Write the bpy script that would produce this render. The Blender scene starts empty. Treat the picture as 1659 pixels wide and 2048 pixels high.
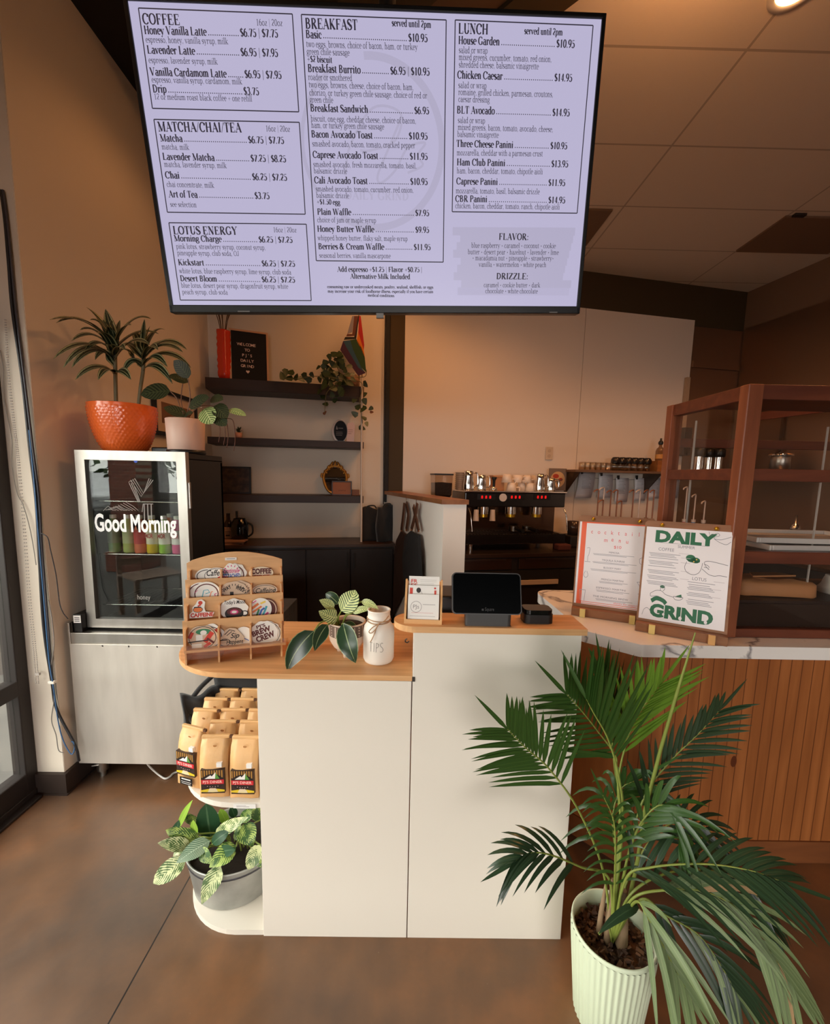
import bpy, bmesh, math, random
from mathutils import Vector, Matrix
random.seed(7)
sc = bpy.context.scene
COL = sc.collection
PI = math.pi
# ------------------------------------------------------------------ camera
W, H = 1659, 2048
F, PITCH, ROLL, YAW, CY, HC = 850.0, .122, .0203, .0086, 1056.0, 1.5
_cp, _sp = math.cos(PITCH), math.sin(PITCH)
FWD = Vector((math.sin(YAW)*_cp, math.cos(YAW)*_cp, -_sp))
_r0 = Vector((math.cos(YAW), -math.sin(YAW), 0)); _u0 = _r0.cross(FWD)
RGT = _r0*math.cos(ROLL)+_u0*math.sin(ROLL); UPV = -_r0*math.sin(ROLL)+_u0*math.cos(ROLL)
CAM = Vector((0, 0, HC))
cd = bpy.data.cameras.new('camera'); co = bpy.data.objects.new('camera', cd); COL.objects.link(co)
cd.sensor_fit = 'HORIZONTAL'; cd.sensor_width = 36; cd.lens = F/W*36
cd.shift_y = (CY-H/2)/W; cd.clip_start = .02; cd.clip_end = 200
_m = Matrix((RGT, UPV, -FWD)).transposed().to_4x4(); _m.translation = CAM
co.matrix_world = _m
sc.camera = co
# ------------------------------------------------------------------ exposure, sky and daylight
vs = sc.view_settings
vs.view_transform = 'Standard'; vs.look = 'None'; vs.gamma = 1; vs.use_curve_mapping = False
vs.exposure = 0.0
SKY = (1.0, .955, .92); SKY_STRENGTH = 11.0
LAMP = (1.0, .43, .15)
wd = bpy.data.worlds.new('sky'); sc.world = wd; wd.use_nodes = True
_b = wd.node_tree.nodes['Background']; _b.inputs[0].default_value = (*SKY, 1); _b.inputs[1].default_value = SKY_STRENGTH
def portal(loc, rot, sx, sy):
    l = bpy.data.lights.new('window_daylight', 'AREA'); l.shape = 'RECTANGLE'; l.size = sx; l.size_y = sy
    l.cycles.is_portal = True
    o = bpy.data.objects.new('window_daylight', l); COL.objects.link(o); o.location = loc; o.rotation_euler = rot
portal((-1.79, -1.15, 1.1), (0, -PI/2, 0), 2.0, 5.7)      # the window wall on the left
portal((1.0, -5.97, 1.15), (PI/2, 0, 0), 3.0, 2.1)           # unseen window added behind the camera for frontal daylight
def lamp(loc, watt, kind='POINT', size=.05, col=LAMP, spot=None, rot=(0, 0, 0)):
    l = bpy.data.lights.new('warm_lamp', kind); l.energy = watt; l.color = col
    l.shadow_soft_size = size
    if spot: l.spot_size = spot; l.spot_blend = .6
    o = bpy.data.objects.new('warm_lamp', l); COL.objects.link(o); o.location = loc; o.rotation_euler = rot
    return o
# ------------------------------------------------------------------ pixel -> place helpers (used to measure the room)
def ray(x, y): return (RGT*(x-W/2)-UPV*(y-CY)+FWD*F)/F
def atZ(x, y, z): d = ray(x, y); return CAM+d*((z-HC)/d.z)
def atY(x, y, Y): d = ray(x, y); return CAM+d*(Y/d.y)
def atX(x, y, X): d = ray(x, y); return CAM+d*(X/d.x)
def onp(x, y, p0, n): d = ray(x, y); return CAM+d*((Vector(p0)-CAM).dot(n)/d.dot(n))
TH = .196
C0 = Vector((-1.59, 3.43, 0)); BD = Vector((math.cos(TH), math.sin(TH), 0)); BN = Vector((-math.sin(TH), math.cos(TH), 0))
def BW(s, off, z): return C0+BD*s-BN*off+Vector((0, 0, z))     # along the back wall, out from it, height
def BS(x, y, off):
    p = onp(x, y, C0-BN*off, BN); return (p-C0).dot(BD), p.z
# ------------------------------------------------------------------ colours and materials
def lin(c):
    c = c/255.0
    return c/12.92 if c <= .04045 else ((c+.055)/1.055)**2.4
def rgb(*c): return (lin(c[0]), lin(c[1]), lin(c[2]), 1)
MATS = {}
def mat(name, col=(200, 200, 200), rough=.5, metal=0.0, spec=.5, bump=None, var=None, coat=0, emit=None, sheen=0, trans=0, aniso=None):
    if name in MATS: return MATS[name]
    m = bpy.data.materials.new(name); m.use_nodes = True; nt = m.node_tree; N = nt.nodes; L = nt.links
    p = N['Principled BSDF']; c = rgb(*col)
    p.inputs['Base Color'].default_value = c; p.inputs['Roughness'].default_value = rough
    p.inputs['Metallic'].default_value = metal; p.inputs['Specular IOR Level'].default_value = spec
    if coat: p.inputs['Coat Weight'].default_value = coat; p.inputs['Coat Roughness'].default_value = .08
    if sheen: p.inputs['Sheen Weight'].default_value = sheen
    if trans: p.inputs['Transmission Weight'].default_value = trans
    if emit:
        p.inputs['Emission Color'].default_value = rgb(*emit[0]); p.inputs['Emission Strength'].default_value = emit[1]
    tc = None
    if bump or var or aniso: tc = N.new('ShaderNodeTexCoord')
    if var:      # (scale, other colour[, stretch])
        n = N.new('ShaderNodeTexNoise'); n.inputs['Scale'].default_value = var[0]; n.inputs['Detail'].default_value = 5
        mp = N.new('ShaderNodeMapping'); mp.inputs['Scale'].default_value = var[2] if len(var) > 2 else (1, 1, 1)
        L.new(tc.outputs['Object'], mp.inputs[0]); L.new(mp.outputs[0], n.inputs['Vector'])
        r = N.new('ShaderNodeValToRGB'); r.color_ramp.elements[0].position = .35; r.color_ramp.elements[1].position = .68
        r.color_ramp.elements[0].color = c; r.color_ramp.elements[1].color = rgb(*var[1])
        L.new(n.outputs['Fac'], r.inputs[0]); L.new(r.outputs[0], p.inputs['Base Color'])
    if bump:     # (scale, strength[, stretch])
        n = N.new('ShaderNodeTexNoise'); n.inputs['Scale'].default_value = bump[0]; n.inputs['Detail'].default_value = 4
        mp = N.new('ShaderNodeMapping'); mp.inputs['Scale'].default_value = bump[2] if len(bump) > 2 else (1, 1, 1)
        L.new(tc.outputs['Object'], mp.inputs[0]); L.new(mp.outputs[0], n.inputs['Vector'])
        b = N.new('ShaderNodeBump'); b.inputs['Strength'].default_value = bump[1]; b.inputs['Distance'].default_value = .004
        L.new(n.outputs['Fac'], b.inputs['Height']); L.new(b.outputs[0], p.inputs['Normal'])
    MATS[name] = m; return m
def wood(name, c1, c2, scale=3.0, stretch=(1, 12, 12), rough=.45, c3=None, bump=.05, coat=0):
    if name in MATS: return MATS[name]
    m = mat(name, c1, rough, coat=coat); nt = m.node_tree; N = nt.nodes; L = nt.links; p = N['Principled BSDF']
    tc = N.new('ShaderNodeTexCoord'); mp = N.new('ShaderNodeMapping'); mp.inputs['Scale'].default_value = stretch
    L.new(tc.outputs['Object'], mp.inputs[0])
    n = N.new('ShaderNodeTexNoise'); n.inputs['Scale'].default_value = scale; n.inputs['Detail'].default_value = 6; n.inputs['Distortion'].default_value = .6
    L.new(mp.outputs[0], n.inputs['Vector'])
    r = N.new('ShaderNodeValToRGB'); e = r.color_ramp.elements
    e[0].position = .3; e[0].color = rgb(*c1); e[1].position = .7; e[1].color = rgb(*c2)
    if c3: x = e.new(.5); x.color = rgb(*c3)
    L.new(n.outputs['Fac'], r.inputs[0]); L.new(r.outputs[0], p.inputs['Base Color'])
    b = N.new('ShaderNodeBump'); b.inputs['Strength'].default_value = bump; b.inputs['Distance'].default_value = .002
    L.new(n.outputs['Fac'], b.inputs['Height']); L.new(b.outputs[0], p.inputs['Normal'])
    return m
def glass_mat(name, tint=(255, 255, 255), refl=.08, rough=0.0, fres=True):
    if name in MATS: return MATS[name]
    m = bpy.data.materials.new(name); m.use_nodes = True; nt = m.node_tree; N = nt.nodes; L = nt.links
    N.remove(N['Principled BSDF'])
    t = N.new('ShaderNodeBsdfTransparent'); t.inputs[0].default_value = rgb(*tint)
    g = N.new('ShaderNodeBsdfGlossy'); g.inputs['Roughness'].default_value = rough; g.inputs[0].default_value = (1, 1, 1, 1)
    mx = N.new('ShaderNodeMixShader')
    lw = N.new('ShaderNodeLayerWeight'); lw.inputs[0].default_value = .5
    pw = N.new('ShaderNodeMath'); pw.operation = 'POWER'; pw.inputs[1].default_value = 5.0; L.new(lw.outputs['Facing'], pw.inputs[0])
    ad = N.new('ShaderNodeMath'); ad.operation = 'MULTIPLY_ADD'; ad.inputs[1].default_value = .9; ad.inputs[2].default_value = refl; L.new(pw.outputs[0], ad.inputs[0]); L.new(ad.outputs[0], mx.inputs[0])
    L.new(t.outputs[0], mx.inputs[1]); L.new(g.outputs[0], mx.inputs[2])
    L.new(mx.outputs[0], N['Material Output'].inputs[0])
    MATS[name] = m; return m
def leafmat(name, dark, light, veins=9, width=.5, edge=None, rough=.38, mode='vein'):
    """green leaf with lighter markings, laid out along the leaf by its UV map (u across -1..1, v along 0..1)"""
    if name in MATS: return MATS[name]
    m = mat(name, dark, rough, spec=.5); nt = m.node_tree; N = nt.nodes; L = nt.links; p = N['Principled BSDF']
    uv = N.new('ShaderNodeUVMap'); sp = N.new('ShaderNodeSeparateXYZ'); L.new(uv.outputs[0], sp.inputs[0])
    def M(op, a, b=None, c=None):
        n = N.new('ShaderNodeMath'); n.operation = op
        for i, q in enumerate((a, b, c)):
            if q is None: continue
            if isinstance(q, (int, float)): n.inputs[i].default_value = q
            else: L.new(q, n.inputs[i])
        return n.outputs[0]
    au = M('ABSOLUTE', sp.outputs[0])
    tc = N.new('ShaderNodeTexCoord'); nz = N.new('ShaderNodeTexNoise'); nz.inputs['Scale'].default_value = 55; L.new(tc.outputs['Object'], nz.inputs['Vector'])
    if mode == 'vein':      # feathered veins leaving the midrib
        ph = M('MULTIPLY', M('SUBTRACT', sp.outputs[1], M('MULTIPLY', au, .28)), veins*2*PI)
        w = M('ADD', M('MULTIPLY', M('SINE', ph), .5), .5)
        f = M('MULTIPLY', M('GREATER_THAN', M('ADD', w, M('MULTIPLY', nz.outputs['Fac'], .5)), 1.25-width), 1.0)
        if edge: f = M('MAXIMUM', f, M('GREATER_THAN', au, edge))
        f = M('MAXIMUM', f, M('LESS_THAN', au, .05))
    elif mode == 'stripe':  # lengthwise stripes near both margins
        f = M('MULTIPLY', M('GREATER_THAN', au, .62), M('LESS_THAN', au, .9))
        f = M('MAXIMUM', f, M('LESS_THAN', au, .06))
    elif mode == 'mottle':
        ph = M('MULTIPLY', M('SUBTRACT', sp.outputs[1], M('MULTIPLY', au, .35)), veins*2*PI)
        f = M('MULTIPLY', M('GREATER_THAN', M('ADD', M('MULTIPLY', M('SINE', ph), .13), nz.outputs['Fac']), .66-width*.3), 1.0)
    else: f = M('MULTIPLY', M('LESS_THAN', au, .08), .5)
    mx = N.new('ShaderNodeMix'); mx.data_type = 'RGBA'
    mx.inputs[6].default_value = rgb(*dark); mx.inputs[7].default_value = rgb(*light)
    L.new(f, mx.inputs[0]); L.new(mx.outputs[2], p.inputs['Base Color'])
    return m
# ------------------------------------------------------------------ mesh builder
class MB:
    def __init__(s): s.v = []; s.f = []; s.mi = []; s.sm = []; s.uv = []
    def add(s, vs, fs, m=0, smooth=False, M=None, uv=None):
        o = len(s.v)
        s.v += [(M @ Vector(q)) if M else Vector(q) for q in vs]
        for f in fs:
            s.f.append([i+o for i in f]); s.mi.append(m); s.sm.append(smooth)
            s.uv.append([uv[i] for i in f] if uv else None)
        return s
    def box(s, x0, x1, y0, y1, z0, z1, m=0, M=None):
        vs = [(x, y, z) for z in (z0, z1) for y in (y0, y1) for x in (x0, x1)]
        return s.add(vs, [(0, 2, 3, 1), (4, 5, 7, 6), (0, 1, 5, 4), (2, 6, 7, 3), (0, 4, 6, 2), (1, 3, 7, 5)], m, False, M)
    def prism(s, poly, z0, z1, m=0, M=None, smooth=False):
        n = len(poly); a = sum(poly[i][0]*poly[(i+1) % n][1]-poly[(i+1) % n][0]*poly[i][1] for i in range(n))
        if a < 0: poly = poly[::-1]
        vs = [(x, y, z0) for x, y in poly]+[(x, y, z1) for x, y in poly]
        s.add(vs, [tuple(range(n))[::-1], tuple(range(n, 2*n))], m, False, M)
        return s.add(vs, [(i, (i+1) % n, n+(i+1) % n, n+i) for i in range(n)], m, smooth, M)
    def lathe(s, prof, seg=32, m=0, M=None, smooth=True, squash=1.0, ripple=None):
        vs = []; n = len(prof)
        for i in range(seg):
            a = 2*PI*i/seg
            for r, z in prof:
                k = r*(1+(ripple[1]*math.cos(ripple[0]*a) if ripple else 0))
                vs.append((k*math.cos(a), k*math.sin(a)*squash, z))
        fs = [(i*n+j, ((i+1) % seg)*n+j, ((i+1) % seg)*n+j+1, i*n+j+1) for i in range(seg) for j in range(n-1)]
        return s.add(vs, fs, m, smooth, M)
    def cyl(s, r, z0, z1, seg=24, m=0, M=None, r2=None):
        r2 = r if r2 is None else r2
        s.lathe([(r, z0), (r2, z1)], seg, m, M)
        return s.lathe([(0, z0), (r, z0)], seg, m, M, False).lathe([(r2, z1), (0, z1)], seg, m, M, False)
    def ball(s, c, r, seg=12, m=0, sz=(1, 1, 1)):
        pr = [(math.sin(PI*i/(seg//2))*r*sz[0], -math.cos(PI*i/(seg//2))*r*sz[2]) for i in range(seg//2+1)]
        return s.lathe(pr, seg, m, Matrix.Translation(c))
    def tube(s, pts, r, seg=8, m=0, caps=True):
        pts = [Vector(p) for p in pts]; n = len(pts); vs = []
        rs = r if isinstance(r, (list, tuple)) else [r]*n
        up = Vector((0, 0, 1)); prev = None
        for i, p in enumerate(pts):
            t = (pts[min(i+1, n-1)]-pts[max(i-1, 0)]).normalized()
            if prev is None:
                a = t.cross(up)
                if a.length < .1: a = t.cross(Vector((1, 0, 0)))
            else: a = prev-t*prev.dot(t)
            a.normalize(); prev = a; b = t.cross(a)
            vs += [p+(a*math.cos(2*PI*k/seg)+b*math.sin(2*PI*k/seg))*rs[i] for k in range(seg)]
        fs = [(i*seg+k, i*seg+(k+1) % seg, (i+1)*seg+(k+1) % seg, (i+1)*seg+k) for i in range(n-1) for k in range(seg)]
        s.add(vs, fs, m, True)
        if caps: s.add(vs[:seg], [tuple(range(seg))[::-1]], m); s.add(vs[-seg:], [tuple(range(seg))], m)
        return s
    def leaf(s, P0, P1, w, bend=(0, 0, 0), n=(0, -1, .4), m=0, steps=8, fold=.18, shape='leaf', twist=0):
        """blade from P0 to P1; n is the way its face looks"""
        P0 = Vector(P0); P1 = Vector(P1); Cc = (P0+P1)/2+Vector(bend); n = Vector(n).normalized()
        vs = []; uv = []
        for i in range(steps+1):
            t = i/steps; p = P0*(1-t)**2+Cc*2*t*(1-t)+P1*t*t
            d = ((Cc-P0)*(1-t)+(P1-Cc)*t).normalized()
            sd = d.cross(n)
            if sd.length < 1e-4: sd = d.cross(Vector((1, 0, 0)))
            sd.normalize()
            if twist: sd = Matrix.Rotation(twist*t, 3, d) @ sd
            nn = sd.cross(d).normalized()
            if shape == 'leaf': k = (math.sin(PI*min(1, t*1.0)**.72))**.85*(1 if t < .999 else 0)
            elif shape == 'round': k = math.sin(PI*t**.85)**.6
            elif shape == 'heart': k = min(1, (t*7)**.5)*(1-t**2.2)**.8
            elif shape == 'blade': k = min(1, .35+t*4)*(1-t**3)**.9
            else: k = math.sin(PI*t)**.7
            h = w/2*max(k, 0.02)
            vs += [p-sd*h+nn*fold*h, p, p+sd*h+nn*fold*h]; uv += [(-1, t), (0, t), (1, t)]
        fs = []
        for i in range(steps):
            a = i*3
            fs += [(a, a+1, a+4, a+3), (a+1, a+2, a+5, a+4)]
        return s.add(vs, fs, m, True, None, uv)
    def poly2(s, polys, O, X, Y, m=0):
        """flat 2-D polygons laid on a plane (origin O, unit axes X, Y)"""
        O = Vector(O); X = Vector(X); Y = Vector(Y)
        for vs, fs in polys: s.add([O+X*a+Y*b for a, b in vs], fs, m)
        return s
    def build(s, name, mats, parent=None, world=False, bevel=0, seg=2, solid=0, sub=0):
        me = bpy.data.meshes.new(name)
        vs = s.v
        if parent is not None and world: Mi = parent['_M']; Mi = Matrix([list(r) for r in Mi]).inverted(); vs = [Mi @ q for q in vs]
        me.from_pydata([tuple(q) for q in vs], [], s.f)
        if not isinstance(mats, (list, tuple)): mats = [mats]
        for q in mats: me.materials.append(q)
        me.polygons.foreach_set('material_index', s.mi); me.polygons.foreach_set('use_smooth', s.sm)
        if any(u is not None for u in s.uv):
            ul = me.uv_layers.new(name='UVMap'); k = 0
            for f, u in zip(s.f, s.uv):
                for j in range(len(f)):
                    if u is not None: ul.data[k].uv = u[j]
                    k += 1
        me.update()
        o = bpy.data.objects.new(name, me); COL.objects.link(o)
        if parent is not None: o.parent = parent
        if solid:
            md = o.modifiers.new('thickness', 'SOLIDIFY'); md.thickness = solid; md.offset = 0
        if bevel:
            md = o.modifiers.new('edge', 'BEVEL'); md.width = bevel; md.segments = seg; md.limit_method = 'ANGLE'; md.angle_limit = .7
            md.harden_normals = False
        if sub:
            md = o.modifiers.new('smooth', 'SUBSURF'); md.levels = sub; md.render_levels = sub
        return o
def tag(o, label, cat, group=None, kind=None):
    if label: o['label'] = label
    if cat: o['category'] = cat
    if group: o['group'] = group
    if kind: o['kind'] = kind
    return o
def thing(name, label, cat, loc=(0, 0, 0), rotz=0.0, group=None, rot=None):
    o = bpy.data.objects.new(name, None); COL.objects.link(o); o.location = loc
    o.rotation_euler = rot if rot else (0, 0, rotz); o.empty_display_size = .05
    M = Matrix.Translation(loc) @ (Matrix.Rotation(rotz, 4, 'Z') if not rot else __import__('mathutils').Euler(rot).to_matrix().to_4x4())
    o['_M'] = [list(r) for r in M]
    return tag(o, label, cat, group)
def struct(name, mb, mats, **k):
    o = mb.build(name, mats, **k); o['kind'] = 'structure'; return o
def dup(root, loc, rotz=None, label=None, group=None):
    r = root.copy(); COL.objects.link(r); r.location = loc
    if rotz is not None: r.rotation_euler = (0, 0, rotz)
    if label: r['label'] = label
    if group: r['group'] = group
    for ch in list(root.children):
        c = ch.copy(); COL.objects.link(c); c.parent = r
        for g in list(ch.children):
            d = g.copy(); COL.objects.link(d); d.parent = c
    return r
def T(x, y, z): return Matrix.Translation((x, y, z))
def RX(a): return Matrix.Rotation(a, 4, 'X')
def RY(a): return Matrix.Rotation(a, 4, 'Y')
def RZ(a): return Matrix.Rotation(a, 4, 'Z')
def arc(cx, cy, rx, ry, a0, a1, n=12): return [(cx+rx*math.cos(math.radians(a0+(a1-a0)*i/n)), cy+ry*math.sin(math.radians(a0+(a1-a0)*i/n))) for i in range(n+1)]
def bez(pts, n=16):
    """smooth curve through points (Catmull-Rom)"""
    P = [Vector(p) for p in pts]; P = [P[0]*2-P[1]]+P+[P[-1]*2-P[-2]]; out = []
    for i in range(1, len(P)-2):
        for k in range(n):
            t = k/n; a, b, c, d = P[i-1], P[i], P[i+1], P[i+2]
            out.append(.5*((2*b)+(c-a)*t+(2*a-5*b+4*c-d)*t*t+(3*b-a-3*c+d)*t**3))
    out.append(P[-2]); return out
# ------------------------------------------------------------------ lettering
GL = {
'A':(1.05,"d .54 1 .14 0 0;d .5 1 .9 0 1;h .34 .26 .76;s .14 0;s .9 0"),'B':(.98,"v .24 0 1;a .4 .76 .3 .23 -90 90;a .42 .27 .36 .26 -90 90;h .98 .1 .42;h .52 .24 .42;h .02 .1 .42"),
'C':(1.0,"a .54 .5 .42 .5 40 320;v .88 .68 .95"),'D':(1.05,"v .24 0 1;a .42 .5 .46 .48 -90 90;h .98 .1 .44;h .02 .1 .44"),
'E':(.95,"v .24 0 1;h .98 .1 .8;h .52 .24 .6;h .02 .1 .84;t .8 .75 1;t .84 0 .25;t .6 .4 .62"),'F':(.88,"v .24 0 1;h .98 .1 .8;h .52 .24 .6;s .24 0;t .8 .75 1;t .6 .4 .62"),
'G':(1.08,"a .54 .5 .42 .5 40 330;v .86 .05 .42;s .86 .42;t .88 .7 .95"),'H':(1.1,"v .24 0 1;v .86 0 1;h .5 .24 .86;s .24 0;s .24 1;s .86 0;s .86 1"),
'I':(.5,"v .25 0 1;s .25 0;s .25 1"),'J':(.68,"v .42 .2 1;s .42 1;a .26 .2 .17 .2 180 360"),'K':(1.08,"v .24 0 1;s .24 0;s .24 1;d .3 .42 .8 1 0;s .8 1;d .4 .55 .88 0 1;s .9 0"),
'L':(.92,"v .24 0 1;s .24 1;h .02 .1 .82;t .82 0 .26;s .24 0"),'M':(1.3,"t .2 0 1;d .2 1 .62 .02 1;d .62 .02 1.04 1 0;v 1.06 0 1;s .2 0;s 1.06 0;s 1.1 1;s .16 1"),
'N':(1.08,"t .2 0 1;d .2 1 .86 0 1;t .86 0 1;s .2 0;s .14 1;s .86 1"),'O':(1.08,"a .54 .5 .43 .5 0 360"),'P':(.92,"v .24 0 1;a .4 .73 .36 .26 -90 90;h .98 .1 .42;h .48 .24 .42;s .24 0"),
'Q':(1.08,"a .54 .5 .43 .5 0 360;d .5 .1 .9 -.2 1"),'R':(1.05,"v .24 0 1;a .4 .75 .34 .24 -90 90;h .98 .1 .42;h .52 .24 .42;s .24 0;d .46 .5 .86 0 1;s .9 0"),
'S':(.82,"a .4 .75 .28 .25 30 250;a .4 .26 .32 .26 -150 80;d .22 .68 .6 .34 1;t .68 .7 .95;t .1 .06 .3"),'T':(.95,"v .47 0 1;h .98 .08 .88;t .08 .72 1;t .88 .72 1;s .47 0"),
'U':(1.05,"v .24 .35 1;s .24 1;a .53 .35 .29 .35 180 360;t .82 .35 1;s .82 1"),'V':(1.05,"d .14 1 .52 0 1;d .52 0 .88 1 0;s .14 1;s .88 1"),
'W':(1.45,"d .14 1 .44 0 1;d .44 0 .72 1 0;d .68 1 1.0 0 1;d 1.0 0 1.3 1 0;s .14 1;s .7 1;s 1.3 1"),'X':(1.05,"d .16 1 .88 0 1;d .16 0 .86 1 0;s .16 1;s .86 1;s .16 0;s .88 0"),
'Y':(1.02,"d .14 1 .5 .45 1;d .5 .45 .84 1 0;v .5 0 .46;s .14 1;s .84 1;s .5 0"),'Z':(.95,"h .98 .12 .82;d .8 .98 .12 .02 1;h .02 .1 .86;t .12 .75 1;t .86 0 .25"),
'a':(.72,"a .34 .2 .22 .2 50 310;v .54 .02 .5;a .34 .46 .2 .22 0 150;s .6 .01"),'b':(.8,"v .2 .02 1.04;s .14 1.04;a .42 .34 .26 .34 -140 140"),'c':(.66,"a .38 .34 .27 .34 50 315;o .56 .5"),
'd':(.82,"a .38 .34 .26 .34 40 320;v .6 0 1.04;s .54 1.04;s .66 0"),'e':(.68,"a .36 .34 .27 .34 0 310;h .38 .12 .62"),'f':(.52,"v .26 0 .85;a .42 .84 .17 .22 50 180;h .66 .08 .46;s .26 0"),
'g':(.72,"a .34 .45 .22 .23 0 360;a .36 -.08 .28 .2 0 360;a .26 .15 .12 .1 90 270;h .64 .48 .68"),'h':(.82,"v .2 0 1.04;s .2 0;s .14 1.04;a .42 .42 .2 .26 0 160;v .61 0 .44;s .61 0"),
'i':(.42,"v .21 0 .66;s .21 0;s .15 .66;o .21 .9"),'j':(.42,"v .24 -.15 .66;s .18 .66;a .1 -.14 .14 .16 200 360;o .24 .9"),'k':(.84,"v .2 0 1.04;s .2 0;s .14 1.04;d .26 .28 .6 .66 0;s .6 .66;d .34 .38 .7 0 1;s .7 0"),
'l':(.42,"v .21 0 1.04;s .21 0;s .15 1.04"),'m':(1.22,"v .2 0 .66;s .2 0;s .14 .66;a .41 .42 .19 .26 0 160;v .6 0 .44;s .6 0;a .81 .42 .19 .26 0 160;v 1.0 0 .44;s 1.0 0"),
'n':(.82,"v .2 0 .66;s .2 0;s .14 .66;a .42 .42 .2 .26 0 160;v .61 0 .44;s .61 0"),'o':(.75,"a .37 .34 .29 .34 0 360"),'p':(.8,"v .2 -.3 .66;s .2 -.3;s .14 .66;a .42 .34 .26 .34 -140 140"),
'q':(.8,"a .38 .34 .26 .34 40 320;v .6 -.3 .66;s .6 -.3"),'r':(.62,"v .2 0 .66;s .2 0;s .14 .66;a .4 .42 .19 .24 50 160;o .52 .57"),'s':(.6,"a .3 .5 .19 .17 30 250;a .3 .18 .21 .18 -150 80;d .18 .46 .44 .22 1;t .5 .48 .66"),
't':(.5,"v .22 .1 .84;h .66 .06 .42;a .36 .12 .14 .12 180 310"),'u':(.82,"v .2 .2 .66;s .14 .66;a .4 .22 .2 .22 180 330;v .6 0 .66;s .54 .66;s .66 0"),'v':(.72,"d .12 .66 .36 0 1;d .36 0 .6 .66 0;s .12 .66;s .6 .66"),
'w':(1.05,"d .12 .66 .32 0 1;d .32 0 .52 .66 0;d .5 .66 .72 0 1;d .72 0 .92 .66 0;s .12 .66;s .52 .66;s .92 .66"),'x':(.76,"d .14 .66 .62 0 1;d .14 0 .6 .66 0;s .14 .66;s .6 .66;s .14 0;s .62 0"),
'y':(.74,"d .12 .66 .38 0 1;d .22 -.28 .62 .66 0;s .12 .66;s .62 .66;o .18 -.24"),'z':(.66,"h .64 .1 .54;d .52 .64 .12 .02 1;h .02 .1 .58"),
'0':(.74,"a .37 .5 .27 .5 0 360"),'1':(.74,"v .38 0 1;s .38 0;d .2 .84 .38 1 0"),'2':(.74,"a .36 .72 .25 .28 0 160;d .58 .64 .12 .08 1;h .05 .1 .66"),'3':(.74,"a .33 .76 .22 .24 -80 150;a .33 .28 .27 .28 -150 85"),
'4':(.74,"v .48 0 1;d .46 1 .08 .3 0;h .28 .06 .68"),'5':(.74,"h .94 .2 .62;t .2 .58 .95;a .34 .3 .27 .3 -150 120"),'6':(.74,"a .37 .3 .26 .3 0 360;a .62 .42 .5 .58 105 185"),'7':(.74,"h .94 .1 .64;d .63 .94 .28 0 1;t .1 .76 .95"),
'8':(.74,"a .37 .76 .21 .24 0 360;a .37 .27 .26 .27 0 360"),'9':(.74,"a .37 .7 .26 .3 0 360;a .12 .58 .5 .58 -75 5"),
'$':(.74,"a .37 .72 .22 .22 30 250;a .37 .28 .25 .24 -150 80;d .22 .64 .54 .36 1;t .37 -.1 1.1"),'.':(.37,"o .18 .06"),',':(.37,"o .18 .06;d .2 .06 .14 -.16 0"),':':(.42,"o .2 .08;o .2 .56"),'|':(.36,"t .18 -.22 1.05"),'/':(.5,"d .06 -.05 .44 1.02 0"),
'&':(1.15,"a .42 .78 .18 .22 0 360;a .38 .26 .28 .27 90 330;d .32 .66 .92 0 1;d .66 .2 .92 .5 0;s .92 .52"),'+':(.84,"t .42 .1 .74;h .42 .1 .74"),'•':(.6,"O .3 .42"),"'":(.32,"t .16 .7 1.0"),'-':(.5,"h .34 .08 .42"),'!':(.42,"v .2 .3 1;o .2 .06"),' ':(.38,""),
}
_gc = {}
def _glyph(ch, bold):
    k = (ch, bold)
    if k in _gc: return _gc[k]
    adv, src = GL.get(ch, GL[' ']); Tk = .26 if bold else .15; tn = .08 if bold else .066; P = []
    def strip(pts, ws):
        n = len(pts); vs = []
        for i in range(n):
            a = pts[max(i-1, 0)]; b = pts[min(i+1, n-1)]; dx, dy = b[0]-a[0], b[1]-a[1]; l = math.hypot(dx, dy) or 1
            w = ws(dx/l, dy/l)/2; nx, ny = -dy/l*w, dx/l*w
            vs += [(pts[i][0]+nx, pts[i][1]+ny), (pts[i][0]-nx, pts[i][1]-ny)]
        P.append((vs, [(2*i, 2*i+1, 2*i+3, 2*i+2) for i in range(n-1)]))
    def rect(x0, x1, y0, y1): P.append(([(x0, y0), (x1, y0), (x1, y1), (x0, y1)], [(0, 1, 2, 3)]))
    for c in src.split(';'):
        c = c.split()
        if not c: continue
        q = [float(z) for z in c[1:]]; o = c[0]
        if o == 'v': rect(q[0]-Tk/2, q[0]+Tk/2, q[1], q[2])
        elif o == 't': rect(q[0]-tn/2, q[0]+tn/2, q[1], q[2])
        elif o == 'h': rect(q[1], q[2], q[0]-tn/2, q[0]+tn/2)
        elif o == 's': rect(q[0]-.15, q[0]+.15, q[1]-tn*.55+(.02 if q[1] < .01 else -.02), q[1]+tn*.55+(.02 if q[1] < .01 else -.02))
        elif o == 'd': w = Tk if q[4] else tn; strip([(q[0], q[1]), (q[2], q[3])], lambda a, b: w)
        elif o == 'a': strip(arc(*q, n=max(6, int(abs(q[5]-q[4])/26))), lambda a, b: tn+(Tk-tn)*abs(b)**1.3)
        elif o in 'oO': r = .1 if o == 'o' and bold else .075 if o == 'o' else .13; P.append((arc(q[0], q[1], r, r, 0, 315, 7), [tuple(range(8))]))
    _gc[k] = (adv, P); return _gc[k]
def serif(txt, h, bold=False, width=None):
    """Roman lettering; returns flat polygons and their length"""
    x = 0; out = []
    for ch in txt:
        a, P = _glyph(ch, bold)
        for vs, fs in P: out.append(([(x+p, q) for p, q in vs], fs))
        x += a
    sx = (width/x) if width else h*.92
    return [([(p*sx, q*h) for p, q in vs], fs) for vs, fs in out], x*sx
_tc = {}
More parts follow.
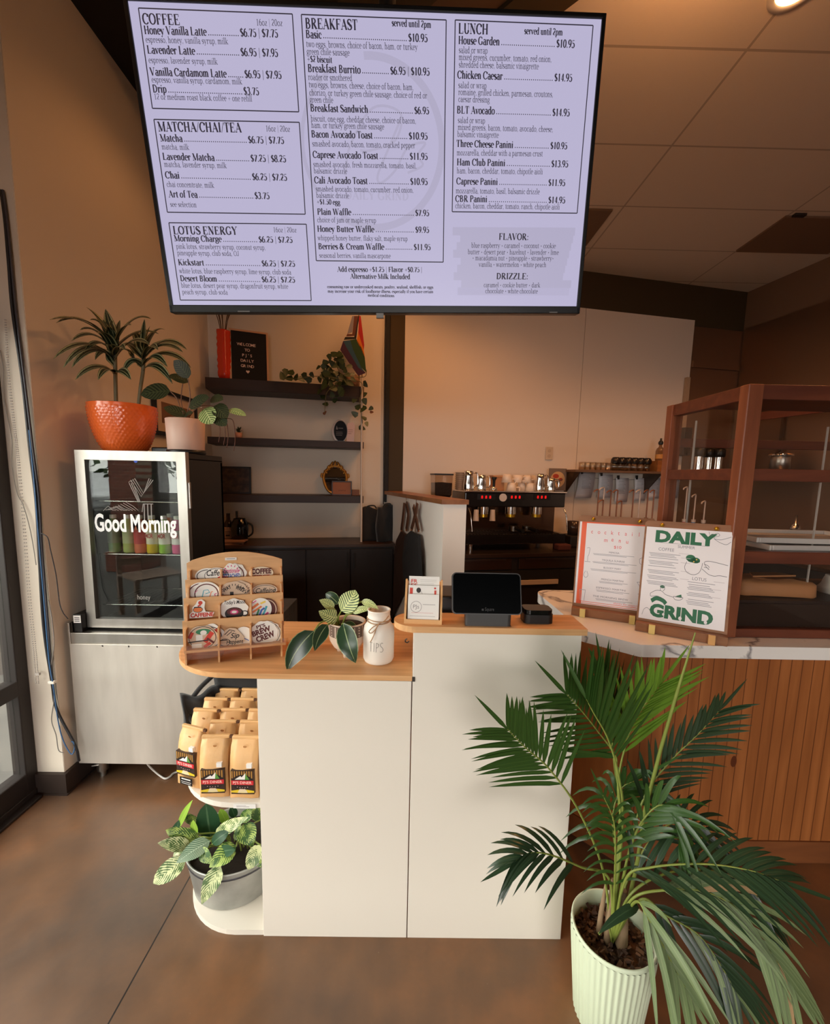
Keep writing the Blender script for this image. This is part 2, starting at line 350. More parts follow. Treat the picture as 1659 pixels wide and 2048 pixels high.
def sans(txt, h, width=None, fat=0.0, slant=0.0):
    k = (txt, fat, slant)
    if k not in _tc:
        cu = bpy.data.curves.new('t', 'FONT'); cu.body = txt; cu.size = 1; cu.offset = fat; cu.shear = slant; cu.resolution_u = 3
        ob = bpy.data.objects.new('t', cu); COL.objects.link(ob)
        dg = bpy.context.evaluated_depsgraph_get(); ev = ob.evaluated_get(dg); me = ev.to_mesh()
        vs = [(v.co.x, v.co.y) for v in me.vertices]; fs = [tuple(p.vertices) for p in me.polygons]
        ev.to_mesh_clear(); bpy.data.objects.remove(ob); bpy.data.curves.remove(cu)
        _tc[k] = (vs, fs)
    vs, fs = _tc[k]
    if not vs: return [], 0
    x0 = min(v[0] for v in vs); x1 = max(v[0] for v in vs); y1 = .72
    sx = width/(x1-x0) if width else h/y1
    return [([((a-x0)*sx, b*h/y1) for a, b in vs], fs)], (x1-x0)*sx
def shift(polys, dx, dy, ang=0.0):
    c, s = math.cos(ang), math.sin(ang)
    return [([(a*c-b*s+dx, a*s+b*c+dy) for a, b in vs], fs) for vs, fs in polys]
def disc(cx, cy, rx, ry=None, n=24): ry = rx if ry is None else ry; return [(arc(cx, cy, rx, ry, 0, 360-360/n, n-1), [tuple(range(n))])]
def ring(cx, cy, rx, ry, w, a0=0, a1=360, n=32):
    o = arc(cx, cy, rx, ry, a0, a1, n); i = arc(cx, cy, rx-w, ry-w, a0, a1, n)
    return [(o+i, [(k, k+1, n+2+k, n+1+k) for k in range(n)])]
def rectp(x0, x1, y0, y1): return [([(x0, y0), (x1, y0), (x1, y1), (x0, y1)], [(0, 1, 2, 3)])]
def stroke(pts, w):
    n = len(pts); vs = []
    for i in range(n):
        a = pts[max(i-1, 0)]; b = pts[min(i+1, n-1)]; dx, dy = b[0]-a[0], b[1]-a[1]; l = math.hypot(dx, dy) or 1
        vs += [(pts[i][0]-dy/l*w/2, pts[i][1]+dx/l*w/2), (pts[i][0]+dy/l*w/2, pts[i][1]-dx/l*w/2)]
    return [(vs, [(2*i, 2*i+1, 2*i+3, 2*i+2) for i in range(n-1)])]
def rrect(x0, x1, y0, y1, r, n=6):
    return arc(x1-r, y1-r, r, r, 0, 90, n)+arc(x0+r, y1-r, r, r, 90, 180, n)+arc(x0+r, y0+r, r, r, 180, 270, n)+arc(x1-r, y0+r, r, r, 270, 360, n)
def poly(*pts): return [(list(pts), [tuple(range(len(pts)))])]
# ================================================================== materials shared around the room
M_PAINT = mat('cream_paint', (222, 210, 194), .75, bump=(60, .06))
M_OLIVE = mat('olive_paint', (62, 48, 24), .7)
M_FRP = mat('white_wall_panel', (226, 214, 202), .45, bump=(90, .05))
M_STEEL = mat('brushed_steel', (196, 192, 186), .34, 1.0, bump=(30, .05, (1, 1, 40)), var=(9, (168, 162, 154), (1, 1, .25)))
M_STEELD = mat('dark_steel', (120, 112, 104), .3, 1.0)
M_CHROME = mat('chrome', (225, 222, 218), .12, 1.0)
M_BLACK = mat('black_plastic', (16, 16, 17), .38)
M_BLACKM = mat('black_matte', (14, 13, 13), .7)
M_WHITE = mat('white_laminate', (232, 224, 212), .42)
M_WHITEP = mat('white_paper', (240, 236, 232), .8)
M_BRONZE = mat('dark_bronze_frame', (46, 40, 38), .45, .3)
M_RUBBER = mat('brown_rubber_base', (52, 40, 34), .55)
M_DARKWOOD = wood('espresso_wood', (32, 16, 11), (46, 25, 16), 2.5, (1, 10, 10), .55)
M_CABINET = mat('black_brown_laminate', (26, 16, 13), .5)
# ------------------------------------------------------------------ floor
mf = mat('stained_concrete', (112, 80, 57), .33, spec=.5)
def _floor(m):
    nt = m.node_tree; N = nt.nodes; L = nt.links; p = N['Principled BSDF']
    tc = N.new('ShaderNodeTexCoord')
    n1 = N.new('ShaderNodeTexNoise'); n1.inputs['Scale'].default_value = 1.1; n1.inputs['Detail'].default_value = 7; n1.inputs['Roughness'].default_value = .6
    n2 = N.new('ShaderNodeTexNoise'); n2.inputs['Scale'].default_value = 9; n2.inputs['Detail'].default_value = 8
    n3 = N.new('ShaderNodeTexNoise'); n3.inputs['Scale'].default_value = 160; n3.inputs['Detail'].default_value = 2
    for n in (n1, n2, n3): L.new(tc.outputs['Object'], n.inputs['Vector'])
    r = N.new('ShaderNodeValToRGB'); e = r.color_ramp.elements
    e[0].position = .36; e[0].color = rgb(88, 70, 58); e[1].position = .66; e[1].color = rgb(142, 94, 58); x = e.new(.5); x.color = rgb(112, 81, 58)
    L.new(n1.outputs['Fac'], r.inputs[0])
    mx = N.new('ShaderNodeMix'); mx.data_type = 'RGBA'; mx.blend_type = 'OVERLAY'; mx.inputs[0].default_value = .25
    L.new(r.outputs[0], mx.inputs[6]); L.new(n2.outputs['Fac'], mx.inputs[7])
    # pale specks and the sawn joint
    gt = N.new('ShaderNodeMath'); gt.operation = 'GREATER_THAN'; gt.inputs[1].default_value = .78; L.new(n3.outputs['Fac'], gt.inputs[0])
    m2 = N.new('ShaderNodeMix'); m2.data_type = 'RGBA'; m2.inputs[7].default_value = rgb(150, 128, 106)
    L.new(gt.outputs[0], m2.inputs[0]); L.new(mx.outputs[2], m2.inputs[6])
    sp = N.new('ShaderNodeSeparateXYZ'); L.new(tc.outputs['Object'], sp.inputs[0])
    a = N.new('ShaderNodeMath'); a.operation = 'ADD'; a.inputs[1].default_value = .80; L.new(sp.outputs[0], a.inputs[0])
    b = N.new('ShaderNodeMath'); b.operation = 'ABSOLUTE'; L.new(a.outputs[0], b.inputs[0])
    c = N.new('ShaderNodeMath'); c.operation = 'LESS_THAN'; c.inputs[1].default_value = .0024; L.new(b.outputs[0], c.inputs[0])
    m3 = N.new('ShaderNodeMix'); m3.data_type = 'RGBA'; m3.inputs[7].default_value = rgb(24, 17, 13)
    L.new(c.outputs[0], m3.inputs[0]); L.new(m2.outputs[2], m3.inputs[6]); L.new(m3.outputs[2], p.inputs['Base Color'])
    rr = N.new('ShaderNodeMapRange'); rr.inputs[3].default_value = .24; rr.inputs[4].default_value = .46
    L.new(n2.outputs['Fac'], rr.inputs[0]); L.new(rr.outputs[0], p.inputs['Roughness'])
    bp = N.new('ShaderNodeBump'); bp.inputs['Strength'].default_value = .12; bp.inputs['Distance'].default_value = .004
    L.new(n2.outputs['Fac'], bp.inputs['Height']); L.new(bp.outputs[0], p.inputs['Normal'])
_floor(mf)
RC = C0+BD*4.93                                            # right rear corner of the room
RF = RC-BN*10.7                                             # right front corner
b = MB(); b.prism([(-1.9, -6.1), (RF.x+.3, -6.1), (RC.x+.4, RC.y+.3), (-1.9, 3.9)], -.1, 0)
struct('floor', b, mf)
# ------------------------------------------------------------------ walls
def wallbox(b, s0, s1, z0, z1, m, t=.12, off=0):
    P = [BW(s0, off, 0), BW(s1, off, 0), BW(s1, off-t, 0), BW(s0, off-t, 0)]
    b.prism([(p.x, p.y) for p in P], z0, z1, m)
b = MB(); wallbox(b, -.15, 1.394, 0, 3.75, 0); wallbox(b, 1.394, 5.05, 0, 3.75, 1)
struct('wall_back', b, [M_PAINT, M_OLIVE])
b = MB(); wallbox(b, 1.535, 3.19, .85, 3.035, 0, .006, .006); wallbox(b, 3.194, 4.352, .85, 3.035, 0, .006, .006)
struct('wall_panel_white', b, M_FRP)
b = MB(); wallbox(b, 4.356, 4.926, .85, 2.98, 0, .006, .006); wallbox(b, 4.36, 4.90, 2.60, 2.66, 0, .035, .03)
struct('wall_panel_steel', b, mat('wall_steel', (150, 122, 100), .38, .85))
b = MB(); b.box(-1.71, -1.59, 1.836, 3.5, 0, 3.75)
struct('wall_left', b, M_PAINT)
b = MB(); P = [RC, RC+BN*.12, RC+BN*.12+BD*.12, RC-BN*10.7+BD*.12, RC-BN*10.7]
b.prism([(p.x, p.y) for p in P[0:1]+P[2:]], 0, 3.75); struct('wall_right', b, mat('kitchen_wall', (120, 96, 78), .5))
b = MB()
for k in range(5):
    q = RC-BN*(.02+1.2*k); q2 = RC-BN*(1.2*k+1.19)
    b.prism([(p.x, p.y) for p in (q, q2, q2-BD*.006, q-BD*.006)], .9, 3.0)
struct('wall_panel_kitchen', b, mat('wall_steel2', (135, 108, 88), .4, .8))
# pier next to the window, its face towards the room
b = MB(); b.box(-1.80, -1.592, 1.834, 1.96, 0, 3.75); struct('wall_pier', b, M_PAINT)
b = MB(); b.box(-1.775, -1.572, 1.816, 1.834, 0, .10); b.box(-1.59, -1.574, 1.834, 3.42, 0, .10)
b.box(-1.775, -1.565, 1.808, 1.816, 0, .006); b.box(-1.574, -1.565, 1.816, 3.42, 0, .006)
struct('baseboard_left', b, M_RUBBER)
# ------------------------------------------------------------------ window wall on the left, and the window added behind for its light
def window_frame(name, posts, rails, mats, X=-1.742, d=.03):
    b = MB()
    for y0, y1 in posts: b.box(X-d, X+d, y0, y1, .02, 2.14)
    for z0, z1 in rails: b.box(X-d*.98, X+d*.98, posts[0][0], posts[-1][1], z0, z1)
    struct(name, b, mats, bevel=.004)
window_frame('window_1', [(-4.1, -4.02), (-2.7, -2.62), (-1.2, -1.12), (.28, .36), (1.775, 1.833)], [(.03, .13), (.50, .57), (2.06, 2.14)], M_BRONZE)
b = MB(); b.box(-1.80, -1.705, -4.1, 1.815, 0, .035); b.box(-1.705, -1.67, -4.1, 1.80, .0, .012)
struct('window_sill', b, M_BRONZE, bevel=.003)
GLZ = glass_mat('window_glass', (235, 238, 235), .03)
b = MB()
for y0, y1 in ((-4.02, -2.7), (-2.62, -1.2), (-1.12, .28), (.36, 1.775)): b.box(-1.742, -1.736, y0, y1, .10, 2.08)
struct('window_glass', b, GLZ)
b = MB(); b.box(-1.90, -1.79, -4.1, 1.836, 2.14, 3.75); b.box(-1.90, -1.70, -6.1, -4.1, 0, 3.75); struct('wall_left_header', b, M_PAINT)
mfw = mat('back_of_room', (150, 120, 96), .7)
b = MB(); b.box(-1.9, -.5, -6.15, -6.0, 0, 3.75); b.box(2.5, RF.x+.3, -6.15, -6.0, 0, 3.75); b.box(-.5, 2.5, -6.15, -6.0, 2.2, 3.75); b.box(-.5, 2.5, -6.15, -6.0, 0, .1); struct('wall_front', b, mfw)
b = MB()
for x in (-.5, .97, 2.44): b.box(x, x+.06, -6.12, -6.04, .1, 2.2)
struct('added_window', b, M_BRONZE)  # posts of the opening added to throw daylight on the counter fronts
# ------------------------------------------------------------------ ceilings
dA = Vector((-1.115, 3.525, 0)); dB = Vector((3.45, -.85, 0)); dd = (dB-dA).normalized(); dn = Vector((-dd.y, dd.x, 0))
if dn.x > 0: dn = -dn
mt = mat('ceiling_tile', (214, 202, 188), .8)
def _tile(m):
    nt = m.node_tree; N = nt.nodes; L = nt.links; p = N['Principled BSDF']
    tc = N.new('ShaderNodeTexCoord'); sp = N.new('ShaderNodeSeparateXYZ'); L.new(tc.outputs['Object'], sp.inputs[0])
    def line(src, per, off):
        a = N.new('ShaderNodeMath'); a.operation = 'ADD'; a.inputs[1].default_value = off; L.new(src, a.inputs[0])
        f = N.new('ShaderNodeMath'); f.operation = 'PINGPONG'; f.inputs[1].default_value = per/2; L.new(a.outputs[0], f.inputs[0])
        g = N.new('ShaderNodeMath'); g.operation = 'LESS_THAN'; g.inputs[1].default_value = .006; L.new(f.outputs[0], g.inputs[0]); return g.outputs[0]
    mx = N.new('ShaderNodeMath'); mx.operation = 'MAXIMUM'
    L.new(line(sp.outputs[0], 1.17, 1.17*2-1.405), mx.inputs[0]); L.new(line(sp.outputs[1], .535, .535*6-2.06), mx.inputs[1])
    m1 = N.new('ShaderNodeMix'); m1.data_type = 'RGBA'; m1.inputs[6].default_value = rgb(214, 202, 188); m1.inputs[7].default_value = rgb(172, 160, 148)
    L.new(mx.outputs[0], m1.inputs[0]); L.new(m1.outputs[2], p.inputs['Base Color'])
    n = N.new('ShaderNodeTexNoise'); n.inputs['Scale'].default_value = 120; L.new(tc.outputs['Object'], n.inputs['Vector'])
    ad = N.new('ShaderNodeMath'); ad.operation = 'MULTIPLY_ADD'; ad.inputs[1].default_value = .12; L.new(n.outputs['Fac'], ad.inputs[0]); L.new(mx.outputs[0], ad.inputs[2])
    bp = N.new('ShaderNodeBump'); bp.inputs['Strength'].default_value = .35; bp.inputs['Distance'].default_value = .006
    L.new(ad.outputs[0], bp.inputs['Height']); L.new(bp.outputs[0], p.inputs['Normal'])
_tile(mt)
RD = RC-BN*5.3
b = MB(); b.prism([(dA.x, dA.y), (dB.x, dB.y), (RD.x+.1, RD.y), (RC.x+.1, RC.y+.05)], 3.35, 3.42); struct('ceiling', b, mt)
def strip(name, o0, o1, z0, z1, m):
    P = [dA+dn*o0-dd*.3, dB+dn*o0+dd*2, dB+dn*o1+dd*2, dA+dn*o1-dd*.3]
    b = MB(); b.prism([(p.x, p.y) for p in P], z0, z1); struct(name, b, m)
strip('trim_1', .002, .17, 3.335, 3.62, M_OLIVE)
strip('trim_2', .172, .36, 3.352, 3.62, mat('brown_soffit', (96, 70, 48), .7))
strip('trim_3', .362, .62, 3.345, 3.62, M_OLIVE)
b = MB(); b.box(-1.9, RF.x+.3, -6.15, 4.6, 3.61, 3.7); struct('ceiling_black', b, mat('black_ceiling', (20, 15, 12), .8))
# ------------------------------------------------------------------ outside: pavement, brick pier, a street tree, a parked car (seen in the fridge glass)
b = MB(); b.box(-26, -1.91, -26, 12, -.14, -.02); b.box(-1.91, 20, -26, -6.16, -.14, -.02); struct('street_pavement', b, mat('pavement', (84, 80, 76), .85, var=(2, (66, 64, 62))))
mbk = mat('brick', (120, 66, 52), .85)
nt = mbk.node_tree; bk = nt.nodes.new('ShaderNodeTexBrick'); bk.inputs['Scale'].default_value = 5; bk.inputs['Color1'].default_value = rgb(150, 80, 62); bk.inputs['Color2'].default_value = rgb(124, 66, 54); bk.inputs['Mortar'].default_value = rgb(160, 138, 124)
tcb = nt.nodes.new('ShaderNodeTexCoord'); mpb = nt.nodes.new('ShaderNodeMapping'); mpb.inputs['Rotation'].default_value = (PI/2, 0, 0)
nt.links.new(tcb.outputs['Object'], mpb.inputs[0]); nt.links.new(mpb.outputs[0], bk.inputs[0]); nt.links.new(bk.outputs[0], nt.nodes['Principled BSDF'].inputs['Base Color'])
t = thing('brick_pillar', 'brick pillar of the arcade outside the window', 'pillar', (-4.3, -2.68, -.02)); b = MB(); b.box(-.2, .2, -.2, .2, 0, 4.2); b.build('shaft', mbk, t); b = MB(); b.box(-.26, .26, -.3, .3, 0, .3); b.build('base', mbk, t, bevel=.01)
t = thing('street_tree', 'street tree with a dark trunk outside the window', 'tree', (-6.4, -6.9, -.02)); b = MB(); b.tube(bez([(0, 0, 0), (.05, .02, 1.2), (-.05, 0, 2.2), (.1, .1, 3.4)], 5), [.22]*8+[.16]*8, 10); b.build('trunk', mat('bark', (62, 52, 44), .9), t)
b = MB(); rnd = random.Random(4)
for i in range(900):
    a = rnd.random()*6.28; q = rnd.random()**.5*2.0; z = 1.35+rnd.random()*3.2; p = Vector((q*math.cos(a), q*math.sin(a), z)); d = Vector((rnd.uniform(-1, 1), rnd.uniform(-1, 1), rnd.uniform(-1, .4)))*.28
    b.leaf(p, p+d, .16, n=(rnd.uniform(-1, 1), rnd.uniform(-1, 1), 1), steps=2)
b.build('crown', mat('tree_leaf', (66, 88, 44), .6), t)
t = thing('car', 'pale parked car outside the window', 'car', (-10.2, -10.9, -.02), .9); side = [(-2.1, .35), (2.1, .35), (2.15, .75), (1.3, .92), (.7, 1.42), (-.9, 1.45), (-1.7, .98), (-2.15, .85)]
b = MB(); b.prism(side, -.85, .85, 0, RX(PI/2)); b.build('car_body', mat('silver_paint', (214, 216, 220), .25, .3), t, bevel=.08, seg=3); b = MB(); b.prism([(-1.35, .98), (.95, .98), (.58, 1.36), (-.82, 1.38)], -.87, .87, 0, RX(PI/2)); b.build('side_window', mat('car_glass', (30, 36, 42), .1), t)
for x in (-1.35, 1.35):
    for y in (-.82, .82): b = MB(); b.cyl(.34, -.11, .11, 24, 0, T(x, y, .34) @ RX(PI/2)); w_ = b.build('wheel', M_BLACKM, t); b = MB(); b.cyl(.2, -.115, .115, 16, 0, T(x, y, .34) @ RX(PI/2)); b.build('hub', M_STEELD, w_)
t = thing('patio_chair', 'slatted wooden patio chair outside the window', 'chair', (-2.75, -.55, -.02), 2.2); mpc = mat('weathered_wood', (150, 124, 108), .7)
b = MB()
for q in range(5): b.box(-.24, .24, -.22+q*.09, -.15+q*.09, .42, .44)
b.build('seat', mpc, t); b = MB()
for q in range(4): b.box(-.24, .24, .22, .24, .52+q*.1, .59+q*.1)
b.build('backrest', mpc, t)
for x in (-.22, .22):
    for y, h in ((-.2, .42), (.22, .95)): b = MB(); b.box(x-.02, x+.02, y-.02, y+.02, 0, h); b.build('leg', mpc, t)
b = MB(); b.box(-9.0, -2.6, 3.0, 3.4, -.02, 4.2); struct('added_dark_wall', b, mat('dark_backing', (70, 62, 58), .85))  # dark slab added outside to darken the view through the glass
# ================================================================== the television menu board
_q = [(255.6, 1.0), (1203.5, 38), (1152, 613), (345.6, 610)]
TVW = 1.21; TVC = Vector((-.118, 1.298, 2.345))
tx = Vector((.9983, .0471, .0366)).normalized(); ty = Vector((-.0268, -.157, .987)); ty = (ty-tx*ty.dot(tx)).normalized(); tz = tx.cross(ty)
TVM = Matrix((tx, ty, tz)).transposed().to_4x4(); TVM.translation = TVC
tv = thing('television', 'large wall television showing the cafe menu, tilted down above the white counter', 'television', TVC, rot=tuple(TVM.to_euler()))
hw, hh = TVW/2, .686/2
b = MB(); b.box(-hw, hw, -hh, hh, -.008, -.002); b.build('screen', mat('lit_screen', (20, 20, 24), .3, emit=((188, 182, 212), .96)), tv)
b = MB(); bz = .011
b.box(-hw-bz, -hw, -hh-bz*1.9, hh+bz, -.03, .003); b.box(hw, hw+bz, -hh-bz*1.9, hh+bz, -.03, .003)
b.box(-hw-bz, hw+bz, hh, hh+bz, -.03, .003); b.box(-hw-bz, hw+bz, -hh-bz*1.9, -hh, -.03, .003); b.box(-hw-bz, hw+bz, -hh-bz, hh+bz, -.04, -.03)
b.build('bezel', M_BLACK, tv, bevel=.002)
b = MB(); b.box(-.3, .3, -.2, .24, -.075, -.04); b.box(-.2, -.14, -.28, .4, -.10, -.075); b.box(.14, .2, -.28, .4, -.10, -.075)
b.build('mount', M_BLACKM, tv)
b = MB()
b.tube([TVM.inverted() @ Vector(p) for p in ((-.1, 1.42, 2.45), (-.1, 1.42, 3.61))], .025, 12); b.build('ceiling_pole', M_BLACKM, tv)
for x0, x1, z0, z1 in ((-.42, -.385, -.019, -.016), (.52, .545, -.019, -.016)):
    b = MB(); b.box(x0, x1, -hh+z0, -hh+z1, .0028, .0035); b.build('badge', mat('grey_logo', (130, 128, 126), .4), tv)
b = MB(); b.box(-.011, .011, -hh-.034, -hh-.021, -.012, .004); b.build('sensor_window', mat('grey_logo', (130, 128, 126), .4), tv)
def tvuv(px, py):
    p = onp(px, py, TVC, tz)-TVC; return p.dot(tx), p.dot(ty)
MT = MB(); ML = MB(); MW = MB()
O0 = (0, 0, 0); XX = (1, 0, 0); YY = (0, 1, 0)
def tline(mb, x0, y0, x1, y1, txt, hpx, bold, m=0, z=-.0015):
    """a line of menu text from its left end to its right end on the baseline"""
    u0, v0 = tvuv(x0, y0); u1, v1 = tvuv(x1, y1)
    pl, w = serif(txt, hpx, bold, math.hypot(u1-u0, v1-v0)); an = math.atan2(v1-v0, u1-u0)
    mb.poly2(shift(pl, u0, v0, an), (0, 0, z), XX, YY, m)
PX = .00131
def title(x0, y0, x1, t, h=15, sl=.028): tline(MT, x0, y0, x1, y0+(x1-x0)*sl, t, h*PX, True)
def item(x0, y0, xn, t, xp, x1, price, h=12.5, sl=.026):
    tline(MT, x0, y0, xn, y0+(xn-x0)*sl, t, h*PX, True)
    ya = y0+(xn-x0)*sl; yb = y0+(xp-x0)*sl
    u0, v0 = tvuv(xn+2, ya); u1, v1 = tvuv(xp-2, yb); n = max(3, int((xp-xn)/4.2))
    for i in range(n):
        f = (i+.5)/n; MT.poly2(disc(u0+(u1-u0)*f, v0+(v1-v0)*f+.0016, .0014, n=6), (0, 0, -.0015), XX, YY)
    tline(MT, xp, yb, x1, y0+(x1-x0)*sl, price, h*PX, True)
def small(x0, y0, x1, t, h=9.5, sl=.022): tline(ML, x0, y0, x1, y0+(x1-x0)*sl, t, h*PX, False)
def frame(pts, w=.0026):
    q = [tvuv(*p) for p in pts]
    for i in range(4): 
        a, c = q[i], q[(i+1) % 4]; MT.poly2(stroke([a, c], w), (0, 0, -.0014), XX, YY)
frame([(276, 15), (584, 27), (597, 223), (304, 216)]); frame([(307, 238), (598, 244), (610, 428), (334, 424)]); frame([(337, 445), (612, 448), (622, 601), (360, 600)])
frame([(602, 28), (892, 39), (886, 524), (632, 521)]); frame([(910, 39), (1186, 50), (1154, 426), (904, 423)])
title(285, 47, 360, 'COFFEE', 16); small(512, 50, 565, '16oz | 20oz', 10)
item(288, 67, 413, 'Honey Vanilla Latte', 480, 556, '$6.75 | $7.75'); small(291, 84, 456, 'espresso, honey, vanilla syrup, milk')
item(294, 106, 390, 'Lavender Latte', 481, 556, '$6.95 | $7.95'); small(297, 125, 435, 'espresso, lavender syrup, milk')
item(300, 150, 453, 'Vanilla Cardamom Latte', 489, 563, '$6.95 | $7.95'); small(303, 164, 484, 'espresso, vanilla syrup, cardamom, milk')
item(305, 184, 333, 'Drip', 487, 518, '$3.75'); small(308, 198, 504, '12 oz medium roast black coffee + one refill')
title(316, 262, 483, 'MATCHA/CHAI/TEA', 16, .012); small(531, 262, 580, '16oz | 20oz', 10)
item(320, 282, 365, 'Matcha', 496, 568, '$6.75 | $7.75', 12, .02); small(323, 298, 378, 'matcha, milk')
item(325, 319, 429, 'Lavender Matcha', 501, 572, '$7.25 | $8.25', 12, .02); small(328, 333, 453, 'matcha, lavender syrup, milk')
item(330, 356, 359, 'Chai', 504, 574, '$6.25 | $7.25', 12, .02); small(333, 373, 428, 'chai concentrate, milk')
item(337, 394, 395, 'Art of Tea', 509, 539, '$3.75', 12, .018); small(340, 413, 393, 'see selection')
title(346, 468, 475, 'LOTUS ENERGY', 15, .008); small(546, 464, 593, '16oz | 20oz', 9.5, .01)
item(348, 482, 443, 'Morning Charge', 517, 585, '$6.25 | $7.25', 11.5, .014); small(352, 497, 531, 'pink lotus, strawberry syrup, coconut syrup,', 9.5, .014); small(354, 510, 478, 'pineapple syrup, club soda, OJ', 9.5, .014)
item(356, 530, 408, 'Kickstart', 523, 590, '$6.25 | $7.25', 11.5, .013); small(358, 546, 582, 'white lotus, blue raspberry syrup, lime syrup, club soda', 9.5, .012)
item(360, 562, 434, 'Desert Bloom', 523, 590, '$6.25 | $7.25', 11.5, .013); small(362, 575, 576, 'blue lotus, desert pear syrup, dragonfruit syrup, white', 9.5, .01); small(364, 588, 455, 'peach syrup, club soda', 9.5, .01)
title(610, 56, 715, 'BREAKFAST', 16, .03); tline(MT, 783, 51, 862, 55, 'served until 2pm', 10.5*PX, True)
item(611, 75, 643, 'Basic', 816, 855, '$10.95', 12.5, .034); small(612, 93, 835, 'two eggs, browns, choice of bacon, ham, or turkey', 10, .028); small(613, 108, 699, 'green chile sausage', 10, .028); tline(MT, 614, 123, 664, 125, '+$2 biscuit', 10*PX, True)
item(615, 143, 721, 'Breakfast Burrito', 780, 859, '$6.95 | $10.95', 12.5, .03); small(616, 159, 704, 'roader or smothered', 10, .026); small(617, 174, 827, 'two eggs, browns, cheese, choice of bacon, ham,', 10, .026)
small(618, 190, 854, 'chorizo, or turkey green chile sausage, choice of red or', 10, .026); small(619, 204, 666, 'green chile', 10, .026)
item(620, 222, 736, 'Breakfast Sandwich', 828, 858, '$6.95', 12, .024); small(621, 242, 832, 'biscuit, one egg, cheddar cheese, choice of bacon,', 10, .022); small(622, 255, 768, 'ham, or turkey green chile sausage', 10, .022)
item(622, 274, 745, 'Bacon Avocado Toast', 817, 855, '$10.95', 12, .02); small(624, 292, 830, 'smashed avocado, bacon, tomato, cracked pepper', 10, .018)
item(625, 315, 756, 'Caprese Avocado Toast', 819, 855, '$11.95', 12, .018); small(626, 333, 833, 'smashed avocado, fresh mozzarella, tomato, basil,', 9.5, .016); small(627, 346, 694, 'balsamic drizzle', 9.5, .016)
item(628, 366, 735, 'Cali Avocado Toast', 820, 855, '$10.95', 12, .015); small(631, 382, 827, 'smashed avocado, tomato, cucumber, red onion,', 9.5, .014); small(632, 395, 698, 'balsamic drizzle', 9.5, .014); tline(MT, 633, 408, 680, 409, '+$1.50 egg', 9.5*PX, True)
item(634, 429, 702, 'Plain Waffle', 830, 858, '$7.95', 11.5, .012); small(634, 444, 752, 'choice of jam or maple syrup', 9.5, .01)
item(634, 463, 748, 'Honey Butter Waffle', 830, 858, '$9.95', 11.5, .01); small(635, 480, 815, 'whipped honey butter, flaky salt, maple syrup', 9.5, .01)
item(636, 498, 768, 'Berries & Cream Waffle', 827, 861, '$11.95', 11.5, .008); small(638, 515, 781, 'seasonal berries, vanilla mascarpone', 9.5, .008)
tline(MT, 674, 543, 844, 544, 'Add espresso +$1.25 | Flavor +$0.75 |', 10*PX, True); tline(MT, 700, 557, 820, 558, 'Alternative Milk Included', 10*PX, True)
for x0, y0, x1, t in ((654, 576, 866, 'consuming raw or undercooked meats, poultry, seafood, shellfish, or eggs'), (655, 585, 866, 'may increase your risk of foodborne illness, especially if you have certain'), (735, 593, 788, 'medical conditions')):
    tline(MT, x0, y0, x1, y0+1, t, 6*PX, True)
title(916, 66, 976, 'LUNCH', 16, .03); tline(MT, 1048, 67, 1125, 70, 'served until 2pm', 10.5*PX, True)
item(916, 87, 999, 'House Garden', 1112, 1149, '$10.95', 12.5, .034)
for x0, y0, x1, t in ((917, 105, 975, 'salad or wrap'), (917, 119, 1103, 'mixed greens, cucumber, tomato, red onion,'), (917, 134, 1077, 'shredded cheese, balsamic vinaigrette'), (916, 175, 973, 'salad or wrap'), (916, 189, 1106, 'romaine, grilled chicken, parmesan, croutons,'), (916, 203, 979, 'caesar dressing'),
    (915, 245, 970, 'salad or wrap'), (915, 259, 1106, 'mixed greens, bacon, tomato, avocado, cheese,'), (914, 273, 997, 'balsamic vinaigrette'), (913, 310, 1085, 'mozzarella, cheddar with a parmesan crust'), (913, 346, 1085, 'ham, bacon, cheddar, tomato, chipotle aioli'), (911, 386, 1079, 'mozzarella, tomato, basil, balsamic drizzle'), (910, 416, 1119, 'chicken, bacon, cheddar, tomato, ranch, chipotle aioli')):
    small(x0, y0, x1, t, 10, .024 if y0 < 280 else .012)
item(914, 156, 1005, 'Chicken Caesar', 1108, 1144, '$14.95', 12.5, .028); item(913, 226, 989, 'BLT Avocado', 1104, 1139, '$14.95', 12.5, .026); item(912, 293, 1026, 'Three Cheese Panini', 1100, 1134, '$10.95', 12, .022)
item(913, 330, 1010, 'Ham Club Panini', 1102, 1136, '$13.95', 12, .018); item(912, 368, 995, 'Caprese Panini', 1096, 1130, '$11.95', 12, .016); item(910, 403, 974, 'CBR Panini', 1096, 1130, '$14.95', 12, .014)
title(997, 479, 1057, 'FLAVOR:', 12.5, .012); title(992, 558, 1056, 'DRIZZLE:', 12.5, .006)
for x0, y0, x1, t in ((942, 495, 1111, 'blue raspberry • caramel • coconut • cookie'), (935, 508, 1117, 'butter • desert pear • hazelnut • lavender • lime'), (944, 520, 1107, '• macadamia nut • pineapple • strawberry•'), (957, 533, 1092, 'vanilla • watermelon • white peach'), (967, 574, 1080, 'caramel • cookie butter • dark'), (970, 586, 1075, 'chocolate • white chocolate')):
    small(x0, y0, x1, t, 9.5, .006)
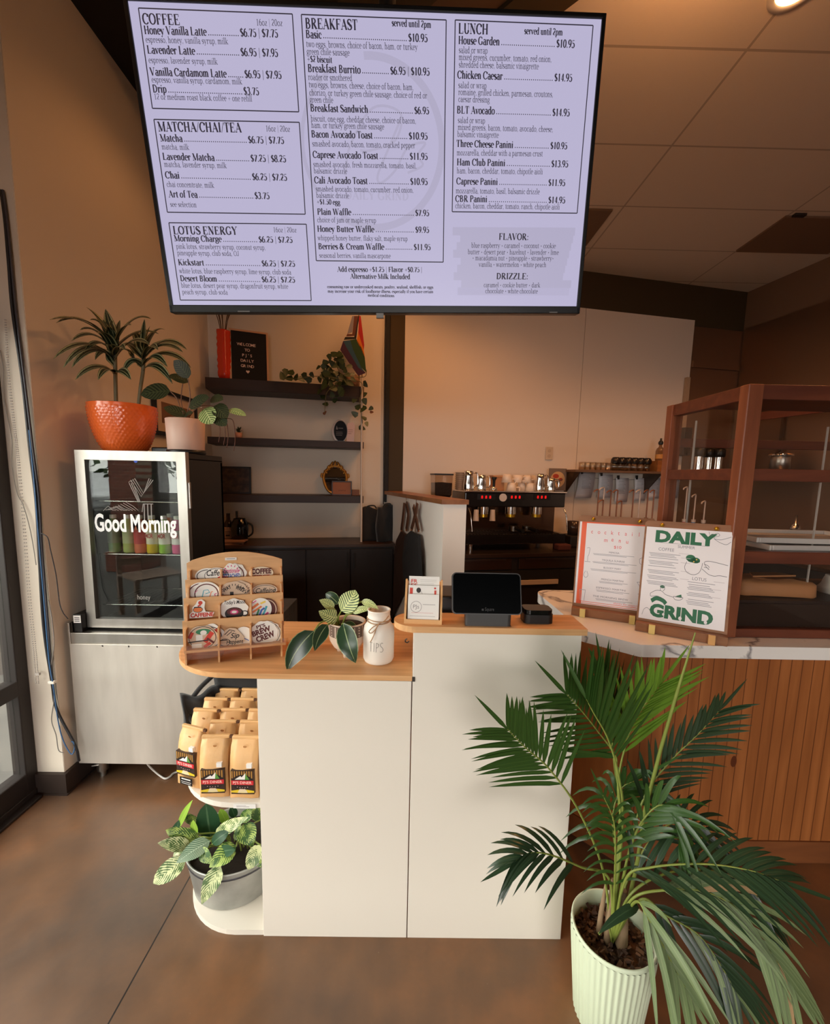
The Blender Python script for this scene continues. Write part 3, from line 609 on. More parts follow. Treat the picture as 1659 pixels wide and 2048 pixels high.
# pale cup-ring mark and brushed panel behind the text
cu, cv = tvuv(745, 290); R0 = abs(tvuv(890, 290)[0]-cu)
MW.poly2(ring(cu, cv, R0, R0*1.02, R0*.09, -120, 95, 40)+ring(cu, cv, R0*.98, R0, R0*.05, 120, 215, 30), (0, 0, -.0019), XX, YY)
for pts in ([(690, 350), (700, 290), (745, 215), (800, 225), (790, 280), (740, 300), (720, 300)], [(800, 240), (775, 300), (755, 350), (762, 365), (790, 340), (815, 295), (850, 285), (835, 310), (845, 330), (815, 345)]):
    MW.poly2(stroke([tvuv(*p)[:2] for p in [(q.x, q.y) for q in bez([(a, c, 0) for a, c in pts], 6)]], .006), (0, 0, -.0019), XX, YY)
u, v = tvuv(690, 398); MW.poly2(shift(serif('DAILY GRIND', 15*PX, True, .18)[0], u, v, 0), (0, 0, -.0019), XX, YY)
for k in range(9):
    y = 462+k*15; a = tvuv(905+(k*37 % 22), y); c = tvuv(1150-(k*23 % 20)-k, y+1); MW.poly2(stroke([a, c], .021), (0, 0, -.00192-.00001*k), XX, YY)
MT.build('menu_text', mat('screen_black', (10, 10, 12), .4, emit=((52, 48, 60), .9)), tv)
ML.build('menu_small_text', mat('screen_grey', (10, 10, 12), .4, emit=((78, 74, 90), .9)), tv)
MW.build('menu_watermark', mat('screen_pale', (20, 20, 24), .3, emit=((179, 173, 200), .96)), tv)
# ================================================================== reception counter
YK = 1.217
M_OAK = wood('light_oak', (202, 150, 100), (230, 180, 126), 2.2, (1.2, 22, 14), .42, (216, 164, 112), .03)
M_OAKE = wood('oak_edge', (214, 160, 104), (228, 178, 122), 2.2, (1.2, 22, 14), .5)
kc = thing('reception_counter', 'white two-level service counter with oak tops and open rounded shelves', 'counter', (.03, YK, 0))
def K(b, name, m, **k): return b.build(name, m, kc, world=True, **k)
low = [(.012, YK), (.012, YK+.14), (.03, YK+.14), (.03, 1.677)]+arc(-.55, 1.447, .232, .23, 90, 270, 28)
b = MB(); b.prism(low, .885, .901); K(b, 'lower_worktop', M_OAK, bevel=.0015)
b = MB(); b.box(.031, .53, YK+.143, 1.677, .885, .901); K(b, 'rear_desk', M_BLACKM)
upp = [(.53, YK-.004), (.53, 1.347)]+arc(.02, 1.28, .068, .0665, 90, 270, 16)
b = MB(); b.prism(upp, 1.038, 1.057); K(b, 'upper_worktop', M_OAK, bevel=.0015)
b = MB(); b.box(-.456, .0095, YK, YK+.018, 0, .884); K(b, 'front_panel', M_WHITE, bevel=.001)
b = MB(); b.box(.0125, .515, YK, YK+.018, 0, 1.037); K(b, 'front_panel', M_WHITE, bevel=.001)
b = MB(); b.box(.0125, .03, YK+.018, 1.335, .902, 1.037); b.box(.497, .515, YK+.018, 1.335, 0, 1.037); b.box(.03, .497, 1.319, 1.335, .902, 1.037); b.box(-.456, -.44, YK+.018, 1.66, .02, .884)
b.box(.497, .515, 1.336, 1.66, 0, .884); K(b, 'side_panel', M_WHITE)
for z in (.0, .455):
    b = MB(); b.prism([(-.457, YK+.004), (-.457, 1.66)]+arc(-.55, 1.44, .222, .22, 90, 270, 24), z, z+.018); K(b, 'shelf', M_WHITE, bevel=.001)
b = MB(); b.tube([(.0, YK+.05, .99), (-.006, YK+.05, .985), (-.012, YK+.045, .99), (-.012, YK+.045, .997), (-.006, YK+.045, 1.0)], .0018, 8); K(b, 'hook', M_BLACK)
b = MB(); b.box(.011, .020, YK-.0015, YK, .884, .899); K(b, 'bracket', mat('dark_grey_metal', (72, 68, 64), .4, .8))
# ================================================================== left: steel table, glass-door fridge, cables, pots
cb = thing('steel_worktable', 'closed brushed steel worktable on short legs under the small fridge', 'table', (-1.12, 1.95, 0))
def Kc(b, n, m, **k): return b.build(n, m, cb, world=True, **k)
b = MB(); b.box(-1.561, -.68, 1.895, 2.50, .112, .70); Kc(b, 'cabinet_body', M_STEEL, bevel=.002)
b = MB(); b.box(-1.561, -.68, 1.884, 1.895, .108, .702); Kc(b, 'front_panel', mat('worktable_steel', (222, 214, 204), .4, .5, var=(5, (178, 170, 160), (1, 1, .18)), bump=(30, .05, (1, 1, 40))), bevel=.0015)
b = MB(); b.box(-1.558, -.68, 1.89, 2.50, .702, .752); Kc(b, 'table_top', M_STEEL, bevel=.002)
b = MB(); b.box(-1.566, -1.556, 1.885, 1.90, .70, .80); b.box(-1.566, -1.556, 1.90, 2.5, .74, .80); Kc(b, 'side_splash', M_STEEL, bevel=.002)
for x in (-1.50, -.74):
    for y in (1.95, 2.43):
        b = MB(); b.cyl(.024, .03, .112, 16, 0, T(x, y, 0), .027); b.cyl(.014, 0, .03, 12, 0, T(x, y, 0)); Kc(b, 'leg', M_STEEL)
for x in (-1.41, -1.29, -1.16):
    b = MB(); b.cyl(.004, -.003, 0, 8, 0, T(x, 1.884, .694) @ RX(PI/2)); Kc(b, 'screw', M_STEELD)
fr = thing('fridge', 'small black drinks fridge with steel-framed glass door on the worktable', 'fridge', (-1.26, 1.95, .752))
def Kf(b, n, m, **k): return b.build(n, m, fr, world=True, **k)
X0, X1, ZB, ZT = -1.508, -1.016, .765, 1.585
b = MB(); b.box(X0, X1, 1.975, 2.0, .765, ZT-.005); b.box(X0, X0+.03, 1.975, 2.32, .765, ZT-.005); b.box(X1-.03, X1, 1.975, 2.32, .765, ZT-.005)
b = MB(); b.box(X0+.01, X0+.035, 1.972, 2.32, .79, 1.56); b.box(X1-.035, X1-.008, 1.972, 2.32, .79, 1.56); b.box(X0+.01, X1-.008, 1.972, 2.32, 1.55, ZT-.004); b.box(X0+.01, X1-.008, 1.972, 2.32, .754, .79); b.box(X0+.01, X1-.008, 2.295, 2.32, .79, 1.55)
Kf(b, 'body', mat('fridge_black', (18, 18, 19), .42), bevel=.003)
fw = .042
b = MB()
b.prism([(X0, ZB), (X1, ZB), (X1-fw, ZB+fw), (X0+fw, ZB+fw)], -.03, 0, 0, T(0, 1.93, 0) @ RX(PI/2)); b.prism([(X0, ZT), (X1, ZT), (X1-fw, ZT-fw), (X0+fw, ZT-fw)], -.03, 0, 0, T(0, 1.93, 0) @ RX(PI/2))
b.prism([(X0, ZB), (X0, ZT), (X0+fw, ZT-fw), (X0+fw, ZB+fw)], -.03, 0, 0, T(0, 1.93, 0) @ RX(PI/2)); b.prism([(X1, ZB), (X1, ZT), (X1-fw, ZT-fw), (X1-fw, ZB+fw)], -.03, 0, 0, T(0, 1.93, 0) @ RX(PI/2))
door = Kf(b, 'door_frame', M_STEEL, bevel=.002)
b = MB(); b.box(X0+.036, X1-.036, 1.943, 1.949, ZB+.036, ZT-.036); Kf(b, 'glass_pane', glass_mat('fridge_glass', (232, 236, 234), .045))
b = MB(); b.box(X0+.004, X1-.004, 1.961, 1.973, ZB+.004, ZT-.004); b2 = MB()
for a in ((X0+.004, X0+.04, ZB+.004, ZT-.004), (X1-.04, X1-.004, ZB+.004, ZT-.004), (X0+.04, X1-.04, ZB+.004, ZB+.04), (X0+.04, X1-.04, ZT-.04, ZT-.004)): b2.box(a[0], a[1], 1.960, 1.973, a[2], a[3])
Kf(b2, 'door_gasket', M_BLACKM)
b = MB(); u = X0+.059
pl = serif  # bold condensed sans lettering on the glass
b.poly2(shift(sans('Good Morning', .080, .372, .03)[0], X0+.059, 1.221), (0, 1.9425, 0), (1, 0, 0), (0, 0, 1)); Kf(b, 'door_lettering', mat('white_vinyl', (245, 245, 245), .5, emit=None))
b = MB()
b.poly2(shift(sans('honey', .024, .06)[0], -1.275, .90), (0, 1.9425, 0), (1, 0, 0), (0, 0, 1))
def glass_line(pts, w=.0028):
    q = []
    for px, py in pts:
        p = atY(px, py, 1.9425); q.append((p.x, p.z))
    b.poly2(stroke(q, w), (0, 1.9426, 0), (1, 0, 0), (0, 0, 1))
for dx in (0, 4, 8):
    glass_line([(257+dx, 965-dx*.4), (261+dx, 960-dx*.4), (282+dx*.6, 993-dx*.8), (306-dx, 960-dx*.4)]); glass_line([(258+dx, 966), (276+dx*.5, 1004)])
for dx in (0, 7, 14): glass_line([(288+dx, 1008), (289+dx, 1040)], .004)
glass_line([(286, 1008), (306, 1008)]); glass_line([(286, 1008), (284, 1024)])
for k in range(10):
    glass_line([(206+k*5, 1022-k*2), (216+k*5.5, 1012+((k*7) % 9)), (226+k*5.6, 1021)], .0018)
Kf(b, 'door_lines', mat('grey_line', (150, 146, 142), .5))  # thin grey strokes and small lettering on the door glass
b = MB(); p = atY(271, 922, 1.9424); b.cyl(.008, -.0012, 0, 16, 0, T(p.x, 1.9424, p.z) @ RX(PI/2)); Kf(b, 'sticker_dot', mat('blue_dot', (40, 90, 220), .5))
for z in (1.105, 1.355, .86):
    b = MB()
    for k in range(16): b.tube([(X0+.045+k*.0267, 1.985, z), (X0+.045+k*.0267, 2.28, z)], .0018, 5)
    b.tube([(X0+.037, 1.985, z), (X1-.037, 1.985, z)], .003, 6); b.tube([(X0+.037, 2.28, z), (X1-.037, 2.28, z)], .003, 6); Kf(b, 'wire_shelf', M_CHROME)
b = MB(); b.box(-1.0155, -1.008, 1.94, 1.955, 1.33, 1.45); Kf(b, 'door_handle', M_STEEL, bevel=.002)
# bottles in the fridge
def bottle(x, y, z, lab, low, name, label, txt=None):
    t = thing('juice_bottle', label, 'bottle', (x, y, z), 0, 'juice bottles in the fridge')
    b = MB(); b.lathe([(0, 0), (.024, 0), (.026, .006), (.026, .12), (.02, .142), (.013, .155), (.013, .165)], 20); b.build('bottle_body', mat('juice_'+name, low, .2), t)
    b = MB(); b.lathe([(.0265, .045), (.0265, .112)], 20); b.build('wrapper', mat('wrap_'+name, lab, .5), t)
    b = MB(); b.cyl(.0145, .163, .18, 16); b.build('cap', M_WHITE, t)
    if txt:
        b = MB(); b.poly2(shift(sans(txt, .022, .036, .02)[0], -.018, .075), (0, -.0275, 0), (1, 0, 0), (0, 0, 1)); b.build('wrapper_text', mat('wrap_red', (206, 70, 48), .5), t)
bottle(-1.425, 2.03, 1.108, (120, 128, 96), (120, 150, 90), 'moss', 'dim green juice bottle at the left end of the fridge shelf')
bottle(-1.355, 2.03, 1.108, (196, 200, 150), (190, 200, 120), 'pale', 'pale green juice bottle beside the red bottle in the fridge')
bottle(-1.295, 2.02, 1.108, (198, 58, 62), (226, 120, 90), 'red', 'red juice bottle between pale green and yellow ones in the fridge')
bottle(-1.236, 2.02, 1.108, (240, 228, 200), (232, 196, 50), 'yellow', 'cream and yellow juice bottle on the fridge shelf', 'MOR')
bottle(-1.178, 2.02, 1.108, (240, 234, 216), (150, 200, 70), 'green', 'cream and lime green juice bottle on the fridge shelf', 'MOR')
bottle(-1.116, 2.02, 1.108, (240, 230, 222), (224, 70, 130), 'pink', 'cream and magenta juice bottle beside the fridge door edge', 'MOR')
bottle(-1.205, 2.12, 1.108, (214, 110, 60), (226, 110, 50), 'orange', 'orange juice bottle behind the yellow and lime ones')
# small black power box with a white sticker beside the fridge
t = thing('power_adapter', 'black box with a white printed sticker left of the fridge base', 'adapter', (-1.525, 1.95, .752))
b = MB(); b.box(-.022, .015, -.05, .09, 0, .085, 0); b.build('case', M_BLACK, t, bevel=.003)
b = MB(); b.box(-.020, .013, -.0515, -.0505, .045, .08); b.build('sticker', M_WHITEP, t)
b = MB()
for k in range(3): b.poly2(rectp(-.015, .008, .052+k*.008, .055+k*.008), (0, -.052, 0), (1, 0, 0), (0, 0, 1))
b.build('sticker_print', M_BLACK, t)
# cables down the pier face
def cable(name, pts, r, m, label, off=1.824, seg=6, n=6):
    P = [atY(x, y, off-(k % 3)*.002) for k, (x, y) in enumerate(pts)]
    b = MB(); b.tube(bez(P, n), r, seg); o = b.build(name, m); tag(o, label, 'cable'); return o
MB_ = mat('black_cable', (28, 26, 30), .45)
cable('cable', [(2, 380), (10, 440), (17, 520), (25, 620), (45, 760), (60, 900), (72, 1000), (78, 1100), (87, 1250), (104, 1365), (114, 1420), (150, 1490), (158, 1522)], .006, MB_, 'thick black cable running down the cream pier beside the window')
cable('cable', [(6, 380), (14, 440), (22, 520), (32, 620), (49, 760), (66, 900), (78, 1000), (84, 1100), (96, 1250), (104, 1350), (110, 1368)], .0045, mat('charcoal_cable', (60, 58, 66), .45), 'charcoal cable strapped beside the thick black one on the pier')
cable('cable', [(58, 860), (68, 960), (76, 1060), (88, 1200), (98, 1320), (106, 1370), (116, 1440), (126, 1480), (142, 1508), (149, 1498), (147, 1485), (142, 1483)], .0026, mat('blue_cable', (62, 104, 150), .4), 'thin blue network cable curling at its lower end on the pier', 1.818)
cable('cable', [(97, 1200), (104, 1240), (108, 1290), (101, 1340), (107, 1370), (108, 1400), (103, 1440), (112, 1470), (117, 1500), (128, 1506)], .002, mat('grey_wire', (134, 128, 122), .5), 'wavy thin grey wire hanging beside the blue network cable', 1.822)
cable('cable', [(0, 700), (7, 740), (6, 790), (14, 830), (24, 880), (24, 930), (34, 985), (46, 1010), (58, 1050), (66, 1090), (72, 1130)], .0018, mat('grey_wire2', (150, 142, 134), .5), 'loose pale grey wire looping near the window edge of the pier', 1.826)
cable('cable', [(82, 1066), (95, 1075), (101, 1100), (112, 1150), (119, 1205), (126, 1225), (136, 1238)], .002, MB_, 'thin black wire drooping from the pier to the worktable', 1.815)
b = MB(); p = atY(105, 1364, 1.82); b.box(p.x-.014, p.x+.014, 1.81, 1.83, p.z-.006, p.z+.006); tag(b.build('cable_clip', M_WHITE, bevel=.002), 'white clip holding the cables on the pier', 'clip')
P = [atZ(x, y, z) for x, y, z in ((292, 1524, .11), (302, 1536, .05), (318, 1550, .008), (330, 1557, .006), (340, 1553, .006), (350, 1545, .006), (380, 1538, .006))]
b = MB(); b.tube(bez(P, 8), .0045, 8); tag(b.build('extension_lead', mat('white_cord', (222, 216, 208), .5)), 'white power cord looping on the floor under the worktable', 'cord')
P = [atZ(x, y, z) for x, y, z in ((140, 1526, .03), (146, 1536, .006), (160, 1538, .006), (172, 1535, .006), (182, 1532, .02), (196, 1530, .08))]
b = MB(); b.tube(bez(P, 8), .0035, 8); tag(b.build('extension_lead', mat('white_cord', (222, 216, 208), .5)), 'short white cord by the worktable leg next to the wall', 'cord')
# bead chain and roller of the window shade
ch = thing('shade_chain', 'white beaded pull chain of the window shade on the pier', 'chain', atY(74, 1366, 1.812))
for dx in (0, 5):
    b = MB(); P = bez([atY(x+dx*(.4+.6*(y-640)/730), y, 1.812) for x, y in ((10, 640), (15, 740), (27, 850), (36, 930), (47, 1065), (57, 1200), (67, 1300), (72, 1366))], 20)
    for p in P: b.ball(p, .0029, 6)
    b.build('bead_strand', mat('bead_white', (176, 168, 160), .4), ch, world=True)
b = MB(); p = atY(76, 1347, 1.812); b.box(p.x-.007, p.x+.009, 1.806, 1.815, p.z-.006, p.z+.004); b.build('chain_clip', mat('bead_white', (176, 168, 160), .4), ch, world=True)
rs = thing('roller_shade', 'black rolled-up window shade above the window', 'shade', (-1.738, 1.05, 2.42))
b = MB(); b.cyl(.038, -.72, .74, 24, 0, RX(-PI/2)); b.build('roller_tube', M_BLACK, rs)
b = MB(); b.box(-.045, .034, .745, .755, -.06, .05); b.build('end_bracket', M_BLACK, rs, bevel=.004)
# pots on the fridge
def hobnail(name, parent, z1, rb, rt, m):
    b = MB(); segs, rows = 168, 64; vs = []
    for i in range(segs):
        a = 2*PI*i/segs
        for j in range(rows+1):
            t = j/rows; r = rb+(rt-rb)*(math.sin(t*PI/2)**.62); z = z1*t
            st = int(j/4); k = max(0, math.sin(a*42+(PI if st % 2 else 0)))*math.sin(PI*(j % 4)/4) if t < .93 else 0
            r += .0026*k; vs.append((r*math.cos(a), r*math.sin(a), z))
    n = rows+1
    b.add(vs, [(i*n+j, ((i+1) % segs)*n+j, ((i+1) % segs)*n+j+1, i*n+j+1) for i in range(segs) for j in range(rows)], 0, True)
    b.lathe([(rt, z1), (rt-.004, z1+.002), (rt-.009, z1), (rt-.011, z1-.04)], 64); b.lathe([(0, 0), (rb, 0)], 64)
    return b.build(name, m, parent)
ZF = 1.582
op = thing('potted_dracaena', 'striped dracaena in a bumpy bright orange pot on the fridge', 'plant', (-1.392, 2.10, ZF))
hobnail('pot', op, .222, .075, .143, mat('orange_glaze', (246, 112, 48), .22, coat=.6))
b = MB(); b.lathe([(0, .19), (.128, .185)], 32); b.build('soil', mat('dark_soil', (40, 28, 20), .95, bump=(80, .8)), op)
pp = thing('potted_prayer_plant', 'prayer plant with dark patterned leaves in a pale pink pot on the fridge', 'plant', (-1.103, 2.11, ZF))
b = MB(); b.lathe([(0, .018), (.078, .018), (.081, .022), (.086, .165), (.082, .167), (.078, .163), (.076, .13)], 48); b.build('pot', mat('blush_ceramic', (226, 190, 172), .5), pp)
b = MB(); b.lathe([(0, 0), (.082, 0), (.086, .003), (.086, .019), (0, .019)], 48); b.build('saucer', M_BLACK, pp)
b = MB(); b.lathe([(0, .14), (.077, .135)], 24); b.build('soil', MATS['dark_soil'], pp)
b = MB(); b.box(-.05, .05, -.05, .05, 0, .032); o = b.build('router', M_BLACK, bevel=.006); o.location = (-1.225, 2.16, ZF); tag(o, 'small black router box between the orange and pink pots', 'router')
# framed picture on the left wall behind the pink pot
pf = thing('framed_picture', 'black framed picture with cream mat on the wall behind the pink pot', 'picture', (-1.585, 2.95, 1.85), PI/2)
b = MB(); a, c, d, e = -.30, .22, -.13, .16
for q in ((a, c, d, d+.025), (a, c, e-.025, e), (a, a+.025, d+.025, e-.025), (c-.025, c, d+.025, e-.025)): b.box(q[0], q[1], -.02, 0, q[2], q[3])
b.build('frame', M_BLACK, pf); b = MB(); b.box(a+.025, c-.025, -.008, -.004, d+.025, e-.025); b.build('mat_board', mat('cream_mat', (206, 180, 158), .7), pf)
b = MB(); b.box(a+.09, c-.09, -.0095, -.008, d+.08, e-.08); b.build('print', mat('brown_print', (120, 84, 62), .7), pf)
# ================================================================== things on the reception counter
# sticker rack
RA = .2755; RL = Vector((-.691, 1.263, .901)); RW = .283
rk = thing('sticker_rack', 'stepped pine display rack with an arched back on the oak counter', 'rack', RL, RA)
M_PINE = wood('pine', (206, 156, 104), (226, 178, 124), 3, (2, 2, 14), .5, (216, 166, 114), .03)
TY = (.03, .06, .09, .12); TZ = (.132, .197, .250, .298)
for k in range(4):
    y, z1 = TY[k], TZ[k]; z0 = .030+k*.055
    b = MB()
    if k == 3:
        pts = [(-.012, z0), (RW+.004, z0), (RW+.004, .302)]+[(RW+.004-(RW+.016)*i/20, .302+.031*math.sin(PI*i/20)**.9) for i in range(1, 20)]+[(-.012, .299)]
        b.prism(pts, -y-.005, -y, 0, RX(PI/2))
    else: b.prism([(-.012, z0), (RW+.008, z0), (RW+.006, z1+.003), (-.012, z1)], -y-.005, -y, 0, RX(PI/2))
    b.build('backboard', M_PINE, rk, bevel=.0008)
    b = MB(); b.box(0, RW, y-.027, y, z0+.012, z0+.016); b.build('pocket_floor', M_PINE, rk)
for i in range(4):
    x = RW*i/3; b = MB(); prof = [(0.0, 0), (.128, 0), (.128, .24)]
    for k in (3, 2, 1, 0): prof += [(TY[k]-.001, TZ[k]-.02), (TY[k]-.024, TZ[k]-.02)]
    prof += [(0, .10)]
    b.prism(prof, -.0025, .0025, 0, T(x, 0, 0) @ Matrix(((0, 0, 1, 0), (1, 0, 0, 0), (0, 1, 0, 0), (0, 0, 0, 1)))); b.build('divider', M_PINE, rk)
b = MB(); b.box(-.004, RW+.014, -.004, .0, .040, .048); b.build('front_rail', M_PINE, rk, bevel=.0008)
b = MB(); b.box(-.012, RW+.022, -.007, -.005, .02, .064); b.build('acrylic_guard', glass_mat('acrylic', (250, 246, 242), .03), rk)
b = MB(); b.box(.105, .141, .118, .1195, .305, .314); b.build('name_plate', M_WHITEP, rk); b = MB(); b.box(.110, .136, .1175, .118, .309, .3105); b.build('name_plate_print', mat('grey_print', (120, 112, 108), .6), rk)
def rloc(px, py, yl):
    nx = Vector((-math.sin(RA), math.cos(RA), 0)); xx = Vector((math.cos(RA), math.sin(RA), 0)); p = onp(px, py, RL+nx*yl, nx)-RL; return p.dot(xx), p.z
RM = T(*RL) @ RZ(RA)
INK = mat('black_ink', (34, 26, 26), .55); RED = mat('red_ink', (204, 60, 44), .55); MAROON = mat('maroon_ink', (96, 36, 34), .55); PINK = mat('pink_ink', (214, 70, 130), .55); BLUE = mat('blue_ink', (70, 104, 190), .55); GREEN = mat('green_ink', (52, 128, 88), .55); TAN = mat('tan_sticker', (214, 186, 160), .5); STW = mat('sticker_white', (240, 236, 230), .35); ORG = mat('orange_ink', (236, 130, 70), .55); YEL = mat('yellow_ink', (238, 206, 90), .55); TEAL = mat('teal_ink', (70, 170, 190), .55); CREAM = mat('cream_sticker', (232, 214, 186), .45)
SPX = .00158
def sticker(px, py, k, outline, base, prints, label, back=0, rotd=0):
    """die-cut sticker in tier k; outline in units of a photo pixel, prints = [(material, polys)]"""
    yl = TY[k]-.0028-.0022*back*-1-.002
    yl = TY[k]-.010+back*.0022
    x, z = rloc(px, py, yl)
    t = thing('sticker', label, 'sticker', RM @ Vector((x, yl, z)), RA, 'stickers in the counter rack')
    s = SPX
    b = MB(); b.prism([(a*s, c*s) for a, c in outline], 0, .0007, 0, RX(PI/2)); b.build('sticker_base', base, t)
    for i, (m, pl) in enumerate(prints):
        b = MB(); b.poly2([([(a*s, c*s) for a, c in vs], fs) for vs, fs in pl], (0, -.0009-.00012*i, 0), (1, 0, 0), (0, 0, 1)); b.build('print', m, t)
def E_(rx, ry, n=28): return arc(0, 0, rx, ry, 0, 360-360/n, n-1)
def blob(rx, ry, am=.06, k=7, n=42): return [((rx*(1+am*math.sin(k*2*PI*i/n)))*math.cos(2*PI*i/n), (ry*(1+am*math.cos(k*2*PI*i/n)))*math.sin(2*PI*i/n)) for i in range(n)]
def tx_(t, h, x, y, w=None, fat=.01, sl=0, ang=0): return shift(sans(t, h, w, fat, sl)[0], x, y, ang)
def rays(n, r0, r1, w, cy=0): 
    o = []
    for i in range(n):
        a = PI*(i+.5)/n; o += stroke([(r0*math.cos(a), cy+r0*math.sin(a)), (r1*math.cos(a), cy+r1*math.sin(a))], w)
    return o
for j in (1,):
    sticker(415, 1152, 3, E_(24, 17), STW, [(INK, ring(0, 0, 21, 14, 1.5))], 'black and white oval sticker behind the oval lettered one', 2)
sticker(433, 1151, 3, E_(25, 17), STW, [(INK, tx_('Caffeine', 13, -19, 0, 40, .015, .3)+tx_('&', 9, -10, -14, 8, .02)), (RED, stroke([(2, -5), (10, -2), (22, -5)], 3)+rectp(0, 20, -14, -8)), (INK, ring(0, 0, 23.5, 15.5, 1))], 'white oval sticker with black script and an ampersand')
sticker(473, 1149, 3, blob(20, 24), STW, [(MAROON, ring(0, 0, 15, 18, 2))], 'pink-edged round sticker behind the pink lettered one', 2)
sticker(463, 1148, 3, blob(19, 23), STW, [(PINK, tx_('Emotionally', 10, -15, 3, 31, .02, .3)+shift(rays(7, 13, 17, 1.6), 0, 3)), (BLUE, tx_('ATTACHED', 9, -17, -8, 34, .03)), (INK, tx_('to coffee', 5, -13, -16, 26, .02))], 'white sticker with pink script above blue capitals')
sticker(522, 1146, 3, E_(25, 14), CREAM, [(MAROON, tx_('COFFEE', 11, -20, -1, 41, .05)), (RED, tx_('FIRST', 6, -14, -10, 32, .03))], 'cream oval sticker with fat dark brown capitals on top')
sticker(402, 1190, 2, E_(27, 27), STW, [(MAROON, ring(0, 0, 25, 25, 2))], 'maroon-ringed white round sticker behind its twin at the rack edge', 2)
sticker(413, 1188, 2, E_(27, 26), STW, [(MAROON, ring(0, 0, 23, 22, 2.2)), (TEAL, stroke([(-9, -8), (-5, 8), (3, 9), (6, 3), (-2, 1)], 1.6)), (ORG, stroke([(5, -9), (9, 4), (12, 5)], 1.6)), (PINK, stroke([(12, -6), (17, -7), (15, -1), (19, 1)], 1.6)+stroke([(-22, 4), (-16, 9)], 1))], 'white round sticker with a maroon ring and rainbow script')
sticker(478, 1184, 2, blob(28, 25, .03, 9), TAN, [(INK, rays(14, 21, 24, 1.2, -4))], 'tan sunburst sticker behind the wake-up sticker', 2)
sticker(468, 1186, 2, blob(28, 25, .03, 9), TAN, [(INK, tx_('WAY', 8, -20, 3, 18, .03, 0, .5)+tx_('WAKE UP', 8, 2, 9, 28, .03, 0, -.45)+rectp(-8, -1, -10, 3)+rays(12, 20, 24, 1.3, -4)+tx_('much', 5, 4, 13, 16, .02, .3, -.35)+stroke([(-14, -12), (-4, -6), (8, -12)], 2))], 'tan round sticker with curved dark wake-up lettering')
sticker(529, 1180, 2, E_(26, 13), TAN, [(INK, tx_('Caffeine', 10, -18, -5, 40, .012, .35)+ring(0, 0, 23, 11, 1)+rectp(8, 22, -8, -6.5))], 'tan oval sticker with flowing script under the dark capitals one')
sticker(400, 1218, 1, [(-20, -18), (22, -18), (26, -8), (10, -6), (8, 2), (10, 14), (4, 20), (-4, 18), (-8, 10), (-14, 4), (-14, -4), (-20, -10)], STW, [(RED, tx_('CAFFEINE', 8, -18, -16, 42, .05)+disc(1, 13, 4, 4)+stroke([(-4, 6), (2, 9)], 3)), (ORG, disc(-4, -1, 8, 5)), (INK, ring(-4, -1, 9, 6, 1)+rectp(-11, 2, 3, 5))], 'small cut-out sticker of a steaming cup with red capitals')
sticker(468, 1219, 1, blob(27, 23, .05, 8), STW, [(INK, tx_("Today's Mood", 8, -18, 12, 40, .015, .3)+disc(0, -8, 18, 13)+ring(20, -9, 7, 6, 2)), (MAROON, disc(0, -4, 14, 8)), (PINK, disc(0, -5, 8, 5)), (STW, disc(0, -5, 5, 2.6))], 'sticker of a dark mug of latte with script above')
sticker(533, 1219, 1, E_(22, 24), MAROON, [(TAN, ring(0, 0, 20, 22, 2))], 'brown round sticker half behind the rainbow sticker', 2)
sticker(521, 1218, 1, E_(22, 24), STW, [(ORG, stroke([(-18, 2), (-4, 12)], 5)+stroke([(-16, -6), (2, 6)], 4)), (YEL, stroke([(0, 12), (10, 16)], 4)), (GREEN, stroke([(-8, -14), (-3, 0)], 4)), (BLUE, stroke([(-4, -16), (2, -2), (8, 2)], 4)), (TEAL, stroke([(4, -14), (10, 0), (12, 6)], 4)), (PINK, stroke([(8, -14), (15, -8)], 4)+stroke([(-16, 14), (-8, 19)], 2))], 'white round sticker with rainbow stripes')
sticker(420, 1274, 0, blob(27, 27, .06, 5), STW, [(RED, shift(disc(0, 0, 6, 10), 14, 8)), (INK, ring(0, 0, 22, 22, 1.4)), (YEL, disc(18, -14, 4, 4))], 'white cut-out sticker peeking out behind the red and green collage', 3)
sticker(405, 1275, 0, blob(27, 25, .04, 6), TAN, [(GREEN, disc(2, 12, 14, 6)), (STW, disc(2, 10, 6, 5)+rectp(-12, 0, -8, 6)), (RED, stroke([(4, -10), (18, 10)], 9)+stroke([(-24, 0), (-18, 12)], 7)+stroke([(2, -20), (14, -12)], 6)), (INK, stroke([(-26, -8), (10, -6)], 2.4)+ring(0, 0, 25, 23, 1.2)), (MAROON, stroke([(8, -2), (20, -12)], 4)), (STW, rectp(-20, -2, -24, -12))], 'busy collage sticker in red, green and brown')
sticker(487, 1274, 0, E_(19, 22), STW, [(BLUE, stroke([(-10, -6), (0, -2), (10, -8)], 1.6))], 'blank-looking white round sticker behind the brown cup sticker', 2)
sticker(464, 1276, 0, [(-26, -18), (-10, -22), (16, -18), (24, -8), (22, 2), (8, 20), (-4, 22), (-12, 18), (-18, 6), (-26, 0)], TAN, [(INK, tx_('Sip', 11, -3, 0, 17, .015, .3)+tx_('Happens', 9, -11, -12, 32, .02, .2)+ring(-14, -8, 10, 8, 1.2)+rectp(-24, -10, -4, -2)+stroke([(-14, 8), (-4, 18), (6, 14)], 1.6)+stroke([(-10, 6), (0, 14)], 1.4))], 'brown sticker of a cup with script lettering')
sticker(537, 1267, 0, blob(25, 26, .05, 9), STW, [(INK, ring(0, 0, 23, 24, 1.2))], 'white bumpy sticker behind the bold brew lettering one', 2)
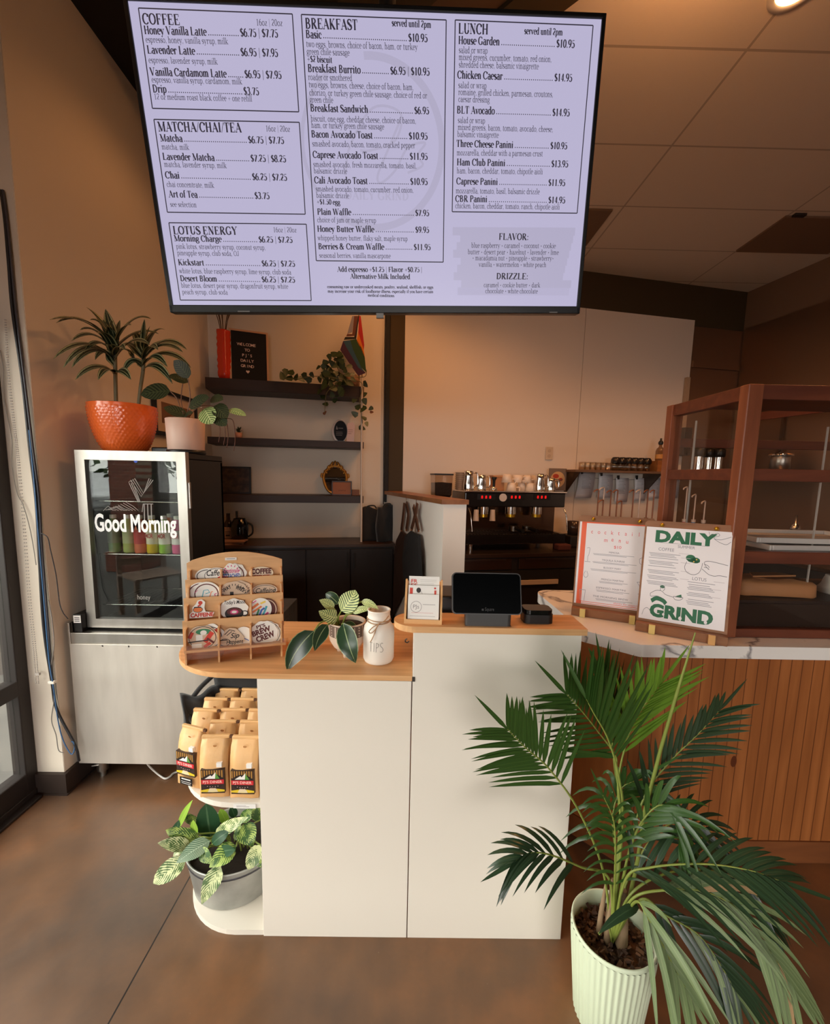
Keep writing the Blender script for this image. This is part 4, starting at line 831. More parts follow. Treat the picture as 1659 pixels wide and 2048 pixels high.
sticker(528, 1266, 0, blob(27, 26, .04, 10), STW, [(MAROON, tx_("PJ'S", 7, -14, 10, 18, .03, 0, .25)+tx_('BREW', 11, -22, -6, 38, .05, 0, .3)+tx_('CREW', 12, -14, -19, 38, .05, 0, .32))], 'white bumpy sticker with bold dark curved brew lettering')
# TIPS jar
jr = thing('tip_jar', 'frosted white glass tip jar tied with twine on the oak counter', 'jar', (-.0985, 1.322, .901))
b = MB(); b.lathe([(0, 0), (.036, 0), (.045, .004), (.0495, .014), (.05, .10), (.047, .118), (.037, .132), (.0345, .136), (.0345, .142), (.037, .144), (.037, .149), (.0355, .152), (.0355, .168), (.0375, .170), (.037, .173), (.033, .173), (.032, .135), (.0, .04)], 48); b.build('jar_body', mat('frosted_white', (238, 230, 220), .45), jr)
b = MB(); b.tube([(.038*math.cos(a), .038*math.sin(a), .139+.004*math.sin(a)) for a in [2*PI*i/32 for i in range(33)]], .0016, 6); b.tube([(.0375*math.cos(a), .0375*math.sin(a), .143-.004*math.cos(a)) for a in [2*PI*i/32 for i in range(33)]], .0016, 6)
b.tube(bez([(.0, -.039, .137), (-.016, -.046, .128), (-.027, -.05, .116), (-.02, -.052, .112), (-.008, -.049, .122), (0, -.041, .136)], 6), .0015, 6); b.tube(bez([(.004, -.039, .139), (-.004, -.047, .126), (-.012, -.052, .104), (-.022, -.0525, .083)], 6), .0015, 6)
b.tube(bez([(.0, -.039, .137), (.02, -.036, .146), (.032, -.022, .158)], 6), .0015, 6); b.build('twine', mat('jute_twine', (176, 138, 104), .8), jr)
def onjar(polys, r, z0, zs=1):
    out = []
    for vs, fs in polys: out.append(([(r*math.sin(a/r), -r*math.cos(a/r), z0+c) for a, c in vs], fs))
    return out
b = MB()
for k, (st, dx) in enumerate((([[(0, .03), (.0095, .0295)], [(.0045, .03), (.0042, 0)]], -.026), ([[(0, .029), (-.0003, 0)]], -.0115), ([[(0, .029), (-.0006, -.001)], [(0, .029), (.006, .026), (.0068, .019), (.003, .014), (0, .0145)]], -.004), ([[(.009, .027), (.005, .029), (.001, .025), (.002, .019), (.008, .012), (.0095, .005), (.006, 0), (0, .0005)]], .008))):
    for s_ in st:
        q = [(p.x, p.y) for p in bez([(a, c, 0) for a, c in s_], 5)]
        for vs, fs in onjar(shift(stroke(q, .0011), dx, 0), .0508, .05): b.add(vs, fs)
b.build('lettering', mat('thin_black_ink', (60, 48, 44), .6), jr)
# flyer holder
fh = thing('flyer_holder', 'small wooden three-tier leaflet holder at the rounded counter end', 'holder', (.04, 1.235, 1.057), -.06)
for x in (-.057, .051):
    b = MB(); b.prism([(0, 0), (.05, 0), (.055, .125), (.046, .125), (.0, .02)], x, x+.006, 0, Matrix(((0, 0, 1, 0), (1, 0, 0, 0), (0, 1, 0, 0), (0, 0, 0, 1)))); b.build('side_panel', M_OAKE, fh)
b = MB(); b.box(-.051, .051, 0, .05, 0, .006); b.box(-.051, .051, 0, .004, .006, .014); b.build('base', M_OAKE, fh)
b = MB(); b.add([(-.051, .05, .006), (.051, .05, .006), (.051, .053, .12), (-.051, .053, .12)], [(0, 1, 2, 3)]); b.build('back', M_OAKE, fh, solid=.003)
def flyer(yb, zb, h, label, prints, w=.094, dy=.016):
    n = T(.04, 1.235, 1.057) @ RZ(-.06) @ T(0, yb, zb) @ RX(-.20)
    t = thing('flyer', label, 'leaflet', n.translation, rot=tuple(n.to_euler()), group='leaflets in the wooden holder')
    b = MB(); b.box(-w/2, w/2, 0, .004, 0, h); b.build('paper', M_WHITEP, t)
    for i, (m, pl) in enumerate(prints):
        b = MB(); b.poly2(pl, (0, -.0004-.0001*i, 0), (1, 0, 0), (0, 0, 1)); b.build('print', m, t)
GRY = mat('grey_ink', (150, 142, 140), .6)
flyer(.030, .02, .117, 'rear leaflet with red block letters at its upper corner', [(RED, shift(sans('FR', .011, .019, .02)[0], -.040, .097)+shift(sans('EE', .011, .019, .02)[0], -.040, .084)), (GRY, rectp(-.012, .038, .106, .1065)+rectp(-.012, .038, .101, .1015)+rectp(-.012, .03, .09, .0905)+rectp(-.012, .03, .095, .0955))])
flyer(.018, .014, .098, 'middle leaflet with red bars and a sketched head', [(RED, rectp(-.043, -.034, .068, .09)+rectp(.032, .038, .064, .084)+disc(.034, .09, .003)), (INK, disc(-.016, .083, .007, .008)+stroke([(-.008, .08), (-.004, .07), (.004, .064)], .0008)+stroke([(.004, .068), (.012, .064)], .0008))])
flyer(.006, .010, .078, 'front leaflet with a grey circular stamp', [(GRY, ring(-.022, .04, .017, .017, .0012)+shift(sans('PJs', .012, .018)[0], -.031, .035)+rectp(-.002, .036, .047, .0483)+rectp(-.04, .036, .012, .0128)), (RED, rectp(-.036, .03, .022, .0226))])
# sales terminal
ps = thing('sales_terminal', 'black touchscreen till on a dark grey stand on the upper oak ledge', 'till', (.236, 1.262, 1.057))
b = MB(); b.prism([(-.07, -.035), (.07, -.035), (.062, .052), (-.062, .052)], 0, .042); b.build('stand', mat('graphite', (62, 60, 60), .45), ps, bevel=.012, seg=3)
sm = T(-.006, -.012, .094) @ RX(-.32)
b = MB(); b.prism(rrect(-.104, .104, -.062, .062, .013), -.009, .009, 0, sm @ RX(PI/2)); b.build('screen_housing', mat('graphite_edge', (84, 82, 82), .35, .4), ps, bevel=.003, seg=2)
b = MB(); b.prism(rrect(-.101, .101, -.059, .059, .011), .0092, .0098, 0, sm @ RX(PI/2)); b.build('touchscreen', mat('screen_off', (3, 4, 5), .22, spec=.12), ps)
b = MB(); b.poly2(shift(sans('Square', .010, .027, .01)[0], -.006, -.051)+rectp(-.016, -.010, -.051, -.045), sm @ Vector((0, -.0101, 0)), sm.to_3x3() @ Vector((1, 0, 0)), sm.to_3x3() @ Vector((0, 0, 1))); b.build('lettering', mat('dim_grey', (44, 44, 46), .5), ps)
b = MB(); b.box(-.025, .025, -.01, .012, .04, .085); b.build('neck', MATS['graphite'], ps, bevel=.004)
cr = thing('card_reader', 'small glossy black card reader in its dock beside the till', 'card reader', (.397, 1.285, 1.057))
b = MB(); b.prism(rrect(-.045, .045, -.03, .035, .016), 0, .028); b.build('dock', M_BLACK, cr, bevel=.004, seg=3)
b = MB(); b.prism(rrect(-.043, .043, -.028, .034, .016), .029, .042); b.build('reader', mat('gloss_black', (10, 10, 11), .12), cr, bevel=.005, seg=3)
b = MB(); b.box(-.05, .06, -.03, .04, 0, .022); o = b.build('charger_case', M_BLACK, bevel=.006); o.location = (.475, 1.52, .901+.002); tag(o, 'flat black charger behind the card reader', 'charger')
t = thing('receipt_printer', 'black receipt printer half hidden behind the till', 'printer', (.16, 1.45, .901))
b = MB(); b.box(-.07, .07, -.06, .09, 0, .20); b.build('case', M_BLACK, t, bevel=.01, seg=3); b = MB(); b.box(-.05, .05, -.061, -.058, .13, .15); b.build('paper_slot', M_BLACKM, t)
b = MB(); b.box(-.066, -.05, -.064, -.06, .06, .085); b.build('status_label', M_WHITEP, t)
# ------------------------------------------------------------------ coffee bags on the middle shelf
M_KRAFT = mat('kraft_paper', (226, 178, 122), .42, bump=(26, .7), var=(7, (214, 164, 106)))
def coffee_bag():
    t = thing('coffee_bag', '', 'coffee bag', (0, 0, 0), 0, 'kraft coffee bags on the shelf')
    w, d, h = .088, .055, .19
    sec = [(0, 1, 1), (.02, 1.0, 1.04), (.5, 1.0, 1.0), (.72, 1.0, .8), (.86, 1.0, .42), (.95, 1.0, .16), (1.0, 1.0, .1)]
    b = MB(); vs = []; n = 16
    for z, kx, ky in sec:
        for i in range(n):
            u = i/n*4; s_ = int(u); f = u-s_
            x, y = ((-1+2*f, -1), (1, -1+2*f), (1-2*f, 1), (-1, 1-2*f))[s_]
            pin = 1 if s_ in (0, 2) else 1-.22*math.sin(PI*f)*(z > .3)
            vs.append((x*w/2*kx*pin, y*d/2*ky+(.010*math.sin(PI*(x+1)/2)*-1 if y == -1 and .1 < z < .8 else 0)+.002*math.sin(9*x+31*z), z*h))
    b.add(vs, [(j*n+i, j*n+(i+1) % n, (j+1)*n+(i+1) % n, (j+1)*n+i) for j in range(len(sec)-1) for i in range(n)], 0, True)
    b.add(vs[:n], [tuple(range(n))[::-1]]); b.add(vs[-n:], [tuple(range(n))]); b.build('bag_body', M_KRAFT, t)
    b = MB(); b.box(-w/2+.001, w/2-.001, -.005, .006, h-.006, h+.004); b.build('rolled_top', M_KRAFT, t, bevel=.002)
    b = MB(); b.box(w/2-.008, w/2+.008, -.004, .004, h-.006, h+.002); b.build('tin_tie', mat('tin_tie', (92, 58, 36), .6), t)
    b = MB(); b.lathe([(.0055, 0), (.005, .0008), (.004, .0004), (0, .0004)], 16, 0, T(.002, -.019, h*.885) @ RX(PI/2+.42)); b.build('valve', mat('kraft_valve', (196, 140, 84), .4), t)
    return t
def bag_label(t, dark=False, small=False):
    y = -.0395; O = (0, y, 0); X = (1, 0, 0); Z = (0, 0, 1)
    def part(n, m, pl, k): b = MB(); b.poly2(pl, (0, y-.0003*k, 0), X, Z); b.build(n, m, t)
    z0, z1 = (.045, .125) if small else (.022, .102)
    b = MB(); b.box(-.036, .036, y+.0, y+.014, z0, z1); b.build('front_label', mat('label_brown', (58, 42, 36), .35), t)
    part('label_stripes', mat('label_gold', (176, 128, 60), .4), sum([rectp(-.034+i*.0076, -.030+i*.0076, z1-.026, z1-.002) for i in range(9)], []), 1)
    part('label_crest', mat('label_black', (40, 32, 30), .4), disc(0, z1-.040, .034, .026), 2)
    part('label_snow', STW, poly((-.024, z1-.030), (-.006, z1-.018), (-.002, z1-.022), (.010, z1-.008), (.012, z1-.030)), 3)
    part('label_slope', mat('label_green', (96, 150, 70), .4), poly((.010, z1-.010), (.022, z1-.030), (.008, z1-.030)), 4)
    part('label_banner', mat('label_red', (206, 46, 52), .4), poly((-.035, z1-.033), (.035, z1-.033), (.034, z1-.048), (-.034, z1-.048)), 4)
    part('label_text', mat('label_cream', (250, 214, 204), .4), shift(sans("PJ'S DINER", .009, .058, .01)[0], -.029, z1-.0445)+ring(0, 0, 0, 0, 0)[:0]+sum([shift(disc(0, 0, .0012, n=6), -.016+i*.008, z1-.057-.001*abs(i-2)*-1) for i in range(5)], [])+shift(sans('blend', .007, .018, 0, .3)[0], -.01, z1-.066), 5)
    part('label_band', mat('label_yellow', (226, 196, 52), .4), poly((-.036, z0+.012), (0, z0+.018), (.036, z0+.012), (.036, z0+.006), (0, z0+.004), (-.036, z0+.006)), 3)
    part('label_plate', mat('label_cream2', (232, 214, 170), .4), poly((-.016, z0+.005), (.016, z0+.005), (.010, z0+.017), (-.010, z0+.017)), 4)
    b = MB(); b.box(.012, .028, y+.002, y+.012, z1+.006, z1+.02) if not small else b.box(.012, .028, y+.004, y+.014, z1+.004, z1+.018)
    b.build('price_tag', M_WHITEP, t)
    if small:
        part('roast_plate', M_BLACK, rectp(-.025, .025, .012, .038), 1); part('roast_text', STW, rectp(-.018, .018, .030, .034)+rectp(-.02, .02, .022, .0235)+rectp(-.018, .018, .016, .0175), 2)
ZS = .4735
bp = coffee_bag()
specs = [('B', -.61, 1.27, .06, 'kraft coffee bag with dark label, front and middle on the shelf', 1), ('C', -.5135, 1.268, 0, 'kraft coffee bag with dark label, tight against the white counter side', 1), ('A', -.705, 1.315, -.30, 'kraft coffee bag with an extra black plate under its label', 2),
 ('2a', -.622, 1.352, .03, 'unlabelled kraft bag right behind the front middle one', 0), ('2b', -.523, 1.352, .0, 'kraft bag right behind the one against the counter side', 0), ('3a', -.715, 1.42, -.06, 'kraft bag behind the bag with the black plate', 0), ('3b', -.618, 1.424, .03, 'kraft bag third in line behind the front middle bag', 0), ('3c', -.521, 1.424, 0, 'kraft bag third in line along the white counter side', 0),
 ('4a', -.712, 1.495, .0, 'kraft bag fourth in line at the outer shelf edge', 0), ('4b', -.615, 1.496, 0, 'kraft bag fourth in line in the middle file', 0), ('5a', -.70, 1.565, 0, 'rearmost kraft bag of the outer file, before the black cloth', 0), ('5b', -.603, 1.568, 0, 'rearmost kraft bag of the middle file, before the black cloth', 0)]
for i, (n_, x, y, r, lb, k) in enumerate(specs):
    t = coffee_bag() if k else (dup(plain, (x, y, ZS)) if i > 3 else coffee_bag())
    if i == 3: plain = t
    t.location = (x, y, ZS); t.rotation_euler = (0, 0, r); t['label'] = lb
    if k: bag_label(t, small=(k == 2))
for o in [bp]+list(bp.children): bpy.data.objects.remove(o)
# black folded cloth bag at the back of the shelf
t = thing('tote_bag', 'black cloth tote slumped behind the kraft coffee bags', 'bag', (-.63, 1.60, ZS))
M_CLOTH = mat('black_cloth', (26, 24, 25), .85, bump=(18, .9), sheen=.2)
def cloth(w, d, h, am, seed, M=None, n=14):
    rnd = random.Random(seed); b = MB(); vs = []; ph = [rnd.random()*6 for _ in range(6)]
    for j in range(n+1):
        for i in range(n+1):
            u, v = i/n*2-1, j/n
            vs.append((u*w/2*(1+.06*math.sin(5*v+ph[0])), -d/2+am*math.sin(4*u+ph[1]+3*v)+am*.6*math.sin(9*v+ph[2]+2*u), v*h*(1+.05*math.sin(3*u+ph[3]))))
    m = len(vs)
    for q in list(vs): vs.append((q[0], q[1]+d*(1-.5*abs(q[2]/h-.3)), q[2]))
    fs = []
    for j in range(n):
        for i in range(n):
            a = j*(n+1)+i; fs += [(a, a+1, a+n+2, a+n+1), (m+a, m+a+n+1, m+a+n+2, m+a+1)]
    for j in range(n):
        for i0 in (0, n):
            a = j*(n+1)+i0; fs.append((a, a+n+1, m+a+n+1, m+a) if i0 == 0 else (a, m+a, m+a+n+1, a+n+1))
    for i in range(n): a = n*(n+1)+i; fs.append((a, a+1, m+a+1, m+a)); fs.append((i, m+i, m+i+1, i+1))
    b.add(vs, fs, 0, True, M); return b
cloth(.34, .04, .25, .006, 3, T(.03, 0, 0)).build('bag_front', M_CLOTH, t); cloth(.33, .03, .24, .006, 5, T(.03, .04, 0)).build('bag_back', M_CLOTH, t)
b = MB(); b.box(-.14, .20, -.035, .06, .245, .262, 0, RX(.05)); b.build('folded_top', M_CLOTH, t, bevel=.008, seg=3)
cloth(.12, .05, .19, .012, 9, T(-.165, -.06, .0) @ RZ(.7)).build('side_fold', M_CLOTH, t); b = MB(); b.tube(bez([(-.13, -.02, .24), (-.17, -.06, .2), (-.2, -.09, .14), (-.17, -.11, .1)], 6), .009, 6); b.build('strap', M_CLOTH, t)
# galvanised planter on the bottom shelf
bk_ = thing('bucket_planter', 'leafy variegated plants in a galvanised oval bucket on the bottom shelf', 'plant', (-.622, 1.41, .018))
b = MB(); b.lathe([(0, 0), (.136, 0), (.142, .004), (.164, .15), (.168, .154), (.166, .158), (.160, .154), (.150, .11)], 56, 0, None, True, .92); b.build('bucket', mat('galvanised_steel', (190, 190, 184), .4, .4, var=(14, (164, 164, 158)), bump=(40, .08)), bk_)
b = MB(); b.lathe([(.1615, .128), (.1630, .130), (.1636, .134), (.1622, .136)], 56, 0, None, True, .92); b.build('bucket_band', mat('band_grey', (70, 68, 72), .5, .5), bk_)
b = MB(); b.lathe([(0, .132), (.151, .125)], 32, 0, None, True, .92); b.build('soil', MATS['dark_soil'], bk_)
t = thing('price_tag', 'white price card clipped to the shelf edge under the coffee bags', 'tag', (-.50, YK+.003, .455))
b = MB(); b.box(-.04, .03, -.003, -.0015, .001, .015); b.build('card', M_WHITEP, t); b = MB(); b.poly2(rectp(-.03, .01, .006, .0075)+rectp(-.03, 0, .010, .011), (0, -.0032, 0), (1, 0, 0), (0, 0, 1)); b.build('print', GRY, t)
# ================================================================== back wall: shelves and what stands on them
def bthing(name, label, cat, s, off, z, group=None, r=0): return thing(name, label, cat, BW(s, off, z), TH+r, group)
SH = {'top': (2.100, 2.180, .03), 'middle': (1.706, 1.757, .03), 'low': (1.274, 1.331, .03)}
for k, (z0, z1, s0) in SH.items():
    t = bthing('wall_shelf', {'top': 'topmost dark wood wall shelf with letter board and trailing plant', 'middle': 'dark wood wall shelf holding the oval black award', 'low': 'lowest dark wood wall shelf with the gold mirror on it'}[k], 'shelf', s0, 0, z0, 'dark wall shelves')
    b = MB(); b.box(0, 1.175-s0, -.25, -.001, 0, z1-z0); b.build('shelf_board', M_DARKWOOD, t, bevel=.002)
b = MB(); b.cyl(.009, 0, 1.28, 12); t = b.build('support_pole', mat('white_pole', (206, 190, 174), .4), bevel=0); t.location = BW(1.158, .262, .962); tag(t, 'thin white pole in front of the right ends of the dark shelves', 'pole')
zt = SH['top'][1]
# orange vase with dry stems
s, z = BS(449, 750, .16); t = bthing('vase', 'tall red-orange glazed vase with dry stems on the topmost shelf', 'vase', s, .16, zt)
b = MB(); pr = [(0, 0), (.036, 0), (.040, .02)]+[(.046+.003*math.sin(q*9), .03+.022*q) for q in range(15)]+[(.047, .355), (.043, .356), (.041, .30)]
b.lathe(pr, 40, ripple=(5, .05)); b.build('vase_body', mat('red_glaze', (206, 48, 20), .22, coat=.5, bump=(26, .5)), t)
for q in range(9):
    a = q*2.4; b = MB(); b.tube(bez([(.012*math.cos(a), .012*math.sin(a), .3), (.03*math.cos(a), .02*math.sin(a), .42), (.07*math.cos(a), .04*math.sin(a), .52+.02*(q % 3))], 5), .0028, 5); b.build('dry_stem', mat('dry_stem', (86, 56, 34), .8), t)
# letter board
s, z = BS(500, 752, .13); t = bthing('letter_board', 'black felt letter board with welcome lettering in a pale wood frame', 'sign', s, .15, zt, r=.16); lm = RX(-.10)
w, h = .275, .385
b = MB(); b.box(-w/2+.012, w/2-.012, -.004, .004, .012, h-.012, 0, lm); b.build('felt', mat('black_felt', (18, 15, 15), .9), t)
b = MB()
for q in ((-w/2, w/2, 0, .013), (-w/2, w/2, h-.013, h), (-w/2, -w/2+.013, .013, h-.013), (w/2-.013, w/2, .013, h-.013)): b.box(q[0], q[1], -.010, .008, q[2], q[3], 0, lm)
b.build('frame', mat('pale_wood_frame', (196, 150, 116), .5), t)
b = MB(); y = .268
for k, q in enumerate(('WELCOME', 'TO', "PJ'S", 'DAILY', 'GRIND')):
    pl, wd = sans(q, .022, None, .012); sp = []
    n = len(q); pit = .0185; x0 = -.014-(n*pit)/2
    for i, ch in enumerate(q):
        g, gw = sans(ch, .021, None, .01); sp += shift(g, x0+i*pit+(pit-gw)/2, y-k*.040)
    b.poly2(sp, lm @ Vector((0, -.0046, 0)), (1, 0, 0), lm.to_3x3() @ Vector((0, 0, 1)))
hp = [(0, -.012), (.013, .002), (.012, .009), (.006, .012), (0, .007), (-.006, .012), (-.012, .009), (-.013, .002)]
b.poly2(shift(poly(*hp), -.012, y-.193), lm @ Vector((0, -.0046, 0)), (1, 0, 0), lm.to_3x3() @ Vector((0, 0, 1)))
b.build('lettering', mat('white_letters', (226, 200, 190), .5), t)
# pride flag on a stick
s, z = BS(722, 760, .10); t = bthing('flag', 'rainbow progress flag on a short stick above the trailing plant', 'flag', s-.02, .16, zt)
b = MB(); b.tube([(.03, .02, .0), (-.01, .0, .62)], .004, 8); b.build('stick', mat('gold_stick', (160, 110, 40), .4, .5), t)
FL = MB(); fm = [mat('flag_'+n, c, .7) for n, c in (('red', (178, 18, 18)), ('orange', (214, 116, 14)), ('yellow', (220, 180, 30)), ('green', (30, 66, 28)), ('blue', (34, 78, 104)), ('violet', (62, 18, 58)), ('black', (16, 12, 14)), ('brown', (100, 50, 34)), ('pale', (140, 134, 146)))]
def fq(m, pts, dy=0): 
    vs = []
    for px, py in pts:
        s2, z2 = BS(px, py, .175+dy); vs.append(((s2-(s-.02)), -.016-dy, z2-zt))
    FL.add(vs, [tuple(range(len(vs)))], m)
fq(0, [(718, 632), (721, 632), (728, 690), (727, 700), (716, 664)]); fq(1, [(718, 650), (716, 664), (727, 700), (729, 714), (713, 682)])
fq(3, [(712, 678), (700, 680), (706, 700), (722, 735), (732, 745), (729, 714), (722, 694)]); fq(4, [(700, 680), (686, 682), (692, 694), (716, 735), (731, 746), (722, 735), (706, 700)]); fq(5, [(686, 682), (680, 700), (716, 752), (731, 746), (716, 735), (692, 694)])
fq(6, [(716, 632), (718, 632), (712, 678), (687, 680), (690, 674), (708, 674)]); fq(7, [(708, 632), (716, 632), (710, 672), (692, 673), (694, 668), (704, 668)]); fq(8, [(704, 632), (708, 632), (704, 665), (694, 668)])
FL.build('cloth', fm, t)
# award, glass award, succulent on the middle shelf
zm = SH['middle'][1]
s, z = BS(679, 880, .12); t = bthing('award', 'oval black award with engraved lines in a clear rim', 'award', s, .13, zm)
b = MB(); b.prism([(p[0], p[1]) for p in arc(0, .088, .062, .09, 0, 350, 35)], -.008, .008, 0, RX(PI/2)); b.build('clear_rim', mat('clear_acrylic', (150, 130, 116), .2), t, bevel=.002)
b = MB(); b.prism([(p[0], p[1]) for p in arc(.006, .088, .052, .082, 0, 350, 35)], .008, .010, 0, RX(PI/2)); b.build('black_face', mat('gloss_black2', (8, 8, 10), .5, spec=.15), t)
b = MB(); b.poly2(poly((-.03, .10), (-.024, .13), (-.014, .10))+rectp(-.012, .026, .108, .113)+rectp(-.03, .022, .078, .081)+rectp(-.03, .024, .066, .069)+rectp(-.03, .018, .054, .057), (0, -.0105, 0), (1, 0, 0), (0, 0, 1)); b.build('engraving', mat('engraved_grey', (110, 104, 104), .5), t)
b = MB(); b.box(-.04, .04, -.02, .02, 0, .012); b.build('base', M_BLACK, t)
s, z = BS(700, 880, .12); t = bthing('glass_award', 'small frosted pinkish award standing right of the black oval one', 'award', s, .12, zm)
b = MB(); b.prism([(-.03, 0), (.03, 0), (.038, .14), (.02, .165), (-.025, .15)], -.008, .008, 0, RX(PI/2)); b.build('plaque', mat('frosted_pink', (214, 168, 146), .3), t, bevel=.002); b = MB(); b.poly2(rectp(-.018, .02, .10, .105)+rectp(-.018, .02, .085, .09)+rectp(-.018, .01, .07, .075), (0, -.0085, 0), (1, 0, 0), (0, 0, 1)); b.build('engraving', mat('engraved_rose', (176, 128, 108), .5), t)
s, z = BS(478, 870, .12); t = bthing('potted_succulent', 'tiny succulent in a small pink pot on the middle dark shelf', 'plant', s, .14, zm)
b = MB(); b.lathe([(0, 0), (.022, 0), (.026, .045), (.022, .045), (.021, .036), (0, .036)], 24); b.build('pot', mat('pink_pot', (206, 150, 128), .5), t)
b = MB()
for q in range(12): a = q*2.4; b.leaf((0, 0, .036), (.028*math.cos(a), .028*math.sin(a), .06+.03*(q % 3)/2), .014, (0, 0, .012), (0, 0, 1), fold=.4)
b.build('rosette', mat('succulent_green', (44, 58, 36), .5), t)
# ornate mirror, small framed sign, dark picture on the low shelf
zl = SH['low'][1]
s, z = BS(670, 985, .08); t = bthing('mirror', 'small ornate gold mirror with a scrolled crest on the lowest dark shelf', 'mirror', s, .09, zl); mm_ = RX(-.12)
M_GOLD = mat('old_gold', (170, 116, 44), .38, .7)
def ov(rx, ry, cz, n=40): return [(rx*math.cos(2*PI*i/n)*(1+.05*math.sin(2*PI*i/n*3)), cz+ry*math.sin(2*PI*i/n)) for i in range(n)]
b = MB(); P = [mm_ @ Vector((x, 0, z_)) for x, z_ in ov(.092, .115, .125)]; b.tube(P+P[:1], .011, 8); b.build('frame', M_GOLD, t)
b = MB(); b.prism(ov(.09, .112, .125), -.004, .002, 0, mm_ @ RX(PI/2)); b.build('mirror_glass', mat('mirror', (200, 190, 180), .04, 1.0), t)
b = MB()
for q in range(-3, 4):
    b.tube(bez([mm_ @ Vector((q*.022, 0, .232-.006*q*q)), mm_ @ Vector((q*.028, -.006, .256-.007*q*q)), mm_ @ Vector((q*.020, -.004, .274-.008*q*q))], 4), [.010]*8+[.006], 6); b.ball(mm_ @ Vector((q*.020, -.004, .274-.008*q*q)), .009, 8)
for q in (-1, 1): b.tube(bez([mm_ @ Vector((q*.088, 0, .16)), mm_ @ Vector((q*.108, -.004, .172)), mm_ @ Vector((q*.112, 0, .15)), mm_ @ Vector((q*.098, 0, .14))], 4), .007, 6)
b.build('crest', M_GOLD, t)
s, z = BS(683, 988, .15); t = bthing('framed_sign', 'small brown framed sign leaning before the gold mirror', 'sign', s, .17, zl, r=-.05); mm_ = RX(-.12)
b = MB()
for q in ((-.08, .08, 0, .008), (-.08, .08, .108, .116), (-.08, -.072, 0, .116), (.072, .08, 0, .116)): b.box(q[0], q[1], -.006, .006, q[2], q[3], 0, mm_)
b.build('frame', mat('dark_frame', (42, 18, 12), .4), t); b = MB(); b.box(-.073, .073, -.001, .003, .007, .109, 0, mm_); b.build('print', mat('kraft_print', (150, 88, 52), .6), t)
b = MB(); b.poly2(shift(sans('menu', .014, .06, .01, .2)[0], -.028, .035), mm_ @ Vector((0, -.0015, 0)), (1, 0, 0), mm_.to_3x3() @ Vector((0, 0, 1))); b.build('lettering', mat('dark_red_ink', (110, 50, 30), .6), t)
b = MB(); b.box(-.03, .03, -.03, .03, 0, .045); o = b.build('card_stack', mat('brown_cards', (130, 84, 62), .7), bevel=.002); o.location = BW(1.12, .12, zl); o.rotation_euler = (0, 0, TH); tag(o, 'small stack of brown cards right of the framed sign', 'cards')
s, z = BS(470, 985, .1); t = bthing('framed_picture', 'dark framed photo of shadowy shapes at the left of the lowest shelf', 'picture', s, .10, zl); mm_ = RX(-.1)
b = MB()
for q in ((-.12, .12, 0, .014), (-.12, .12, .20, .214), (-.12, -.106, 0, .214), (.106, .12, 0, .214)): b.box(q[0], q[1], -.008, .006, q[2], q[3], 0, mm_)
b.build('frame', M_BLACK, t); b = MB(); b.box(-.107, .107, 0, .004, .013, .201, 0, mm_); b.build('photo', mat('dark_photo', (30, 27, 25), .3, var=(22, (78, 60, 48))), t)
# conduit and cables at the end of the cream wall
t = bthing('cable_conduit', 'black cable conduit running down the wall edge under the television', 'conduit', 1.385, 0, 1.27)
b = MB(); b.box(-.012, .022, -.03, -.001, 0, 2.3); b.build('channel', M_BLACKM, t, bevel=.003); b = MB(); b.tube([(-.02, -.03, -.02), (-.022, -.03, 1.2), (-.018, -.03, 2.3)], .005, 6); b.build('wire', MATS['black_cable'], t)
# low cabinet under the shelves
t = bthing('sideboard', 'long black-brown cabinet with plain doors under the dark shelves', 'cabinet', .05, 0, 0)
b = MB(); b.box(0, 1.36, -.37, -.002, .05, .94); b.build('body', M_CABINET, t); b = MB(); b.box(-.01, 1.365, -.385, -.002, .94, .962); b.build('cabinet_top', mat('dark_brown_top', (60, 38, 24), .4), t, bevel=.002)
b = MB(); b.box(.02, 1.34, -.34, -.02, 0, .05); b.build('plinth', M_BLACKM, t)
for q in range(4):
    b = MB(); x0 = .012+q*.336; b.box(x0, x0+.328, -.388, -.371, .07, .925); d = b.build('door', M_CABINET, t, bevel=.002)
    b = MB(); xx = x0+(.31 if q % 2 == 0 else .028); b.box(xx-.005, xx+.005, -.402, -.389, .78, .90); b.build('door_handle', M_BLACKM, d)
ZC = .963
s, z = BS(480, 1082, .2); t = bthing('jug', 'glossy black lidded jug on the dark cabinet beside the fridge', 'jug', s, .2, ZC)
b = MB(); b.lathe([(0, 0), (.05, 0), (.058, .03), (.066, .10), (.06, .15), (.045, .175), (.043, .185), (0, .19)], 28); b.build('jug_body', mat('gloss_black3', (6, 6, 8), .1), t); b = MB(); b.tube(bez([(.055, 0, .15), (.09, 0, .13), (.092, 0, .07), (.06, 0, .04)], 6), .007, 8); b.build('handle', M_BLACK, t)
b = MB(); b.tube([(-.02, 0, .185), (-.02, 0, .24)], .008, 8); b.build('knob', M_BLACK, t)
s, z = BS(455, 1070, .16); t = bthing('labelled_bottle', 'slim dark bottle with cream label behind the black jug', 'bottle', s, .12, ZC)
b = MB(); b.lathe([(0, 0), (.033, 0), (.034, .12), (.03, .14), (.016, .165), (.014, .21), (.016, .215), (0, .215)], 24); b.build('bottle_body', mat('brown_glass', (50, 30, 20), .15), t); b = MB(); b.lathe([(.0346, .02), (.0346, .11)], 24); b.build('wrapper', mat('cream_label', (206, 170, 146), .6), t)
b = MB(); b.poly2(rectp(-.02, .02, .07, .075)+rectp(-.02, .02, .058, .061)+rectp(-.015, .015, .04, .05), (0, -.0352, 0), (1, 0, 0), (0, 0, 1)); b.build('wrapper_print', INK, t)
